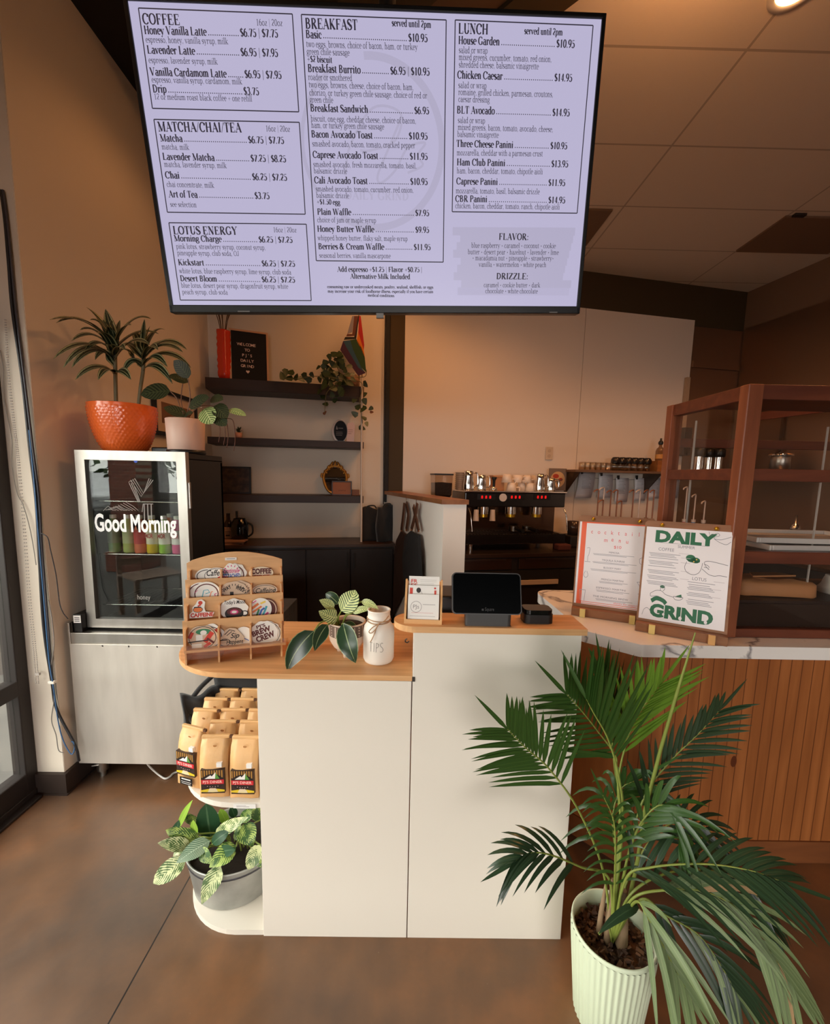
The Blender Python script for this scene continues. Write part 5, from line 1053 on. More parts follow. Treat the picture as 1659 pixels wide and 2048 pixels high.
for q in range(3):
    s, z = BS(462+q*3, 1090, .26); b = MB(); b.box(-.09, .09, -.06, .06, 0, .008); o = b.build('magazine', mat('magazine%d' % q, ((176, 132, 112), (120, 84, 70), (160, 120, 100))[q], .5)); o.location = BW(s, .28, ZC+.0085*q); o.rotation_euler = (0, 0, TH+.2-.15*q)
    tag(o, ('lowest magazine of the small pile beside the black jug', 'middle magazine of the small pile beside the black jug', 'topmost magazine of the small pile beside the black jug')[q], 'magazine', 'magazines on the dark cabinet')
def slab(name, label, s, off, r, lean, w, h, d, sd):
    t = bthing(name, label, 'bag', s, off, ZC, r=r); cloth(w, d, h, .004, sd, RX(-lean)).build('bag_body', M_CLOTH, t)
    b = MB(); b.tube(bez([RX(-lean) @ Vector(q) for q in ((-w*.25, -d*.6, h*.98), (-w*.2, -d*.9, h*1.05), (w*.1, -d*.9, h*1.06), (w*.25, -d*.6, h*.98))], 6), .006, 6); b.build('strap', M_CLOTH, t)
s, z = BS(742, 1085, .2); slab('shopping_bag', 'black cloth bag leaning left on the cabinet by the half wall', s, .2, .25, .08, .17, .27, .04, 21)
s, z = BS(770, 1085, .22); slab('shopping_bag', 'black cloth bag leaning upright against the half wall', s, .24, .55, .05, .16, .29, .05, 23)
# ------------------------------------------------------------------ half wall with wood cap, aprons
A_ = Vector((.187, 2.495)); B_ = Vector((.325, 2.522)); D_ = Vector((-.235, 3.72)); E2 = B_+(D_-A_)
E2 = Vector((-.09, 3.745))
b = MB(); b.prism([tuple(A_), tuple(B_), tuple(E2), tuple(D_)], 0, 1.338); struct('wall_half', b, [mat('half_wall_white', (244, 238, 230), .6)])
b = MB(); b.prism([(A_.x-.012, A_.y-.012), (B_.x+.012, B_.y-.012), (E2.x+.012, E2.y-.03), (D_.x-.012, D_.y-.02)], 1.338, 1.366); struct('trim_cap', b, wood('cap_wood', (128, 78, 44), (160, 104, 62), 3, (6, 2, 6), .4))
fx = (D_-A_).normalized(); FA = math.atan2(fx.y, fx.x)                       # along the face that looks left
def ahalf(px, py, out=.02):
    n = Vector((fx.y, -fx.x, 0)); n = -n if n.x > 0 else n; p0 = Vector((A_.x, A_.y, 0))+n*out; return onp(px, py, p0, n)
nn_ = Vector((fx.y, -fx.x, 0)); nn_ = -nn_ if nn_.x > 0 else nn_
def strap(pts, w, out): 
    b = MB(); P = [ahalf(x, y, out+.004*(k % 2)) for k, (x, y) in enumerate(pts)]; P = bez(P, 5)
    vs = []; 
    for i, p in enumerate(P):
        d = (P[min(i+1, len(P)-1)]-P[max(i-1, 0)]).normalized(); sd = d.cross(nn_).normalized()*w/2; vs += [p-sd, p+sd]
    b.add(vs, [(2*i, 2*i+1, 2*i+3, 2*i+2) for i in range(len(P)-1)], 0, True); return b
M_LEATHER = mat('brown_leather', (92, 56, 38), .5); M_APRON = mat('slate_apron', (42, 42, 44), .85, bump=(40, .3))
def apron(label, st, body, out, mm):
    t = thing('apron', label, 'apron', ahalf(*body[0], out), 0, 'aprons hung on the half wall')
    for q in st: strap(q, .045, out).build('strap', M_LEATHER, t, world=True, solid=.003)
    b = MB(); vs = [ahalf(x, y, out+.012*((i % 2))) for i, (x, y) in enumerate(body)]; b.add(vs, [tuple(range(len(vs)))]); b.build('bib', mm, t, world=True, solid=.02, bevel=.004)
    for px, py in ((st[0][-1]), (st[-1][-1])):
        b = MB(); b.ball(ahalf(px, py, out+.014), .006, 8); b.build('rivet', mat('copper_rivet', (190, 120, 80), .3, 1.0), t, world=True)
apron('slate apron with crossed brown leather straps nearest the half wall corner', [[(834, 1006), (830, 1030), (822, 1060)], [(826, 1012), (832, 1040), (837, 1062)]], [(811, 1072), (822, 1062), (838, 1070), (840, 1110), (844, 1190), (812, 1200), (806, 1120)], .034, M_APRON)
apron('dark brown apron hung behind the slate one on the half wall', [[(812, 1006), (816, 1030), (812, 1060)], [(808, 1006), (806, 1030), (802, 1062)]], [(794, 1080), (803, 1062), (812, 1070), (812, 1110), (806, 1190), (786, 1230), (788, 1120)], .016, mat('brown_apron', (58, 36, 26), .85))
t = thing('wall_hook', 'white hook rail with a small printed card on the half wall', 'hook', ahalf(812, 994, .0)); b = MB()
P = [ahalf(798, 989, .004), ahalf(818, 992, .004), ahalf(818, 999, .004), ahalf(798, 996, .004)]; b.add(P, [(0, 1, 2, 3)]); b.build('card', M_WHITEP, t, world=True, solid=.003)
for px in (812, 832):
    b = MB(); b.tube([ahalf(px, 994+px*.01-8, .0), ahalf(px, 1000, .014), ahalf(px, 1004, .02)], .0025, 6); b.build('peg', M_CHROME, t, world=True)
# ------------------------------------------------------------------ coffee bar against the back wall
t = bthing('coffee_counter', 'dark stainless coffee bar with drawers under the espresso machine', 'counter', 1.70, .62, 0)
M_DKST = mat('bar_steel', (104, 88, 76), .3, .9); M_DKP = mat('bar_black', (34, 32, 31), .45)
L_ = 2.9
b = MB(); b.box(0, L_, 0, .60, .08, .885); b.build('carcass', M_DKP, t); b = MB(); b.box(-.01, L_, -.02, .61, .885, .916); b.build('counter_top', M_DKST, t, bevel=.003)
b = MB(); b.box(.02, L_, .04, .6, 0, .08); b.build('plinth', M_BLACKM, t)
for i, (x0, x1) in enumerate(((.06, .60), (.66, 1.18), (1.22, 1.9))):
    b = MB(); b.box(x0, x1, -.012, 0, .79, .875); d = b.build('drawer', M_DKST, t, bevel=.002); b = MB(); b.box(x0+.05, x1-.05, -.022, -.012, .862, .872); b.build('drawer_pull', M_STEELD, d)
    b = MB(); b.box(x0, x1, -.010, 0, .12, .775); b.build('door', M_DKP, t, bevel=.002)
b = MB(); b.box(.60, 1.02, -.014, -.010, .66, .78); b.build('niche', M_BLACKM, t); b = MB(); b.box(.62, 1.0, -.028, -.014, .665, .70); b.build('paper_towels', mat('cream_paper', (206, 184, 160), .8), t)
ZB_ = .917
def em(px, py, off=.46): return BS(px, py, off)
s0, zt_ = em(930, 981); s1, _ = em(1131, 981); _, zb_ = em(1030, 1040)
t = bthing('espresso_machine', 'wide black and chrome espresso machine with red digit displays', 'coffee machine', (s0+s1)/2, .30, ZB_)
w = (s1-s0)/2; zt_ -= ZB_
b = MB(); b.box(-w, w, -.16, .2, zt_-.13, zt_-.012); b.build('body', mat('machine_black', (22, 20, 20), .18), t, bevel=.008, seg=3)
b = MB(); b.box(-w-.01, w+.01, -.17, .22, zt_-.012, zt_); b.build('cup_tray', M_CHROME, t, bevel=.003); b = MB(); b.box(-w, w, .0, .2, .06, zt_-.13); b.build('back_panel', mat('machine_panel', (96, 72, 56), .2, .9), t)
b = MB(); b.box(-w, w, -.2, .2, .05, .13); b.build('drip_base', mat('machine_black', (22, 20, 20), .18), t, bevel=.004); b = MB()
for q in range(30): b.box(-w+.03+q*(2*w-.06)/30, -w+.036+q*(2*w-.06)/30, -.19, .02, .13, .134)
b.build('drip_grate', M_STEELD, t)
for x in (-w+.06, w-.06):
    for y in (-.15, .15): b = MB(); b.cyl(.02, 0, .05, 16, 0, T(x, y, 0)); b.build('foot', M_CHROME, t)
M_LED = mat('red_led', (60, 0, 0), .4, emit=((255, 24, 24), 1.3))
for i, px in enumerate((972, 1031, 1083)):
    s_, z_ = em(px, 994); x = s_-(s0+s1)/2
    b = MB(); b.box(x-.075, x+.075, -.163, -.161, z_-ZB_-.022, z_-ZB_+.022); p_ = b.build('display', M_BLACK, t); b = MB()
    for q in range(3): b.poly2(shift(sans('8', .024, .016, .01)[0], x-.044+q*.034, z_-ZB_-.012), (0, -.1635, 0), (1, 0, 0), (0, 0, 1))
    b.build('digit_readout', M_LED, p_)
s_, z_ = em(1005, 995); x = s_-(s0+s1)/2; b = MB(); b.cyl(.032, 0, .006, 24, 0, T(x, -.161, z_-ZB_) @ RX(PI/2)); b.build('pressure_gauge', mat('gauge_white', (214, 204, 196), .4), t)
for i, px in enumerate((972, 1028, 1080)):
    s_, _ = em(px, 1000); x = s_-(s0+s1)/2
    b = MB(); b.cyl(.045, zt_-.19, zt_-.13, 24, 0, T(x, -.10, 0)); g = b.build('group_head', M_CHROME, t); b = MB(); b.cyl(.038, zt_-.215, zt_-.19, 24, 0, T(x, -.10, 0)); b.build('brass_ring', mat('brass', (220, 176, 60), .3, .9), g)
for px in (951, 984):
    s_, z_ = em(px, 1020); x = s_-(s0+s1)/2; b = MB(); b.tube([(x, -.17, zt_-.15), (x-.004, -.18, zt_-.24)], [.018, .024], 14); b.build('steam_handle', mat('white_handle', (214, 200, 188), .4), t)
for x in (-w+.03, w-.015):
    b = MB(); b.tube(bez([(x, -.17, zt_-.14), (x+.01, -.2, zt_-.2), (x+.02, -.21, zt_-.32)], 6), .005, 8); b.build('steam_wand', M_CHROME, t)
for q, x in enumerate((.0, .12)):
    b = MB(); b.cyl(.04, .150, .19, 20, 0, T(x, -.13, 0)); h_ = b.build('portafilter', M_STEELD, t); b = MB(); b.tube([(x, -.16, .175), (x+.02, -.27, .165)], [.013, .017], 10); b.build('handle', M_BLACK, h_)
ZM = ZB_+zt_
def mthing(name, label, cat, px, off=.3, group=None, z=None): s_, _ = BS(px, 975, off); return bthing(name, label, cat, s_, off, ZM if z is None else z, group)
def pitcher(px, h, r, label, off=.34):
    t = mthing('milk_pitcher', label, 'pitcher', px, off, 'steel pitchers on the espresso machine')
    b = MB(); b.lathe([(0, 0), (r, 0), (r*1.02, .01), (r*1.0, h*.35), (r*.8, h*.75), (r*.86, h), (r*.82, h), (r*.76, h*.75), (0, h*.5)], 28); b.build('pitcher_body', M_CHROME, t)
    b = MB(); b.tube(bez([(r*.85, -.01, h*.9), (r*1.6, -.012, h*.85), (r*1.65, -.012, h*.3), (r, -.01, h*.2)], 6), .006, 8); b.build('handle', M_CHROME, t)
pitcher(936, .155, .044, 'tallest steel milk pitcher at the left end of the espresso machine'); pitcher(962, .125, .040, 'steel milk pitcher left of the tamper on the espresso machine'); pitcher(1078, .145, .042, 'steel milk pitcher right of the white cups on the espresso machine'); pitcher(1101, .11, .038, 'smallest steel pitcher before the round picture')
t = mthing('tamper', 'black-handled tamper standing on the espresso machine', 'tamper', 987, .34); b = MB(); b.lathe([(0, 0), (.029, 0), (.029, .018), (.012, .026), (.012, .03)], 24); b.build('base', M_CHROME, t); b = MB(); b.lathe([(.010, .03), (.012, .08), (.022, .10), (.022, .11), (0, .114)], 20); b.build('handle', M_BLACK, t)
t = mthing('wooden_box', 'small brown box behind the tamper', 'box', 993, .22); b = MB(); b.box(-.05, .05, -.04, .04, 0, .11); b.build('box_body', mat('tan_box', (176, 124, 84), .6), t, bevel=.002); b = MB(); b.box(-.054, .054, -.044, .044, .11, .125); b.build('lid', mat('tan_box2', (190, 138, 96), .6), t)
M_CUP = mat('white_ceramic', (232, 214, 196), .25)
def cup(px, dz, off, flip, label, r=.045, h=.065):
    t = mthing('cup', label, 'cup', px, off, 'white cups piled on the espresso machine', ZM+dz)
    pr = [(0, 0), (r*.6, 0), (r*.72, .008), (r, h), (r*.94, h), (r*.6, .012), (0, .01)]
    if flip: pr = [(a, h-c) for a, c in pr]
    b = MB(); b.lathe(pr, 28); b.build('cup_body', M_CUP, t); b = MB(); z1 = h*.75 if not flip else h*.4
    b.tube(bez([(r*.85, -.01, z1), (r*1.5, -.015, z1), (r*1.45, -.015, z1-.03), (r*.75, -.01, z1-.034)], 6), .005, 8); b.build('handle', M_CUP, t)
cup(1022, .0, .28, 1, 'white cup at the bottom left of the cup pile'); cup(1042, 0, .22, 1, 'white cup at the bottom middle of the cup pile'); cup(1060, 0, .28, 1, 'white cup at the bottom right of the cup pile'); cup(1012, .066, .26, 1, 'upturned white cup on the left top of the pile', .05, .07); cup(1034, .066, .26, 0, 'white cup standing upright in the middle of the pile'); cup(1052, .066, .25, 1, 'upturned white cup on the right top of the pile'); cup(1078, .0, .14, 1, 'white cup half hidden behind the right pitchers'); cup(1068, .066, .18, 1, 'white cup perched behind the right pitchers', .048)
for q in range(9):
    t = mthing('lid_stack', 'ribbed stack of clear cups beside the grinder', 'cup', 919, .26) if q == 0 else None
    if t: tt = t
    b = MB(); b.lathe([(.036, q*.016), (.040, q*.016+.012), (.042, q*.016+.013), (.040, q*.016+.015)], 24); b.build('stacked_cup', mat('clear_plastic', (176, 150, 128), .25), tt)
t = mthing('picture_board', 'cardboard square with a round colourful picture behind the right pitcher', 'picture', 1113, .10); b = MB(); b.box(-.085, .085, -.006, .006, 0, .20); b.build('board', mat('grey_card', (122, 104, 92), .7), t)
b = MB(); b.poly2(disc(0, .10, .072), (0, -.0065, 0), (1, 0, 0), (0, 0, 1)); b.build('round_picture', mat('cream_disc', (206, 164, 118), .5), t); b = MB(); b.poly2(shift(disc(0, 0, .03, .02), -.02, .13)+shift(disc(0, 0, .02, .015), .03, .10), (0, -.0068, 0), (1, 0, 0), (0, 0, 1)); b.build('picture_patch', mat('red_patch', (170, 60, 40), .5), t); b = MB(); b.poly2(shift(disc(0, 0, .018), .01, .07)+shift(stroke([(-.05, .0), (.05, .03)], .008), 0, .07), (0, -.0069, 0), (1, 0, 0), (0, 0, 1)); b.build('picture_patch', mat('grey_patch', (96, 90, 84), .5), t)
# grinder
s_, z_ = BS(884, 1000, .42); t = bthing('coffee_grinder', 'coffee grinder with a clear hopper of dark beans above the half wall', 'grinder', s_, .38, ZB_)
zh = 1.34-ZB_
b = MB(); b.box(-.085, .085, -.11, .11, 0, zh-.08); b.build('body', M_BLACK, t, bevel=.012, seg=3)
b = MB(); b.lathe([(.03, zh-.08), (.04, zh-.05), (.098, zh+.02), (.102, zh+.17)], 4, 0, RZ(PI/4), False); b.build('hopper', glass_mat('smoky_plastic', (228, 218, 208), .05), t)
b = MB(); b.lathe([(0, zh-.075), (.03, zh-.075), (.093, zh+.015), (.096, zh+.11), (0, zh+.115)], 4, 0, RZ(PI/4), False); b.build('coffee_beans', mat('coffee_beans', (34, 20, 14), .5, bump=(60, 1)), t)
b = MB(); b.lathe([(0, zh+.17), (.108, zh+.17), (.108, zh+.182), (0, zh+.182)], 4, 0, RZ(PI/4), False); b.build('lid', M_BLACK, t)
# dark equipment right of the machine
s_, z_ = BS(1148, 1040, .35); t = bthing('drink_blender', 'dark drink blender right of the espresso machine', 'blender', s_, .34, ZB_); b = MB(); b.box(-.07, .07, -.08, .1, 0, .10); b.build('base', M_DKP, t, bevel=.01); b = MB(); b.lathe([(0, .1), (.045, .1), (.055, .22), (0, .225)], 20); b.build('jug', mat('dark_jug', (70, 54, 46), .2), t); b = MB(); b.cyl(.012, -.085, -.08, 12, 0, RX(-PI/2) @ T(0, 0, 0)); 
b = MB(); b.ball((0, -.085, .06), .014, 10); b.build('dial', M_CHROME, t)
t = bthing('towel', 'dark red checked towel on the coffee bar', 'towel', BS(1122, 1085, .5)[0], .52, ZB_); b = MB(); b.box(-.06, .06, -.04, .05, 0, .05); b.build('folded_cloth', mat('red_towel', (84, 40, 36), .9, bump=(50, .8)), t, bevel=.012, seg=3)
# outlet
s_, z_ = BS(1096, 907, .0); t = bthing('wall_outlet', 'cream wall outlet plate above the espresso machine', 'outlet', s_, .0125, z_-.058); b = MB(); b.box(-.036, .036, -.006, 0, 0, .117); b.build('plate', mat('cream_plate', (206, 186, 164), .45), t, bevel=.002)
for q in (.035, .082): b = MB(); b.cyl(.016, 0, .002, 16, 0, T(0, -.006, q) @ RX(PI/2)); b.build('socket', mat('cream_plate2', (190, 168, 146), .45), t)
# ------------------------------------------------------------------ glass shelf, recipe sheets and syrup pumps on the right
s0, z0 = BS(1150, 939, .26); s1 = s0+1.3; LG = BS(1336, 939, .26)[0]-s0
t = bthing('glass_shelf', 'steel shelf of glasses on brackets right of the espresso machine', 'shelf', s0, .012, z0-.02); b = MB(); b.box(0, LG, -.25, 0, 0, .02); b.build('shelf_board', mat('shelf_steel', (150, 118, 94), .35, .8), t)
for x in (.05, LG-.06): b = MB(); b.prism([(0, 0), (-.24, 0), (0, -.22)], x, x+.008, 0, Matrix(((0, 0, 1, 0), (1, 0, 0, 0), (0, 1, 0, 0), (0, 0, 0, 1)))); b.build('bracket', M_DKST, t)
zs = z0
GL_ = glass_mat('drinking_glass', (252, 249, 246), .13, .04)
for i in range(2):
    for k in range(9):
        px = 1164+k*10.5; off = .20-.09*i; s_, _ = BS(px, 930, off)
        if i == 0 and k == 0:
            gl = bthing('drinking_glass', 'low clear tumbler in the crowded row on the glass shelf', 'glass', s_, off, zs, 'clear tumblers on the glass shelf'); b = MB(); b.lathe([(0, .004), (.028, .004), (.031, .07), (.033, .07), (.03, 0), (0, 0)], 20); b.build('glass_body', GL_, gl)
        else: dup(gl, BW(s_, off, zs))
for i in range(2):
    for k in range(6):
        px = 1231+k*12.5; off = .20-.1*i; s_, _ = BS(px, 918, off)
        if i == 0 and k == 0:
            bc = bthing('black_cup', 'upturned black cup in the raised row on the glass shelf', 'cup', s_, off, zs+.072, 'upturned black cups on the glass shelf'); b = MB(); b.lathe([(.042, 0), (.040, .03), (.030, .045), (.026, .05), (0, .05)], 24); b.build('cup_body', mat('black_ceramic', (18, 18, 22), .25), bc)
        else: dup(bc, BW(s_, off, zs+.072))
        if i == 0 and k == 0:
            g2 = bthing('drinking_glass', 'small clear glass carrying an upturned black cup on the shelf', 'glass', s_, off, zs, 'clear glasses under the black cups'); b = MB(); b.lathe([(0, .004), (.026, .004), (.032, .07), (.034, .07), (.028, 0), (0, 0)], 20); b.build('glass_body', GL_, g2)
        else: dup(g2, BW(s_, off, zs))
s_, _ = BS(1319, 925, .15); t = bthing('wooden_crate', 'small brown wooden box at the right end of the glass shelf', 'box', s_, .15, zs); b = MB(); b.box(-.09, .09, -.08, .08, 0, .10); b.build('box_body', wood('crate_wood', (136, 84, 40), (166, 108, 56), 3, (1, 9, 9)), t, bevel=.002)
s_, _ = BS(1318, 900, .17); t = bthing('liquor_bottle', 'clear spirits bottle with black stopper on the wooden box', 'bottle', s_, .18, zs+.101); b = MB(); b.lathe([(0, 0), (.035, 0), (.038, .01), (.038, .09), (.03, .115), (.014, .13), (.014, .155)], 24); b.build('bottle_body', glass_mat('bottle_glass', (200, 176, 150), .06), t); b = MB(); b.lathe([(.018, .15), (.022, .165), (.018, .18), (.008, .19), (.010, .205), (0, .212)], 16); b.build('stopper', M_BLACK, t); b = MB(); b.lathe([(.0385, .02), (.0385, .06)], 24); b.build('wrapper', mat('gold_label', (196, 140, 70), .5), t)
M_SHEET = mat('recipe_paper', (232, 226, 230), .7); zw = BS(1230, 958, .03)[1]
t = bthing('clip_line', 'thin wire with black clips strung under the glass shelf', 'wire', s0, .014, zw); b = MB(); b.tube([(.02, -.01, .03), (.5, -.01, -.005), (1.2, -.01, .0)], .0015, 5); b.build('wire', M_BLACK, t)
for k, (px, py, wd, hp_, tl) in enumerate(((1166, 945, .17, .24, .12), (1203, 949, .15, .22, .02), (1236, 956, .14, .23, .0), (1272, 956, .13, .22, -.02), (1302, 956, .13, .20, .02), (1338, 956, .13, .2, 0))):
    s_, z_ = BS(px+8, py, .03); t = bthing('recipe_sheet', ('curled white recipe sheet at the left end of the wire', 'second white recipe sheet from the left on the wire', 'third white recipe sheet from the left on the wire', 'fourth white recipe sheet from the left on the wire', 'white recipe sheet beside the wooden display case post', 'white recipe sheet seen through the display case glass')[k], 'paper', s_, .03, z_, 'recipe sheets clipped under the glass shelf')
    b = MB(); n = 6; vs = [(x*wd/2+tl*-v*hp_, -.012*math.sin(v*PI), -v*hp_) for v in [i/n for i in range(n+1)] for x in (-1, 1)]; b.add(vs, [(2*i, 2*i+1, 2*i+3, 2*i+2) for i in range(n)], 0, True); b.build('paper', M_SHEET, t, solid=.001)
    b = MB(); b.poly2(sum([rectp(-wd*.35, wd*(.1+.05*(q % 3)), -.035-q*.014, -.032-q*.014) for q in range(9)], []), (0, -.016, 0), (1, 0, 0), (0, 0, 1)); b.build('print', mat('soft_grey_ink', (132, 126, 130), .7), t)
    b = MB(); b.box(-wd*.4, -wd*.4+.018, -.01, .006, -.015, .025); b.build('clip', M_BLACK, t)
def syrup(px, py, off, col, pump, label, h=.22):
    s_, z_ = BS(px, py, off); s_ = min(s_, 4.8); t = bthing('syrup_bottle', label, 'bottle', s_, off, ZB_, 'pump bottles on the coffee bar')
    b = MB(); b.lathe([(0, 0), (.028, 0), (.03, .01), (.03, h*.62), (.024, h*.78), (.016, h*.88), (.016, h)], 24); b.build('bottle_body', mat('syrup_%d_%d_%d' % col, col, .2), t)
    zt2 = max(h+.06, z_-ZB_); b = MB(); b.cyl(.018, h, h+.025, 16); b.tube([(0, 0, h+.02), (0, 0, zt2)], .006, 8); b.tube(bez([(0, 0, zt2), (-.02, -.01, zt2+.004), (-.055, -.02, zt2-.008), (-.06, -.022, zt2-.02)], 5), .006, 8); b.build('pump', pump, t)
M_PB = mat('brown_pump', (146, 98, 74), .4); M_PW = mat('white_pump', (206, 196, 192), .4)
names = [('amber', (92, 44, 20)), ('ruby', (130, 24, 28)), ('dark', (40, 26, 22)), ('red', (160, 30, 34)), ('brown', (74, 40, 24))]
for k, (px, py, off, ci, pm, lb) in enumerate(((1197, 980, .30, 0, 0, 'amber syrup bottle with brown pump, first in the row'), (1208, 976, .38, 1, 1, 'ruby syrup bottle with a white pump'), (1222, 982, .30, 2, 0, 'dark syrup bottle with brown pump right of the white pump'), (1235, 981, .30, 4, 0, 'brown syrup bottle under the third recipe sheet'), (1243, 1003, .46, 2, 0, 'low dark syrup bottle with brown pump in the front row'), (1206, 1001, .46, 4, 0, 'low brown syrup bottle in the front row'), (1267, 981, .30, 3, 0, 'red-labelled syrup bottle under the fourth recipe sheet'), (1280, 981, .38, 3, 1, 'red-labelled syrup bottle with pale pump'), (1296, 981, .30, 0, 0, 'amber syrup bottle next to the ruby one by the case post'), (1308, 981, .38, 1, 0, 'ruby syrup bottle closest to the display case post'))): syrup(px, py, off, names[ci][1], (M_PB, M_PW)[pm], lb)
# ================================================================== bar counter with marble top
M_MARB = mat('marble', (246, 240, 234), .22, spec=.5)
def _marble(m):
    nt = m.node_tree; N = nt.nodes; L = nt.links; p = N['Principled BSDF']
    tc = N.new('ShaderNodeTexCoord'); n = N.new('ShaderNodeTexNoise'); n.inputs['Scale'].default_value = 1.6; n.inputs['Detail'].default_value = 8; n.inputs['Distortion'].default_value = 2.2
    L.new(tc.outputs['Object'], n.inputs['Vector'])
    s = N.new('ShaderNodeMath'); s.operation = 'SUBTRACT'; s.inputs[1].default_value = .5; L.new(n.outputs['Fac'], s.inputs[0])
    a = N.new('ShaderNodeMath'); a.operation = 'ABSOLUTE'; L.new(s.outputs[0], a.inputs[0])
    r = N.new('ShaderNodeValToRGB'); e = r.color_ramp.elements; e[0].position = 0; e[0].color = rgb(150, 144, 144); e[1].position = .03; e[1].color = rgb(246, 240, 234)
    L.new(a.outputs[0], r.inputs[0]); L.new(r.outputs[0], p.inputs['Base Color'])
_marble(M_MARB)
M_FIR = wood('fir_boards', (146, 84, 40), (178, 108, 56), 2.0, (9, 9, .7), .42, (160, 94, 46), .06)
def _groove(m):
    nt = m.node_tree; N = nt.nodes; L = nt.links; p = N['Principled BSDF']; src = p.inputs['Base Color'].links[0].from_socket
    tc = N.new('ShaderNodeTexCoord'); sp = N.new('ShaderNodeSeparateXYZ'); L.new(tc.outputs['Object'], sp.inputs[0])
    ad = N.new('ShaderNodeMath'); ad.operation = 'ADD'; L.new(sp.outputs[0], ad.inputs[0]); L.new(sp.outputs[1], ad.inputs[1])
    f = N.new('ShaderNodeMath'); f.operation = 'PINGPONG'; f.inputs[1].default_value = .021; L.new(ad.outputs[0], f.inputs[0])
    g = N.new('ShaderNodeMath'); g.operation = 'LESS_THAN'; g.inputs[1].default_value = .0016; L.new(f.outputs[0], g.inputs[0])
    mx = N.new('ShaderNodeMix'); mx.data_type = 'RGBA'; mx.inputs[7].default_value = rgb(104, 54, 24); L.new(g.outputs[0], mx.inputs[0]); L.new(src, mx.inputs[6])
    # knots
    v = N.new('ShaderNodeTexVoronoi'); v.inputs['Scale'].default_value = 2.6; mp = N.new('ShaderNodeMapping'); mp.inputs['Scale'].default_value = (1.6, 1.6, .8); L.new(tc.outputs['Object'], mp.inputs[0]); L.new(mp.outputs[0], v.inputs['Vector'])
    k = N.new('ShaderNodeMath'); k.operation = 'LESS_THAN'; k.inputs[1].default_value = .055; L.new(v.outputs['Distance'], k.inputs[0])
    m2 = N.new('ShaderNodeMix'); m2.data_type = 'RGBA'; m2.inputs[7].default_value = rgb(96, 46, 20); L.new(k.outputs[0], m2.inputs[0]); L.new(mx.outputs[2], m2.inputs[6]); L.new(m2.outputs[2], p.inputs['Base Color'])
_groove(M_FIR)
bc_ = thing('bar_counter', 'wood-panelled bar counter with a veined white marble top', 'counter', (1.6, 1.9, 0))
def Kb(b, n, m, **k): return b.build(n, m, bc_, world=True, **k)
XR = 2.55
top = [(XR, 1.482), (.845, 1.482), (.688, 1.622), (.668, 2.12)]+arc(.74, 2.14, .075, .085, 190, 90, 8)+[(XR, 2.225)]
b = MB(); b.prism(top, .858, .905); Kb(b, 'marble_top', M_MARB, bevel=.019, seg=5)
b = MB(); b.prism([(XR-.02, 1.515), (.832, 1.515), (.664, 1.684), (.69, 2.18), (XR-.02, 2.18)], .093, .857); Kb(b, 'panelled_body', M_FIR, bevel=.002)
b = MB(); b.prism([(XR-.02, 1.509), (.829, 1.509), (.658, 1.682), (.684, 2.18), (XR-.02, 2.18)], 0, .093); Kb(b, 'plinth', wood('fir_plinth', (112, 62, 30), (138, 80, 40), 2.0, (1, 9, 9), .5), bevel=.002)
# ------------------------------------------------------------------ display case
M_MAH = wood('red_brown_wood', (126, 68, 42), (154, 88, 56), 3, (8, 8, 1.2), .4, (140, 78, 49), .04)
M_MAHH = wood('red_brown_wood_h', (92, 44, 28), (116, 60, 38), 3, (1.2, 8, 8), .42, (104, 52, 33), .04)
dc = thing('display_case', 'tall red-brown wooden display case with glass sides on the marble', 'display case', (1.8, 1.8, .905))
def Kd(b, n, m, **k): return b.build(n, m, dc, world=True, **k)
CX0, CX1, CY0, CY1, CZ0, CZ1 = 1.2, 2.35, 1.565, 2.065, .906, 1.852
for x, y in ((CX0, CY0), (CX1-.055, CY0), (CX0, CY1-.045), (CX1-.055, CY1-.045)):
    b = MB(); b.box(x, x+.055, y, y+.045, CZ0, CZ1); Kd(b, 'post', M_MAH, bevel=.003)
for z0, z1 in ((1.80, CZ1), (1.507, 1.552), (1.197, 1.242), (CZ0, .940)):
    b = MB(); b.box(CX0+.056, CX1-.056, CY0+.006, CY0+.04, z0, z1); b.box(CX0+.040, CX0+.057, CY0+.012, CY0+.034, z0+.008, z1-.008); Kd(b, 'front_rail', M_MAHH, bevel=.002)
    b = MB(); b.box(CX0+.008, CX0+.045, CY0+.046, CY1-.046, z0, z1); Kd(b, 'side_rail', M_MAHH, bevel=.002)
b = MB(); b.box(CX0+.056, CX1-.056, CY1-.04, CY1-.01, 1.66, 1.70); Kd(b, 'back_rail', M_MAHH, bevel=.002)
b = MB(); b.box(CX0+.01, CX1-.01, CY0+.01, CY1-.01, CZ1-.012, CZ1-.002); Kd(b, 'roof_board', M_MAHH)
b = MB(); b.box(CX0+.056, CX1-.056, CY0+.05, CY1-.05, 1.030, 1.042); Kd(b, 'shelf', M_DARKWOOD); b = MB(); b.box(CX0+.056, CX1-.056, CY0+.05, CY1-.05, 1.228, 1.238); Kd(b, 'shelf', M_DARKWOOD)
b = MB(); b.box(CX0+.057, CX1-.057, CY0+.045, CY0+.051, .94, 1.030); Kd(b, 'lower_panel', mat('dark_panel', (40, 26, 20), .4))
GC = glass_mat('case_glass', (250, 248, 246), .02)
b = MB(); b.box(CX0+.022, CX0+.027, CY0+.046, CY1-.046, .945, 1.80); Kd(b, 'glass_pane', GC); b = MB(); b.box(CX0+.056, CX1-.056, CY0+.018, CY0+.023, 1.244, 1.80); Kd(b, 'glass_pane', GC); b = MB(); b.box(CX0+.056, CX1-.056, CY0+.018, CY0+.023, .945, 1.196); Kd(b, 'glass_pane', GC)
M_EDGE = mat('glass_edge', (190, 186, 182), .2)
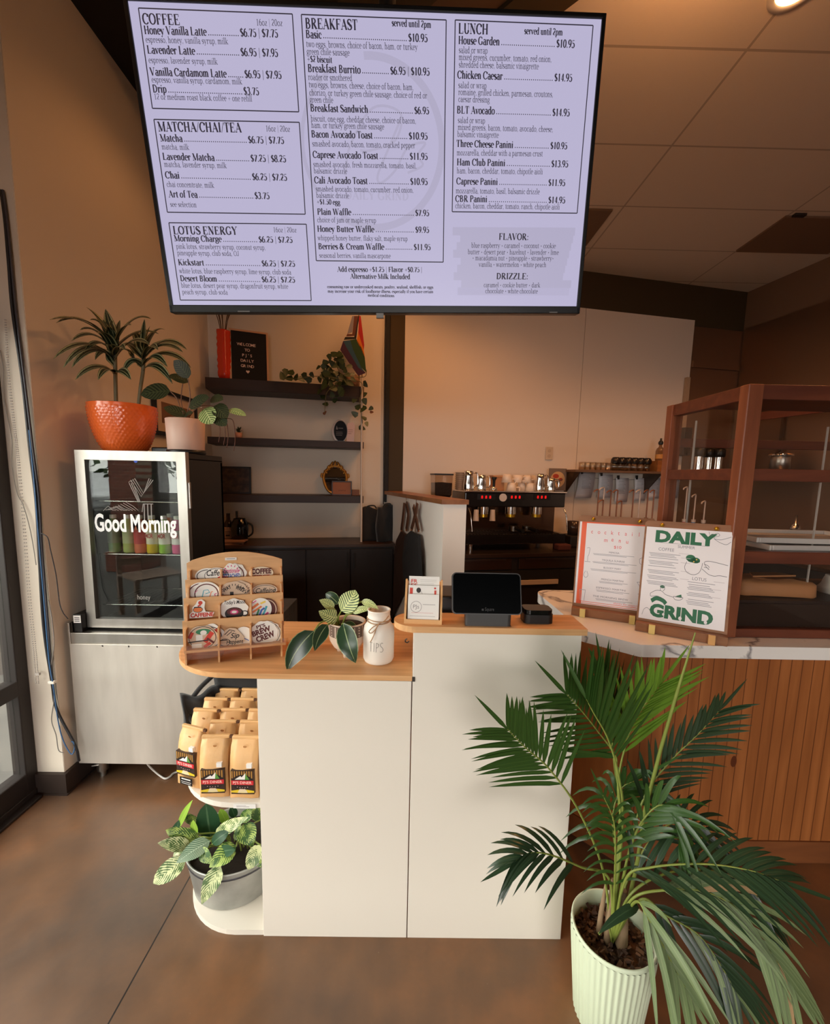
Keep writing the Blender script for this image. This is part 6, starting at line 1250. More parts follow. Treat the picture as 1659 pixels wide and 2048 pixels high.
for x in (1.60, 1.72):
    for z0, z1 in ((1.555, 1.72), (1.245, 1.506), (1.044, 1.196)): b = MB(); b.box(x, x+.004, CY0+.10, CY0+.106, z0, z1); Kd(b, 'door_edge', M_EDGE)
b = MB()
for x in (1.31,): b.box(x, x+.004, CY1-.06, CY1-.05, 1.25, 1.78)
Kd(b, 'door_edge', M_EDGE)
for k, (z, dy, r, lb) in enumerate(((1.239, .0, .03, 'lower pale sheet pan lying in the display case'), (1.262, .03, -.05, 'upper pale sheet pan stacked in the display case'))):
    t = thing('sheet_pan', lb, 'tray', (1.66, 1.79+dy, z), r, 'sheet pans in the display case'); w, d = .26, .15
    M_PAN = mat('pan_steel', (226, 223, 222), .4, .1); b = MB(); b.box(-w, w, -d, d, 0, .003); b.build('pan_base', M_PAN, t)
    b = MB()
    for q in ((-w, w, -d-.012, -d), (-w, w, d, d+.012), (-w-.012, -w, -d-.012, d+.012), (w, w+.012, -d-.012, d+.012)): b.box(*q, .0, .022)
    b.build('pan_rim', M_PAN, t, bevel=.003)
    b = MB(); b.box(-w+.01, w-.01, -d+.01, d-.01, .004, .007); b.build('baking_paper', M_WHITEP, t)
t = thing('paper_parcel', 'brown paper parcel folded shut on the case shelf', 'parcel', (1.50, 1.74, 1.043), -.12)
b = MB(); n = 20; vs = []; 
for j, (z, k) in enumerate(((0, .94), (.008, 1), (.05, .98), (.06, .9), (.066, .5))):
    for i in range(n): a = 2*PI*i/n; vs.append((.15*k*math.copysign(abs(math.cos(a))**.3, math.cos(a)), .085*k*math.copysign(abs(math.sin(a))**.3, math.sin(a)), z+.003*math.sin(3*a+j)))
b.add(vs, [(j*n+i, j*n+(i+1) % n, (j+1)*n+(i+1) % n, (j+1)*n+i) for j in range(4) for i in range(n)], 0, True); b.add(vs[-n:], [tuple(range(n))]); b.build('wrapped_body', mat('brown_wrap', (190, 132, 86), .6, bump=(22, .6)), t)
b = MB(); b.prism([(-.10, -.05), (.10, -.02), (.06, .03), (-.06, .02)], .074, .080, 0, RZ(.1)); b.build('paper_flap', mat('brown_wrap', (172, 112, 70), .6), t)
t = thing('paper_bag', 'crumpled white paper bag at the frame edge in the case', 'bag', (1.82, 1.74, 1.043)); cloth(.14, .08, .075, .006, 31).build('bag_body', mat('white_bag', (232, 226, 220), .7), t); b = MB(); b.box(-.05, .05, -.03, .03, .068, .078); b.build('folded_top', mat('white_bag', (232, 226, 220), .7), t, bevel=.004)
# ------------------------------------------------------------------ menu boards
M_WAL = wood('walnut', (128, 82, 52), (160, 108, 72), 3, (1.2, 9, 9), .5, (144, 94, 60), .04); M_BLOCK = mat('pale_block', (232, 206, 128), .5); M_BLOCK2 = mat('tan_block', (220, 164, 100), .5)
M_PAPER2 = mat('menu_paper', (240, 232, 234), .35); M_BRASS = MATS['brass']; M_DGR = mat('dark_green_ink', (34, 104, 68), .45); M_ORP = mat('vermilion_ink', (240, 104, 66), .45); M_PNK = mat('coral_ink', (232, 96, 100), .5); M_TXT = mat('text_grey', (140, 132, 142), .6)
def board(label, foot, ang, w0, w1, h, blocks, pap, prints):
    t = thing('menu_board', label, 'menu', foot, ang, 'clip boards with menus on the marble'); L_ = T(0, .03, 0) @ RX(-.18)
    b = MB(); b.prism([(w0, .0), (w1, .0), (w1, h-.01), (w1-.01, h), (w0+.01, h), (w0, h-.01)], 0, .012, 0, L_ @ RX(PI/2) @ T(0, 0, -.012)); b.build('backing_board', M_WAL, t, bevel=.001)
    b = MB(); b.box(w0, w1, -.004, .03, .0, .034); b.build('ledge', M_WAL, t, bevel=.0015)
    for i, (x, m) in enumerate(blocks): b = MB(); b.box(x-.011, x+.011, -.016, -.0045, 0, .036); b.build('easel_block', m, t, bevel=.001)
    b = MB(); b.box(pap[0], pap[1], -.0035, -.0005, pap[2], pap[3], 0, L_); b.build('paper', M_PAPER2, t)
    for x in (w0+.06, w1-.06): b = MB(); b.lathe([(.007, 0), (.008, .002), (.006, .007), (0, .009)], 16, 0, L_ @ T(x, 0, h-.016) @ RX(PI/2)); b.build('brass_knob', M_BRASS, t)
    b = MB(); b.box((w0+w1)/2-.03, (w0+w1)/2+.03, .17, .18, 0, h*.7, 0, RX(.12)); b.build('easel_leg', M_WAL, t)
    for i, (m, pl) in enumerate(prints):
        b = MB(); b.poly2([([(pap[0]+a*(pap[1]-pap[0]), pap[2]+c*(pap[3]-pap[2])) for a, c in vs], fs) for vs, fs in pl], L_ @ Vector((0, -.0038-.0001*i, 0)), (1, 0, 0), L_.to_3x3() @ Vector((0, 0, 1))); b.build('print', m, t)
def tw(t, x0, x1, y, h, fat=0.0, sl=0): return shift(sans(t, h, x1-x0, fat, sl)[0], x0, y)      # lettering in page units
def lines(x0, x1, ys, w=.004): return sum([rectp(x0+.01*(i % 3), x1-.06*((i*7) % 4)/3*(x1-x0)*3, y, y+w) for i, y in enumerate(ys)], [])
sk = lambda pts, w=.006: stroke([(p.x, p.y) for p in bez([(a, c, 0) for a, c in pts], 6)], w)
ck = []
for i, ch in enumerate('cocktail'): ck += shift(sans(ch, .05, None, .0)[0], .17+i*.093, .868+.006*((i*3) % 3-1))
for i, ch in enumerate('menu'): ck += shift(sans(ch, .05, None, .0)[0], .36+i*.10, .775+.006*((i*2) % 3-1))
ck += tw('$10', .50, .60, .70, .035)
gl = sk([(.13, .68), (.17, .68), (.16, .60), (.15, .58), (.15, .52)])+sk([(.11, .515), (.19, .515)])+sk([(.13, .40), (.11, .35), (.14, .32), (.17, .35), (.15, .40)])+sk([(.07, .17), (.09, .04)])+sk([(.15, .17), (.14, .04)])+sk([(.07, .17), (.15, .17)])+sk([(.85, .60), (.90, .62), (.93, .58), (.90, .54), (.86, .55), (.85, .60)])+sk([(.84, .33), (.95, .34)])+sk([(.84, .33), (.90, .27), (.95, .34)])+sk([(.90, .27), (.89, .20)])+sk([(.86, .195), (.93, .2)])
board('menu board with orange stripe and childlike cocktail lettering, beside the taller-lettered one', (.743, 1.798, .9055), -.435, -.034, .27, .442, ((.012, M_BLOCK), (.205, M_BLOCK)), (-.028, .262, .047, .412),
 [(M_ORP, rectp(.03, .10, .0, .99)+rectp(.03, .98, .985, 1.0)+rectp(.03, .98, .028, .034)+rectp(.03, .98, .008, .014)), (M_PNK, ck+tw('thanks for stopping by', .55, .95, .045, .02, 0, .3)),
  (M_TXT, tw('MIMOSA', .44, .58, .637, .022)+lines(.22, .78, (.618, .606))+tw('TEQUILA SUNRISE', .35, .66, .54, .022)+lines(.22, .82, (.52, .508))+tw('BLOODY MARY', .38, .62, .45, .022)+lines(.2, .82, (.43, .417))+tw('FRENCH MARTINI', .36, .66, .31, .022)+lines(.33, .72, (.29, .278))+tw('ESPRESSO MARTINI', .3, .7, .205, .022)+lines(.3, .75, (.185, .172))+tw('THE MORNING BREW', .26, .74, .10, .022)+lines(.3, .8, (.08, .067))), (mat('sketch_grey', (172, 162, 172), .6), gl)])
hand = sk([(.98, .66), (.84, .68), (.76, .685), (.72, .67), (.74, .63), (.78, .60)], .005)+sk([(.98, .545), (.90, .55), (.84, .54), (.78, .55), (.73, .58), (.70, .60)], .005)+sk([(.72, .65), (.76, .64), (.78, .62)], .005)+sk([(.72, .62), (.76, .615), (.77, .60)], .005)+sk([(.52, .66), (.50, .60), (.53, .55), (.60, .53), (.66, .55), (.69, .60), (.70, .66)], .005)
man = sk([(.12, .28), (.18, .315), (.25, .32), (.30, .29), (.34, .28), (.40, .27)], .005)+sk([(.12, .28), (.13, .25), (.20, .26), (.26, .25)], .005)+sk([(.24, .32), (.24, .35), (.27, .37), (.29, .345), (.27, .32)], .005)+sk([(.40, .28), (.42, .25), (.48, .25), (.51, .28), (.40, .28)], .005)
kno = sk([(.74, .99), (.76, .95), (.80, .965), (.84, .98), (.86, .955), (.80, .93), (.86, .89), (.94, .87), (.99, .90)], .004)+sk([(.80, .92), (.88, .915), (.99, .95)], .004)+sk([(.04, .04), (.06, .10), (.10, .12), (.14, .09)], .004)
board('menu board with big dark green capitals, nearest the display case', (.941, 1.609, .9055), -.545, -.046, .254, .441, ((.012, M_BLOCK), (.205, M_BLOCK2)), (-.039, .244, .044, .415),
 [(M_DGR, tw('DAILY', .12, .84, .848, .118, .055)+tw('GRIND', .13, .87, .045, .128, .055)+sk([(.14, .20), (.20, .235), (.28, .22), (.32, .19)], .045)+disc(.26, .365, .03, .015)+poly((.42, .275), (.50, .275), (.49, .31), (.44, .29))+disc(.56, .70, .055, .035)+disc(.62, .68, .05, .03)+disc(.60, .67, .07, .015)),
  (M_TXT, tw('SUMMER', .40, .60, .795, .03)+tw('COFFEE', .17, .36, .75, .034)+tw('LOTUS', .60, .76, .475, .034)+lines(.06, .44, (.715, .70, .685, .665), .0048)+lines(.06, .42, (.63, .615, .60, .575), .0048)+lines(.06, .44, (.53, .515, .50, .47, .455, .44, .41, .395, .38), .0048)+lines(.55, .86, (.45, .425, .405, .39, .375, .34, .325, .31, .27, .25, .235, .22), .0048)+rectp(.12, .75, .835, .838)),
  (mat('pale_text', (200, 186, 190), .6), rectp(.42, .54, .735, .739)+rectp(.45, .56, .69, .694)+rectp(.45, .56, .64, .644)+rectp(.46, .56, .55, .554)+rectp(.46, .56, .47, .474)+rectp(.84, .96, .48, .484)+rectp(.80, .93, .40, .404)+rectp(.80, .93, .32, .324)), (mat('sketch_dark', (110, 104, 112), .6), hand+man+kno), (M_PAPER2, shift(disc(0, 0, .014), .30, .075)+shift(disc(0, 0, .02), .50, .06)+shift(disc(0, 0, .018), .79, .06)), (mat('gold_ink', (206, 170, 70), .5), disc(.60, .665, .008)+disc(.63, .69, .008))])
# ------------------------------------------------------------------ kitchen things seen through the case
s0, zk = BS(1345, 943, .26); t = bthing('kitchen_shelf', 'steel kitchen shelf seen through the display case', 'shelf', s0+.02, .012, zk-.025); b = MB(); b.box(0, 4.90-s0-.03, -.30, 0, 0, .025); b.build('shelf_board', M_DKST, t, bevel=.002)
for x in (.1, .9): b = MB(); b.prism([(0, 0), (-.24, 0), (0, -.18)], x, x+.008, 0, Matrix(((0, 0, 1, 0), (1, 0, 0, 0), (0, 1, 0, 0), (0, 0, 0, 1)))); b.build('bracket', M_DKST, t)
for k, (px, off, lb) in enumerate(((1396, .18, 'left steel shaker with black lid behind the case glass'), (1415, .12, 'rear steel shaker with black lid behind the case glass'), (1436, .18, 'right steel shaker with black lid behind the case glass'))):
    s_, _ = BS(px, 925, off); t = bthing('steel_shaker', lb, 'shaker', s_, off, zk, 'steel shakers on the kitchen shelf'); b = MB(); b.cyl(.034, 0, .15, 24); b.build('shaker_body', M_CHROME, t); b = MB(); b.lathe([(.044, .15), (.052, .16), (.052, .215), (.04, .235), (0, .235)], 24); b.build('lid', M_BLACK, t)
s_, z_ = BS(1366, 885, .05); t = bthing('soap_dispenser', 'tall dark wall dispenser behind the case glass', 'dispenser', s_, .0125, z_-.13); b = MB(); b.box(-.045, .045, -.09, 0, 0, .27); b.build('housing', mat('dark_dispenser', (46, 36, 32), .4), t, bevel=.008); b = MB(); b.cyl(.02, -.01, 0, 16, 0, T(0, -.09, .03) @ RX(PI/2)); b.build('push_button', M_CHROME, t)
b = MB(); b.box(-.02, .02, -.03, 0, .27, .75); b.build('pipe_cover', mat('pale_pipe', (176, 150, 124), .4), t)
for k, (px, py, off, pm, col, lb) in enumerate(((1374, 975, .42, 1, (190, 60, 80), 'pink syrup bottle with white pump behind the case glass'), (1391, 990, .46, 1, (40, 130, 200), 'blue syrup bottle with white pump behind the case glass'), (1410, 1003, .50, 1, (150, 140, 136), 'grey pump bottle with white pump behind the case glass'))): syrup(px, py, off, col, M_PW, lb)
s_, _ = BS(1384, 1040, .54); t = bthing('plastic_tub', 'small ribbed white tub in front of the blue pump bottle', 'tub', s_, .545, ZB_); b = MB(); b.lathe([(0, 0), (.05, 0), (.066, .10), (.07, .10), (.07, .106), (0, .10)], 36, ripple=(18, .02)); b.build('tub_body', mat('tub_white', (206, 200, 200), .4), t)
def RWP(px, py, off): q = onp(px, py, RC-BD*off, BD); return q          # on a plane parallel to the right wall
def rthing(name, label, cat, px, py, off, z): q = RWP(px, py, off); return thing(name, label, cat, (q.x, q.y, z), TH-PI/2)
t = thing('prep_counter', 'dark steel prep counter along the kitchen wall behind the case', 'counter', RC-BN*.62-BD*.62, TH-PI/2); b = MB(); b.box(0, 2.2, 0, .595, .08, .885); b.build('carcass', M_DKP, t); b = MB(); b.box(0, 2.2, -.02, .595, .885, .916); b.build('counter_top', M_DKST, t, bevel=.003); b = MB(); b.box(.02, 2.18, .05, .59, 0, .08); b.build('plinth', M_BLACKM, t)
t = thing('wall_rack', 'steel rack with a wooden rail along the kitchen wall behind the case', 'rack', RC-BN*.40-BD*.30, TH-PI/2); b = MB(); b.box(0, 2.2, 0, .288, zk-.025, zk); b.build('rack_board', M_DKST, t, bevel=.002); b = MB(); b.box(0, 2.2, .0, .02, zk+.46, zk+.53); b.build('hanging_rail', M_MAHH, t, bevel=.003)
for x in (.1, 2.0): b = MB(); b.box(x, x+.02, .0, .288, zk+.53, zk+.55); b.box(x, x+.02, .262, .288, zk, zk+.53); b.build('rail_bracket', M_DKST, t)
t = rthing('steel_canister', 'steel canister with knobbed lid seen through the case front', 'canister', 1560, 920, .16, zk+.001); b = MB(); b.lathe([(0, 0), (.075, 0), (.07, .14), (.062, .16)], 32); b.build('canister_body', M_STEEL, t); b = MB(); b.lathe([(.09, .15), (.09, .162), (.04, .18), (.03, .20), (0, .203)], 28); b.build('lid', M_CHROME, t)
t = rthing('stock_pot', 'stock pot with a steel lid seen through the case front', 'pot', 1552, 1035, .34, ZB_); b = MB(); b.cyl(.10, 0, .10, 32); b.build('pot_body', M_CHROME, t); b = MB(); b.lathe([(.104, .10), (.104, .125), (.09, .135), (0, .15)], 32); b.build('lid', M_STEEL, t); b = MB(); b.ball((0, 0, .155), .014, 10); b.build('knob', M_BLACK, t)
t = rthing('pepper_mill', 'dark upright mill with steel top seen through the case front', 'mill', 1593, 1025, .34, ZB_); b = MB(); b.lathe([(0, 0), (.035, 0), (.03, .1), (.034, .22), (0, .22)], 20); b.build('mill_body', M_BLACK, t); b = MB(); b.lathe([(.034, .22), (.03, .25), (.012, .26), (.008, .33), (0, .33)], 20); b.build('mill_top', M_CHROME, t)
# ------------------------------------------------------------------ ceiling fittings
b = MB(); b.prism([(2.56, 3.18), (3.30, 3.18), (3.30, 3.64), (2.56, 3.64)], 3.335, 3.349); t = b.build('ceiling_vent', mat('brown_grille', (120, 96, 78), .6), bevel=.003); tag(t, 'brown square ceiling vent panel near the kitchen corner', 'vent')
b = MB(); b.box(2.6, 2.68, 3.15, 3.18, 3.335, 3.349); t2 = b.build('vent_latch', M_DKP, None); t2.parent = t
b = MB(); b.prism([(.95, 3.16), (1.343, 3.16), (1.343, 3.61), (.95, 3.61)], 3.338, 3.349); tag(b.build('ceiling_vent', mat('brown_grille2', (110, 86, 66), .6), bevel=.003), 'brown ceiling vent panel beside the right edge of the television', 'vent')
# ================================================================== plants
LM_PHILO = leafmat('philodendron_leaf', (52, 84, 44), (214, 220, 150), 9, .62, None, .3, 'vein'); LM_PHILOD = leafmat('philodendron_dark', (44, 66, 44), (150, 166, 120), 12, -.2, .93, .2, 'vein')
LM_DRAC = leafmat('dracaena_leaf', (36, 50, 32), (176, 176, 130), mode='stripe', rough=.4); LM_PRAY = leafmat('prayer_leaf', (30, 40, 25), (72, 80, 48), 8, .42, None, .45, 'vein'); LM_PRAYL = leafmat('prayer_leaf_light', (96, 124, 60), (196, 208, 140), 8, .4, None, .45, 'vein')
LM_VINE = leafmat('vine_leaf', (46, 62, 28), (84, 96, 50), mode='plain', rough=.45); LM_VINEY = leafmat('vine_leaf_yellow', (140, 124, 46), (160, 140, 60), mode='plain')
LM_MOT = leafmat('mottled_leaf', (74, 104, 48), (208, 214, 160), 10, .62, None, .38, 'mottle'); LM_MOTG = leafmat('mottled_green', (60, 94, 42), (170, 190, 100), 10, .45, None, .38, 'mottle'); LM_DK = leafmat('deep_green_leaf', (44, 80, 52), (110, 140, 104), mode='plain', rough=.3); LM_LIME = leafmat('lime_leaf', (140, 176, 60), (180, 206, 96), mode='plain'); LM_SILV = leafmat('silver_leaf', (92, 120, 94), (170, 186, 160), 14, .3, None, .3, 'vein')
LM_PALM = leafmat('palm_leaflet', (50, 82, 32), (84, 116, 54), mode='plain', rough=.32); LM_PALML = leafmat('palm_young', (98, 134, 40), (130, 164, 70), mode='plain', rough=.35); LM_PALMD = leafmat('palm_dark', (40, 60, 38), (70, 92, 60), mode='plain', rough=.32); LM_PALMP = leafmat('palm_faded', (104, 122, 78), (150, 158, 112), mode='plain', rough=.5); LM_PALMB = leafmat('palm_dry', (176, 142, 100), (196, 168, 126), mode='plain', rough=.7)  # leaflet tones: mid green, young, dark green, faded, dry
M_STEM = mat('green_stem', (128, 140, 62), .45); M_STEMD = mat('dull_stem', (96, 92, 56), .5)
def pleaf(t, a, c, w, Ya, Yc, m, bend=(0, 0, 0), n=(0, -1, .4), shape='leaf', fold=.18, name='leaf', steps=8, tw=0):
    """one leaf from its stalk end (pixel a, distance Ya) to its tip"""
    P0 = atY(*a, Ya); P1 = atY(*c, Yc); b = MB(); b.leaf(P0, P1, w*.5*(Ya+Yc)/850*1.03, bend, n, 0, steps, fold, shape, tw); return b.build(name, m, t, world=True)
def pstem(t, pts, r, m, name='stalk'):
    b = MB(); b.tube(bez([atY(*p) if len(p) == 3 and p[0] > 20 else Vector(p) for p in pts], 6), r, 6); return b.build(name, m, t, world=True)
# --- philodendron on the counter
t = thing('potted_philodendron', 'variegated philodendron in a patterned footed pot beside the tip jar', 'plant', (-.208, 1.378, .901))
M_CER = mat('cream_ceramic', (226, 204, 184), .5); M_TAUPE = mat('taupe_glaze', (120, 98, 84), .55)
b = MB(); b.lathe([(0, .014), (.03, .014), (.046, .028), (.058, .05), (.0605, .066)], 60, ripple=(22, .014)); b.lathe([(.0605, .066), (.062, .08), (.0615, .112), (.058, .114), (.055, .108), (.054, .09)], 48); b.build('pot', M_CER, t)
b = MB(); b.lathe([(.0618, .071), (.0626, .08), (.0622, .110)], 48); pt_ = b.build('glaze_band', M_TAUPE, t)
b = MB()
for k in range(24):
    a = 2*PI*k/24; ca, sa = math.cos(a), math.sin(a)
    if k % 2:
        for q in range(4): b.ball((.0628*ca, .0628*sa, .077+.009*q), .0026, 6)
    else: b.add([(.0629*math.cos(a+d), .0629*math.sin(a+d), z) for z in (.073, .108) for d in (-.03, .03)], [(0, 1, 3, 2)])
b.build('glaze_dots', M_CER, t)
for k in range(3): a = 2*PI*k/3-PI/2; b = MB(); b.lathe([(0, 0), (.008, 0), (.012, .02), (.012, .03)], 14, 0, T(.034*math.cos(a), .034*math.sin(a), 0)); b.build('foot', M_CER, t)
b = MB(); b.lathe([(0, .1), (.055, .098)], 24); b.build('soil', MATS['dark_soil'], t)
for pts in ([(672, 1250, 1.37), (655, 1242, 1.35), (640, 1246, 1.32), (628, 1262, 1.30)], [(676, 1250, 1.37), (664, 1246, 1.34), (655, 1249, 1.32)], [(684, 1255, 1.37), (684, 1248, 1.33), (686, 1247, 1.31)], [(680, 1252, 1.38), (676, 1236, 1.37), (682, 1222, 1.36)], [(676, 1252, 1.38), (674, 1242, 1.37), (673, 1236, 1.36)], [(678, 1252, 1.38), (673, 1232, 1.38), (668, 1217, 1.39)], [(684, 1252, 1.38), (690, 1232, 1.38), (705, 1213, 1.37), (722, 1203, 1.36)], [(684, 1252, 1.38), (692, 1232, 1.36), (704, 1226, 1.35)]):
    pstem(t, pts, .0026, M_STEM)
pleaf(t, (628, 1262), (574, 1343), 44, 1.30, 1.25, LM_PHILOD, (-.02, -.01, .012), (.5, -1, .5)); pleaf(t, (655, 1249), (629, 1302), 30, 1.32, 1.28, LM_PHILOD, (-.01, -.01, .01), (.6, -1, .4)); pleaf(t, (686, 1246), (711, 1326), 42, 1.31, 1.27, LM_PHILOD, (.0, -.03, .0), (-.2, -1, .5))
pleaf(t, (681, 1222), (710, 1180), 40, 1.36, 1.37, LM_PHILO, (.012, -.01, .0), (-.1, -1, .3), 'round'); pleaf(t, (674, 1236), (637, 1222), 32, 1.36, 1.33, LM_PHILO, (0, -.01, -.004), (.2, -1, .5), 'heart'); pleaf(t, (668, 1217), (638, 1200), 20, 1.38, 1.37, LM_PHILO, (0, 0, .006), (.2, -1, .5)); pleaf(t, (676, 1208), (651, 1187), 24, 1.42, 1.43, LM_PHILOD, (0, 0, .008), (0, -1, .1), 'round')
pleaf(t, (704, 1226), (744, 1219), 16, 1.35, 1.33, LM_PHILO, (0, 0, .012), (0, -1, .9)); pleaf(t, (722, 1203), (757, 1219), 15, 1.36, 1.33, LM_PHILO, (0, 0, .012), (-.2, -1, .6)); pleaf(t, (676, 1240), (652, 1240), 14, 1.37, 1.36, LM_PHILO, (0, 0, .01)); pleaf(t, (684, 1250), (716, 1262), 18, 1.38, 1.34, LM_PHILOD, (0, 0, .02), (0, -.6, 1))
# --- dracaena
t = op
for pts, r in (([(232, 806, 2.10), (231, 770, 2.10), (230, 720, 2.09), (229, 680, 2.09)], .0085), ([(277, 810, 2.12), (281, 775, 2.12), (286, 740, 2.11), (288, 700, 2.11)], .008)): pstem(t, pts, r, mat('cane', (122, 112, 82), .6), 'cane')
rd = random.Random(11)
def head(foot, top, tips, Y):
    n = len(tips)
    for i, (x, y, dy, up) in enumerate(tips):
        f = min(1, max(0, (foot[1]-y+90)/(foot[1]-top[1]+180))); bx = foot[0]+(top[0]-foot[0])*f; by = foot[1]+(top[1]-foot[1])*f
        pleaf(t, (bx, by), (x, y), 20, Y, min(Y+dy, 1.55*850/(838-x)), LM_DRAC, (0, 0, up), (.3*(1 if x < bx else -1), -.8, 1), 'blade', .22, steps=12)
head((231, 760), (229, 675), [(99, 640, -.05, .10), (112, 646, -.10, .12), (143, 682, -.16, .10), (106, 718, -.05, .12), (126, 736, -.12, .14), (143, 736, .04, .12), (172, 614, .02, .03), (211, 618, 0, .0), (222, 640, -.06, .02), (302, 638, .02, .10), (318, 668, .05, .08), (262, 650, -.12, .06), (196, 668, -.18, .06), (168, 705, -.15, .10), (250, 700, -.2, .06), (180, 640, .08, .07), (270, 720, .06, .09), (216, 690, -.2, .03)], 2.09)
head((231, 790), (229, 690), [(150, 760, -.1, .08), (196, 760, -.18, .06), (300, 690, -.1, .10), (262, 760, -.12, .05), (190, 720, .1, .1), (240, 640, .05, .02), (205, 640, -.08, .04), (160, 660, .06, .09)], 2.09)
head((284, 770), (288, 690), [(289, 638, 0, .0), (300, 652, -.05, .02), (374, 700, -.02, .12), (366, 705, -.08, .10), (382, 736, .0, .12), (345, 768, -.05, .10), (246, 746, -.05, .08), (242, 690, .06, .06), (330, 660, .06, .08), (352, 690, .08, .08), (316, 700, -.14, .08), (268, 665, .05, .05), (335, 735, -.12, .09)], 2.11)
# --- prayer plant
t = pp
for pts in ([(365, 835, 2.11), (355, 800, 2.09), (340, 782, 2.07)], [(372, 835, 2.11), (380, 795, 2.10), (376, 758, 2.08)], [(372, 836, 2.1), (385, 815, 2.07), (405, 815, 2.04)], [(370, 836, 2.1), (365, 822, 2.06)], [(376, 836, 2.12), (400, 812, 2.12), (440, 815, 2.10), (456, 820, 2.08)], [(370, 836, 2.12), (362, 800, 2.13), (366, 762, 2.13)]): pstem(t, pts, .0024, mat('mauve_stem', (130, 100, 84), .5))
for a, c, w, m, bd, nn in (((340, 782), (281, 790), 38, LM_PRAY, (0, 0, .008), (0, -1, .5)), ((376, 757), (347, 721), 26, LM_PRAY, (.01, 0, .01), (0, -1, .2)), ((376, 765), (336, 752), 22, LM_PRAY, (0, 0, .01), (0, -1, .8)), ((374, 832), (327, 815), 24, LM_PRAY, (0, 0, .004), (.2, -1, .7)), ((378, 815), (418, 795), 30, LM_PRAY, (0, 0, .01), (0, -1, .6)), ((408, 817), (425, 848), 36, LM_PRAYL, (.004, -.01, 0), (-.1, -1, .3)), ((428, 812), (455, 836), 30, LM_PRAY, (0, 0, .008), (0, -1, .5)), ((430, 830), (452, 852), 26, LM_PRAY, (0, 0, .004), (0, -1, .4)), ((456, 820), (492, 832), 16, LM_PRAYL, (0, 0, .01), (0, -1, .8)), ((365, 838), (385, 826), 20, LM_PRAY, (0, -.01, .01), (0, -1, 1)), ((420, 800), (446, 800), 22, LM_PRAY, (0, 0, .01), (0, -1, .6))):
    pleaf(t, a, c, w, 2.08, 2.05, m, bd, nn, 'round', .1)
for k, x in enumerate((436, 446, 452, 466)): pstem(t, [(x-14, 836, 2.1), (x, 842, 2.08), (x+4, 862+k*5, 2.09), (x+1, 884+k*6, 2.1)], .0018, mat('red_stem', (96, 56, 40), .6))
# --- trailing vine on the topmost shelf
s, z = BS(702, 762, .12); t = bthing('trailing_vine', 'trailing green vine spilling over the right end of the topmost shelf', 'plant', s, .13, zt)
b = MB(); b.lathe([(0, 0), (.05, 0), (.066, .02), (.07, .10), (.066, .10), (.06, .08), (0, .08)], 32); b.build('pot', mat('speckled_pot', (150, 112, 84), .6, var=(40, (86, 58, 40))), t)
def V(X, Y, d=.0): return onp(560+X/7.54, 640+Y/7.54, C0-BN*(.20+d), BN)
rv = random.Random(5)
def vine(pts, d=.06):
    b = MB(); b.tube(bez([V(x, y, d) for x, y in pts], 5), .0025, 5); b.build('stem', M_STEMD, t, world=True)
vine([(960, 900), (700, 860), (480, 850), (250, 890), (60, 880), (-10, 830)]); vine([(1000, 900), (1200, 930), (1240, 1010), (1200, 1200), (1220, 1400), (1240, 1560)], .08); vine([(900, 900), (800, 1000), (700, 1100), (680, 1250), (670, 1420)], .08); vine([(900, 800), (820, 620), (830, 520)], .0); vine([(1000, 850), (1260, 860), (1300, 780), (1290, 740)], .02)
def vl(X, Y, sz=78, m=LM_VINE, d=.05):
    P = V(X, Y, d+rv.uniform(-.03, .03)); a = rv.uniform(0, 6.28); q = sz/7.54*3.45/850; D = (BD*math.cos(a)+Vector((0, 0, 1))*(math.sin(a)-.25)).normalized()*q
    b = MB(); b.leaf(P-D*.5, P+D*.5, q*.78, (0, 0, 0), (rv.uniform(-.5, .5), -1, rv.uniform(-.1, .8)), 0, 6, .15, 'heart'); b.build('leaf', m, t, world=True)
for X, Y in ((80, 790), (150, 795), (130, 880), (245, 860), (370, 850), (480, 830), (30, 840), (320, 900), (420, 890), (575, 720), (745, 560), (690, 640), (820, 690), (860, 600), (640, 860), (600, 900), (700, 800), (760, 760), (720, 720), (660, 700), (780, 860), (820, 800), (860, 900), (700, 920), (760, 960), (800, 1040), (720, 1040), (660, 1000), (860, 980), (900, 1060), (780, 1120), (940, 880), (980, 760), (940, 700), (1000, 920), (1060, 960), (1100, 900), (930, 1100), (870, 1120), (660, 1140), (590, 1085), (830, 1210), (680, 1270), (1280, 970), (1270, 1120), (1120, 1215), (1275, 1230), (1180, 1310), (1250, 1345), (1365, 1335), (1120, 1415), (1260, 1480), (1235, 1630), (1010, 830), (1080, 820), (1150, 1120), (900, 640), (1040, 700)): vl(X, Y, rv.uniform(84, 128))
for _ in range(34): vl(rv.uniform(600, 1020), rv.uniform(620, 1140), rv.uniform(80, 120), LM_VINE, rv.uniform(-.06, .08))
for X, Y in ((820, 515), (880, 525), (900, 560), (940, 600)): vl(X, Y, 120, LM_VINE, .03)
vl(1305, 1570, 80, LM_VINEY); vl(675, 1400, 70, mat('dry_leaf', (110, 60, 36), .7)); vl(960, 690, 70, LM_VINEY, .02); vl(1380, 1390, 60, mat('dry_leaf', (110, 60, 36), .7))
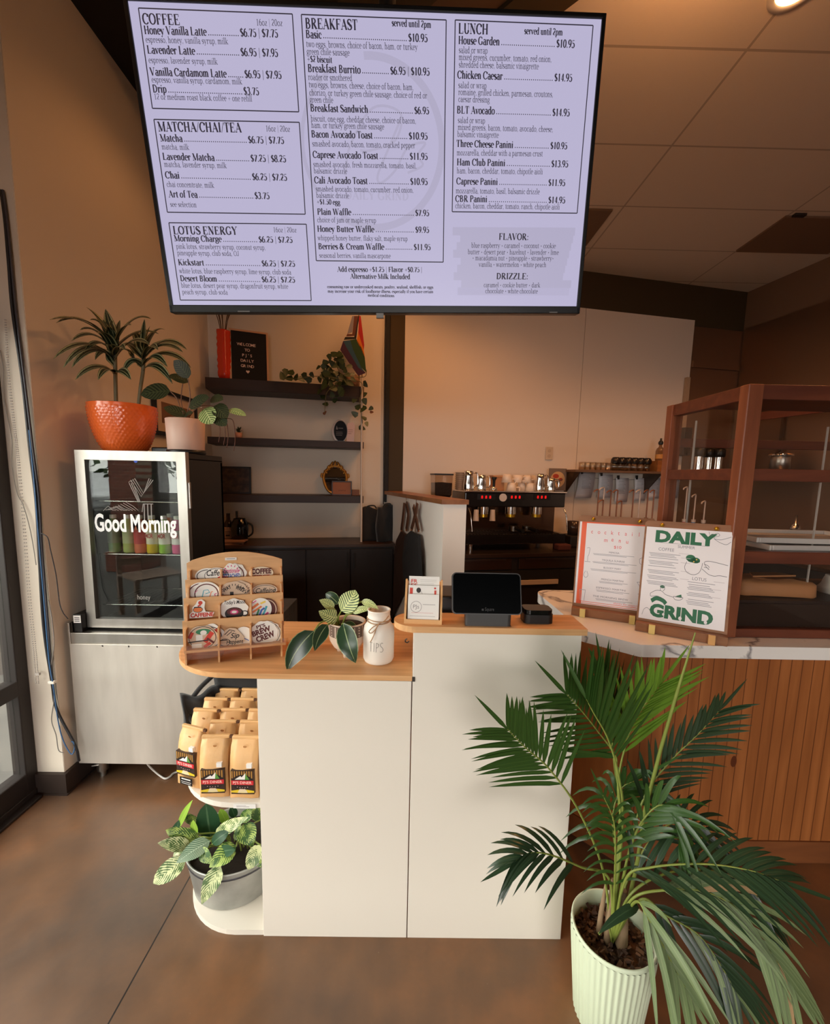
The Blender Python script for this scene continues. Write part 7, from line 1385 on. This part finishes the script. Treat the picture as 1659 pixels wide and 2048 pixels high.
# --- bucket plants
t = bk_
BL = [((421, 1674), (412, 1607), 46, 1.40, 1.38, LM_DK), ((356, 1656), (385, 1600), 15, 1.42, 1.42, LM_LIME), ((392, 1668), (386, 1640), 18, 1.36, 1.36, LM_LIME), ((399, 1680), (331, 1660), 30, 1.36, 1.33, LM_MOTG), ((380, 1692), (315, 1686), 28, 1.34, 1.30, LM_MOT), ((420, 1682), (352, 1726), 36, 1.33, 1.27, LM_SILV), ((372, 1718), (306, 1767), 40, 1.29, 1.25, LM_MOT), ((441, 1732), (403, 1809), 38, 1.27, 1.22, LM_MOT), ((428, 1672), (497, 1634), 26, 1.36, 1.33, LM_MOT), ((424, 1688), (457, 1664), 24, 1.32, 1.33, LM_DK), ((472, 1692), (418, 1735), 40, 1.31, 1.26, LM_MOTG), ((486, 1650), (506, 1692), 42, 1.36, 1.33, LM_MOTG), ((520, 1690), (496, 1740), 32, 1.32, 1.28, LM_MOT), ((400, 1700), (425, 1728), 26, 1.31, 1.28, LM_MOTG), ((375, 1690), (346, 1712), 22, 1.36, 1.33, LM_MOT), ((455, 1650), (440, 1618), 20, 1.44, 1.44, LM_LIME), ((520, 1640), (508, 1612), 26, 1.44, 1.44, LM_MOTG), ((470, 1660), (492, 1680), 26, 1.40, 1.36, LM_MOTG), ((440, 1705), (470, 1700), 24, 1.30, 1.28, LM_DK), ((352, 1680), (358, 1640), 22, 1.42, 1.42, LM_DK), ((480, 1640), (515, 1622), 24, 1.46, 1.44, LM_MOTG), ((400, 1650), (366, 1628), 24, 1.46, 1.44, LM_MOTG), ((505, 1700), (522, 1735), 30, 1.34, 1.30, LM_MOTG), ((470, 1635), (462, 1612), 18, 1.48, 1.48, LM_DK)]
for i, (a, c, w, ya, yc, m) in enumerate(BL):
    pleaf(t, a, c, w, ya, yc, m, (0, -.006, .012), ((.3, -.2, -.3, .1)[i % 4], -1, .35+.3*(i % 3)), 'leaf' if i % 3 else 'round', .16)
    P = atY(*a, ya); b = MB(); b.tube(bez([Vector((-.6+(P.x+.6)*.45, 1.41+(P.y-1.41)*.3, .15)), (Vector((-.6, 1.41, .15))+P)/2+Vector((0, 0, .02)), P], 5), .003, 5); b.build('stalk', M_STEM, t, world=True)
# --- palm in the fluted pot
pc = Vector((.578, 1.025, 0)); t = thing('potted_palm', 'tall arching palm in a fluted pale green pot before the bar', 'plant', pc)
b = MB(); b.lathe([(0, 0), (.084, 0), (.088, .006), (.108, .24), (.109, .27)], 330, ripple=(44, .014)); b.lathe([(.109, .27), (.1095, .279), (.107, .282), (.103, .279), (.1, .20)], 64); b.build('pot', mat('sage_ceramic', (208, 218, 190), .5), t)
b = MB(); b.lathe([(0, .232), (.1, .226)], 40); b.build('soil', mat('bark_soil', (62, 42, 30), .95, bump=(120, 1), var=(60, (96, 66, 46))), t)
b = MB(); rb = random.Random(2)
for k in range(230):
    a = rb.random()*6.28; r = .094*rb.random()**.5; M_ = T(r*math.cos(a), r*math.sin(a), .232+rb.random()*.012) @ RZ(rb.random()*6) @ RX(rb.uniform(-.7, .7)) @ RY(rb.uniform(-.6, .6)); q = rb.uniform(.5, 1.2); b.box(-.009*q, .009*q, -.004*q, .004*q, 0, .0025, k % 2, M_)
o = b.build('bark_chips', [mat('bark_chip', (110, 78, 56), .9), mat('bark_chip_dark', (70, 48, 36), .9)], t); o['kind'] = 'stuff'
rp = random.Random(9)
def frond(pts, n, L0, m, ang=.9, droop=.25, nrm=(0, -1, .35), s0=.25, w=.0135, sides=(1, -1), r=.004, sm=M_STEM, tipm=None, lk=lambda f: 1, dark=None):
    P = bez([atY(*p) if p[0] > 20 else Vector(p) for p in pts], 10); N_ = len(P)-1; nn = Vector(nrm).normalized()
    b = MB(); b.tube(P, [r*(1-.75*i/N_) for i in range(N_+1)], 6, 0)
    for k in range(n):
        f = s0+(1-s0)*(k+.5)/n; i = min(N_-1, int(f*N_)); p = P[i]+(P[i+1]-P[i])*(f*N_-i); d = (P[i+1]-P[max(0, i-1)]).normalized(); sd = d.cross(nn).normalized()
        for q in sides:
            l = L0*(.62+.38*math.sin(PI*min(1, f*.9+.12)))*rp.uniform(.88, 1.1)*lk(f)*(1 if q == sides[0] else .92); a = ang*(1.12-.55*f)+rp.uniform(-.06, .06)
            D = d*math.cos(a)+sd*q*math.sin(a)+nn*.10; tip = p+D*l+Vector((0, 0, -droop*l))
            b.leaf(p, tip, w*rp.uniform(.85, 1.15), Vector((0, 0, droop*l*.55)), nn+sd*q*.25, 1 if not (tipm and rp.random() < .14) else 2, 6, .16, 'blade')
    f = P[-1]; d = (P[-1]-P[-3]).normalized(); b.leaf(f, f+d*L0*.7, w*.8, (0, 0, 0), nn, 1, 5, .15, 'blade')
    return b.build('frond', [sm, m]+([tipm] if tipm else []), t, world=True)
base = (.575, 1.02, .235); crown = (.585, 1.03, .40)
frond([base, (1205, 1740, 1.03), (1156, 1620, 1.02), (1097, 1537, 1.0), (1051, 1496, .98), (1014, 1458, .96)], 16, .20, LM_PALM, 1.0, .10, (-.15, -1, .2), .5)
frond([base, (1240, 1650, 1.05), (1232, 1540, 1.06), (1229, 1510, 1.06), (1193, 1460, 1.05), (1156, 1414, 1.04), (1132, 1388, 1.03)], 17, .20, LM_PALM, 1.05, .05, (.1, -1, .15), .46)
frond([base, (1238, 1650, 1.08), (1236, 1560, 1.09), (1257, 1469, 1.09), (1283, 1418, 1.08), (1318, 1370, 1.06)], 15, .20, LM_PALML, .75, .0, (.0, -1, .1), .5, lk=lambda f: 1.05)
frond([base, (1240, 1680, 1.12), (1225, 1500, 1.14), (1216, 1420, 1.15), (1205, 1352, 1.15)], 12, .19, LM_PALM, .45, .0, (.2, -1, 0), .5, .0125)
frond([base, (1244, 1650, 1.0), (1238, 1560, .99), (1216, 1480, .98), (1186, 1425, .97), (1172, 1398, .97)], 15, .20, LM_PALM, .85, .0, (0, -1, .1), .5, .013, sides=(1,), lk=lambda f: 1.1)
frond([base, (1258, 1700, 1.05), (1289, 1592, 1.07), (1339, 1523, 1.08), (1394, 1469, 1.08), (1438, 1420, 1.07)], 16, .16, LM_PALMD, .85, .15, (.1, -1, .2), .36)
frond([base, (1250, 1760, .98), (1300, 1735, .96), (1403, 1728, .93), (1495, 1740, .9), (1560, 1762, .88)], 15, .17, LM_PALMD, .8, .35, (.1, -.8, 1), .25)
frond([base, (1262, 1800, .96), (1330, 1780, .94), (1403, 1782, .92), (1472, 1816, .9), (1530, 1890, .87), (1575, 1960, .85)], 13, .20, LM_PALMP, .5, .45, (-.2, -1, .5), .3, .015, tipm=LM_PALMB)
frond([base, (1268, 1805, .95), (1295, 1835, .91), (1335, 1910, .88), (1375, 1985, .86)], 8, .19, LM_PALMP, .45, .35, (-.3, -1, .4), .3, .015, tipm=LM_PALMB)
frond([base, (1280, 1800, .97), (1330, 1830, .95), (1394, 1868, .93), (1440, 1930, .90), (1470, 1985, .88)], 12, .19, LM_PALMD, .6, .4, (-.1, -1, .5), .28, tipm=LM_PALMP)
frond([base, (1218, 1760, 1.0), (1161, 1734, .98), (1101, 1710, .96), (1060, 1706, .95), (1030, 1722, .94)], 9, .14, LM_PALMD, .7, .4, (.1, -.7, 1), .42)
frond([base, (1228, 1780, 1.0), (1230, 1700, .98), (1226, 1640, .97), (1205, 1590, .96)], 12, .13, LM_PALM, .9, .6, (0, -1, .3), .25, .009)
frond([base, (1245, 1760, 1.0), (1262, 1690, 1.0), (1285, 1640, .99), (1320, 1610, .98), (1352, 1632, .97), (1372, 1690, .96)], 13, .17, LM_PALM, .7, .45, (0, -1, .6), .3)
frond([base, (1235, 1760, 1.06), (1225, 1640, 1.08), (1240, 1580, 1.1), (1270, 1560, 1.09)], 11, .22, LM_PALM, .8, .75, (0, -1, .3), .35)
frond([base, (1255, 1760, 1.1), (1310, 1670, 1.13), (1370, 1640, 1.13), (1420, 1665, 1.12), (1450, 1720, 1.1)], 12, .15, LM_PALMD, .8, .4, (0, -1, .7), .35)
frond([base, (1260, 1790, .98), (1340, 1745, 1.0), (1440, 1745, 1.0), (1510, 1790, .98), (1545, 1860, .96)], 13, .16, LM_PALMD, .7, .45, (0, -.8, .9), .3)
for pts in ([base, (1215, 1850, .97), (1197, 1868, .95)],): pstem(t, pts, .003, M_STEM)
pleaf(t, (1275, 1812), (1196, 1868), 22, .96, .92, LM_PALMD, (0, 0, .02), (0, -.6, 1), 'blade')
b = MB(); b.tube([atY(1289, 1624, 1.03), atY(1320, 1500, 1.02), atY(1352, 1390, 1.0), atY(1390, 1265, .99)], [.005, .0045, .004, .0015], 8); b.build('spear', M_STEM, t, world=True); b = MB(); b.tube([Vector(base)+Vector((.02, 0, 0)), atY(1275, 1720, 1.03), atY(1289, 1624, 1.03)], .005, 8); b.build('spear_stalk', M_STEM, t, world=True)
for (x, y, r) in ((.02, -.01, .017), (-.015, .0, .010), (-.03, .02, .008), (.0, .03, .009)): b = MB(); b.tube([(x, y, .22), (x*.9, y, .30), (x*.7, y*.8, .40)], [r, r*.85, r*.5], 10); b.build('sheath', mat('fibrous_sheath', (142, 116, 88), .8, bump=(60, .5, (1, 1, .1))), t)
# ================================================================== lamps of the room, two of them added
def downlight(x, y, z, watt, label, spot=2.4, size=.05):
    t = thing('ceiling_light', label, 'light', (x, y, z), 0, 'recessed ceiling lights')
    b = MB(); b.lathe([(.085, -.001), (.085, -.006), (.062, -.006), (.058, .0)], 32); b.build('trim_ring', M_WHITE, t)
    b = MB(); b.lathe([(0, -.002), (.06, -.002)], 32); b.build('bulb', mat('warm_bulb', (255, 200, 140), .5, emit=((255, 190, 120), 12)), t)
    lamp((x, y, z-.03), watt, 'SPOT', size, spot=spot)
downlight(1.405, 1.826, 3.349, 34, 'glowing recessed ceiling light right of the television', 2.9)
downlight(.55, 2.75, 3.349, 26, 'recessed ceiling light above the espresso machine'); downlight(2.62, 2.45, 3.349, 60, 'added unseen ceiling light above the display case kitchen')  # kitchen light added out of view to brighten the wall panels
downlight(-.9, 2.4, 3.609, 9, 'recessed ceiling light before the dark shelves'); downlight(-1.0, .6, 3.609, 9, 'recessed ceiling light near the window pier')
downlight(-.25, 3.08, 3.349, 17, 'added unseen ceiling light brightening the dark shelf wall')  # added behind the television to lift the wall around the shelves
def pendant(x, y, z, watt, label):
    t = thing('pendant_lamp', label, 'lamp', (x, y, z), 0, 'bare pendant bulbs')
    b = MB(); b.lathe([(0, -.06), (.02, -.055), (.03, -.03), (.022, 0), (.014, .03), (0, .03)], 20); b.build('bulb', MATS['warm_bulb'], t)
    b = MB(); b.cyl(.018, .03, .08, 16); b.build('socket', M_BLACK, t); b = MB(); b.tube([(0, 0, .08), (0, 0, 3.35-z if x > .6 else 3.61-z)], .004, 6); b.build('flex', M_BLACK, t)
    lamp((x, y, z-.02), watt, 'POINT', .04)
pendant(.95, 1.45, 3.12, 44, 'bare pendant bulb just under the tiled ceiling')
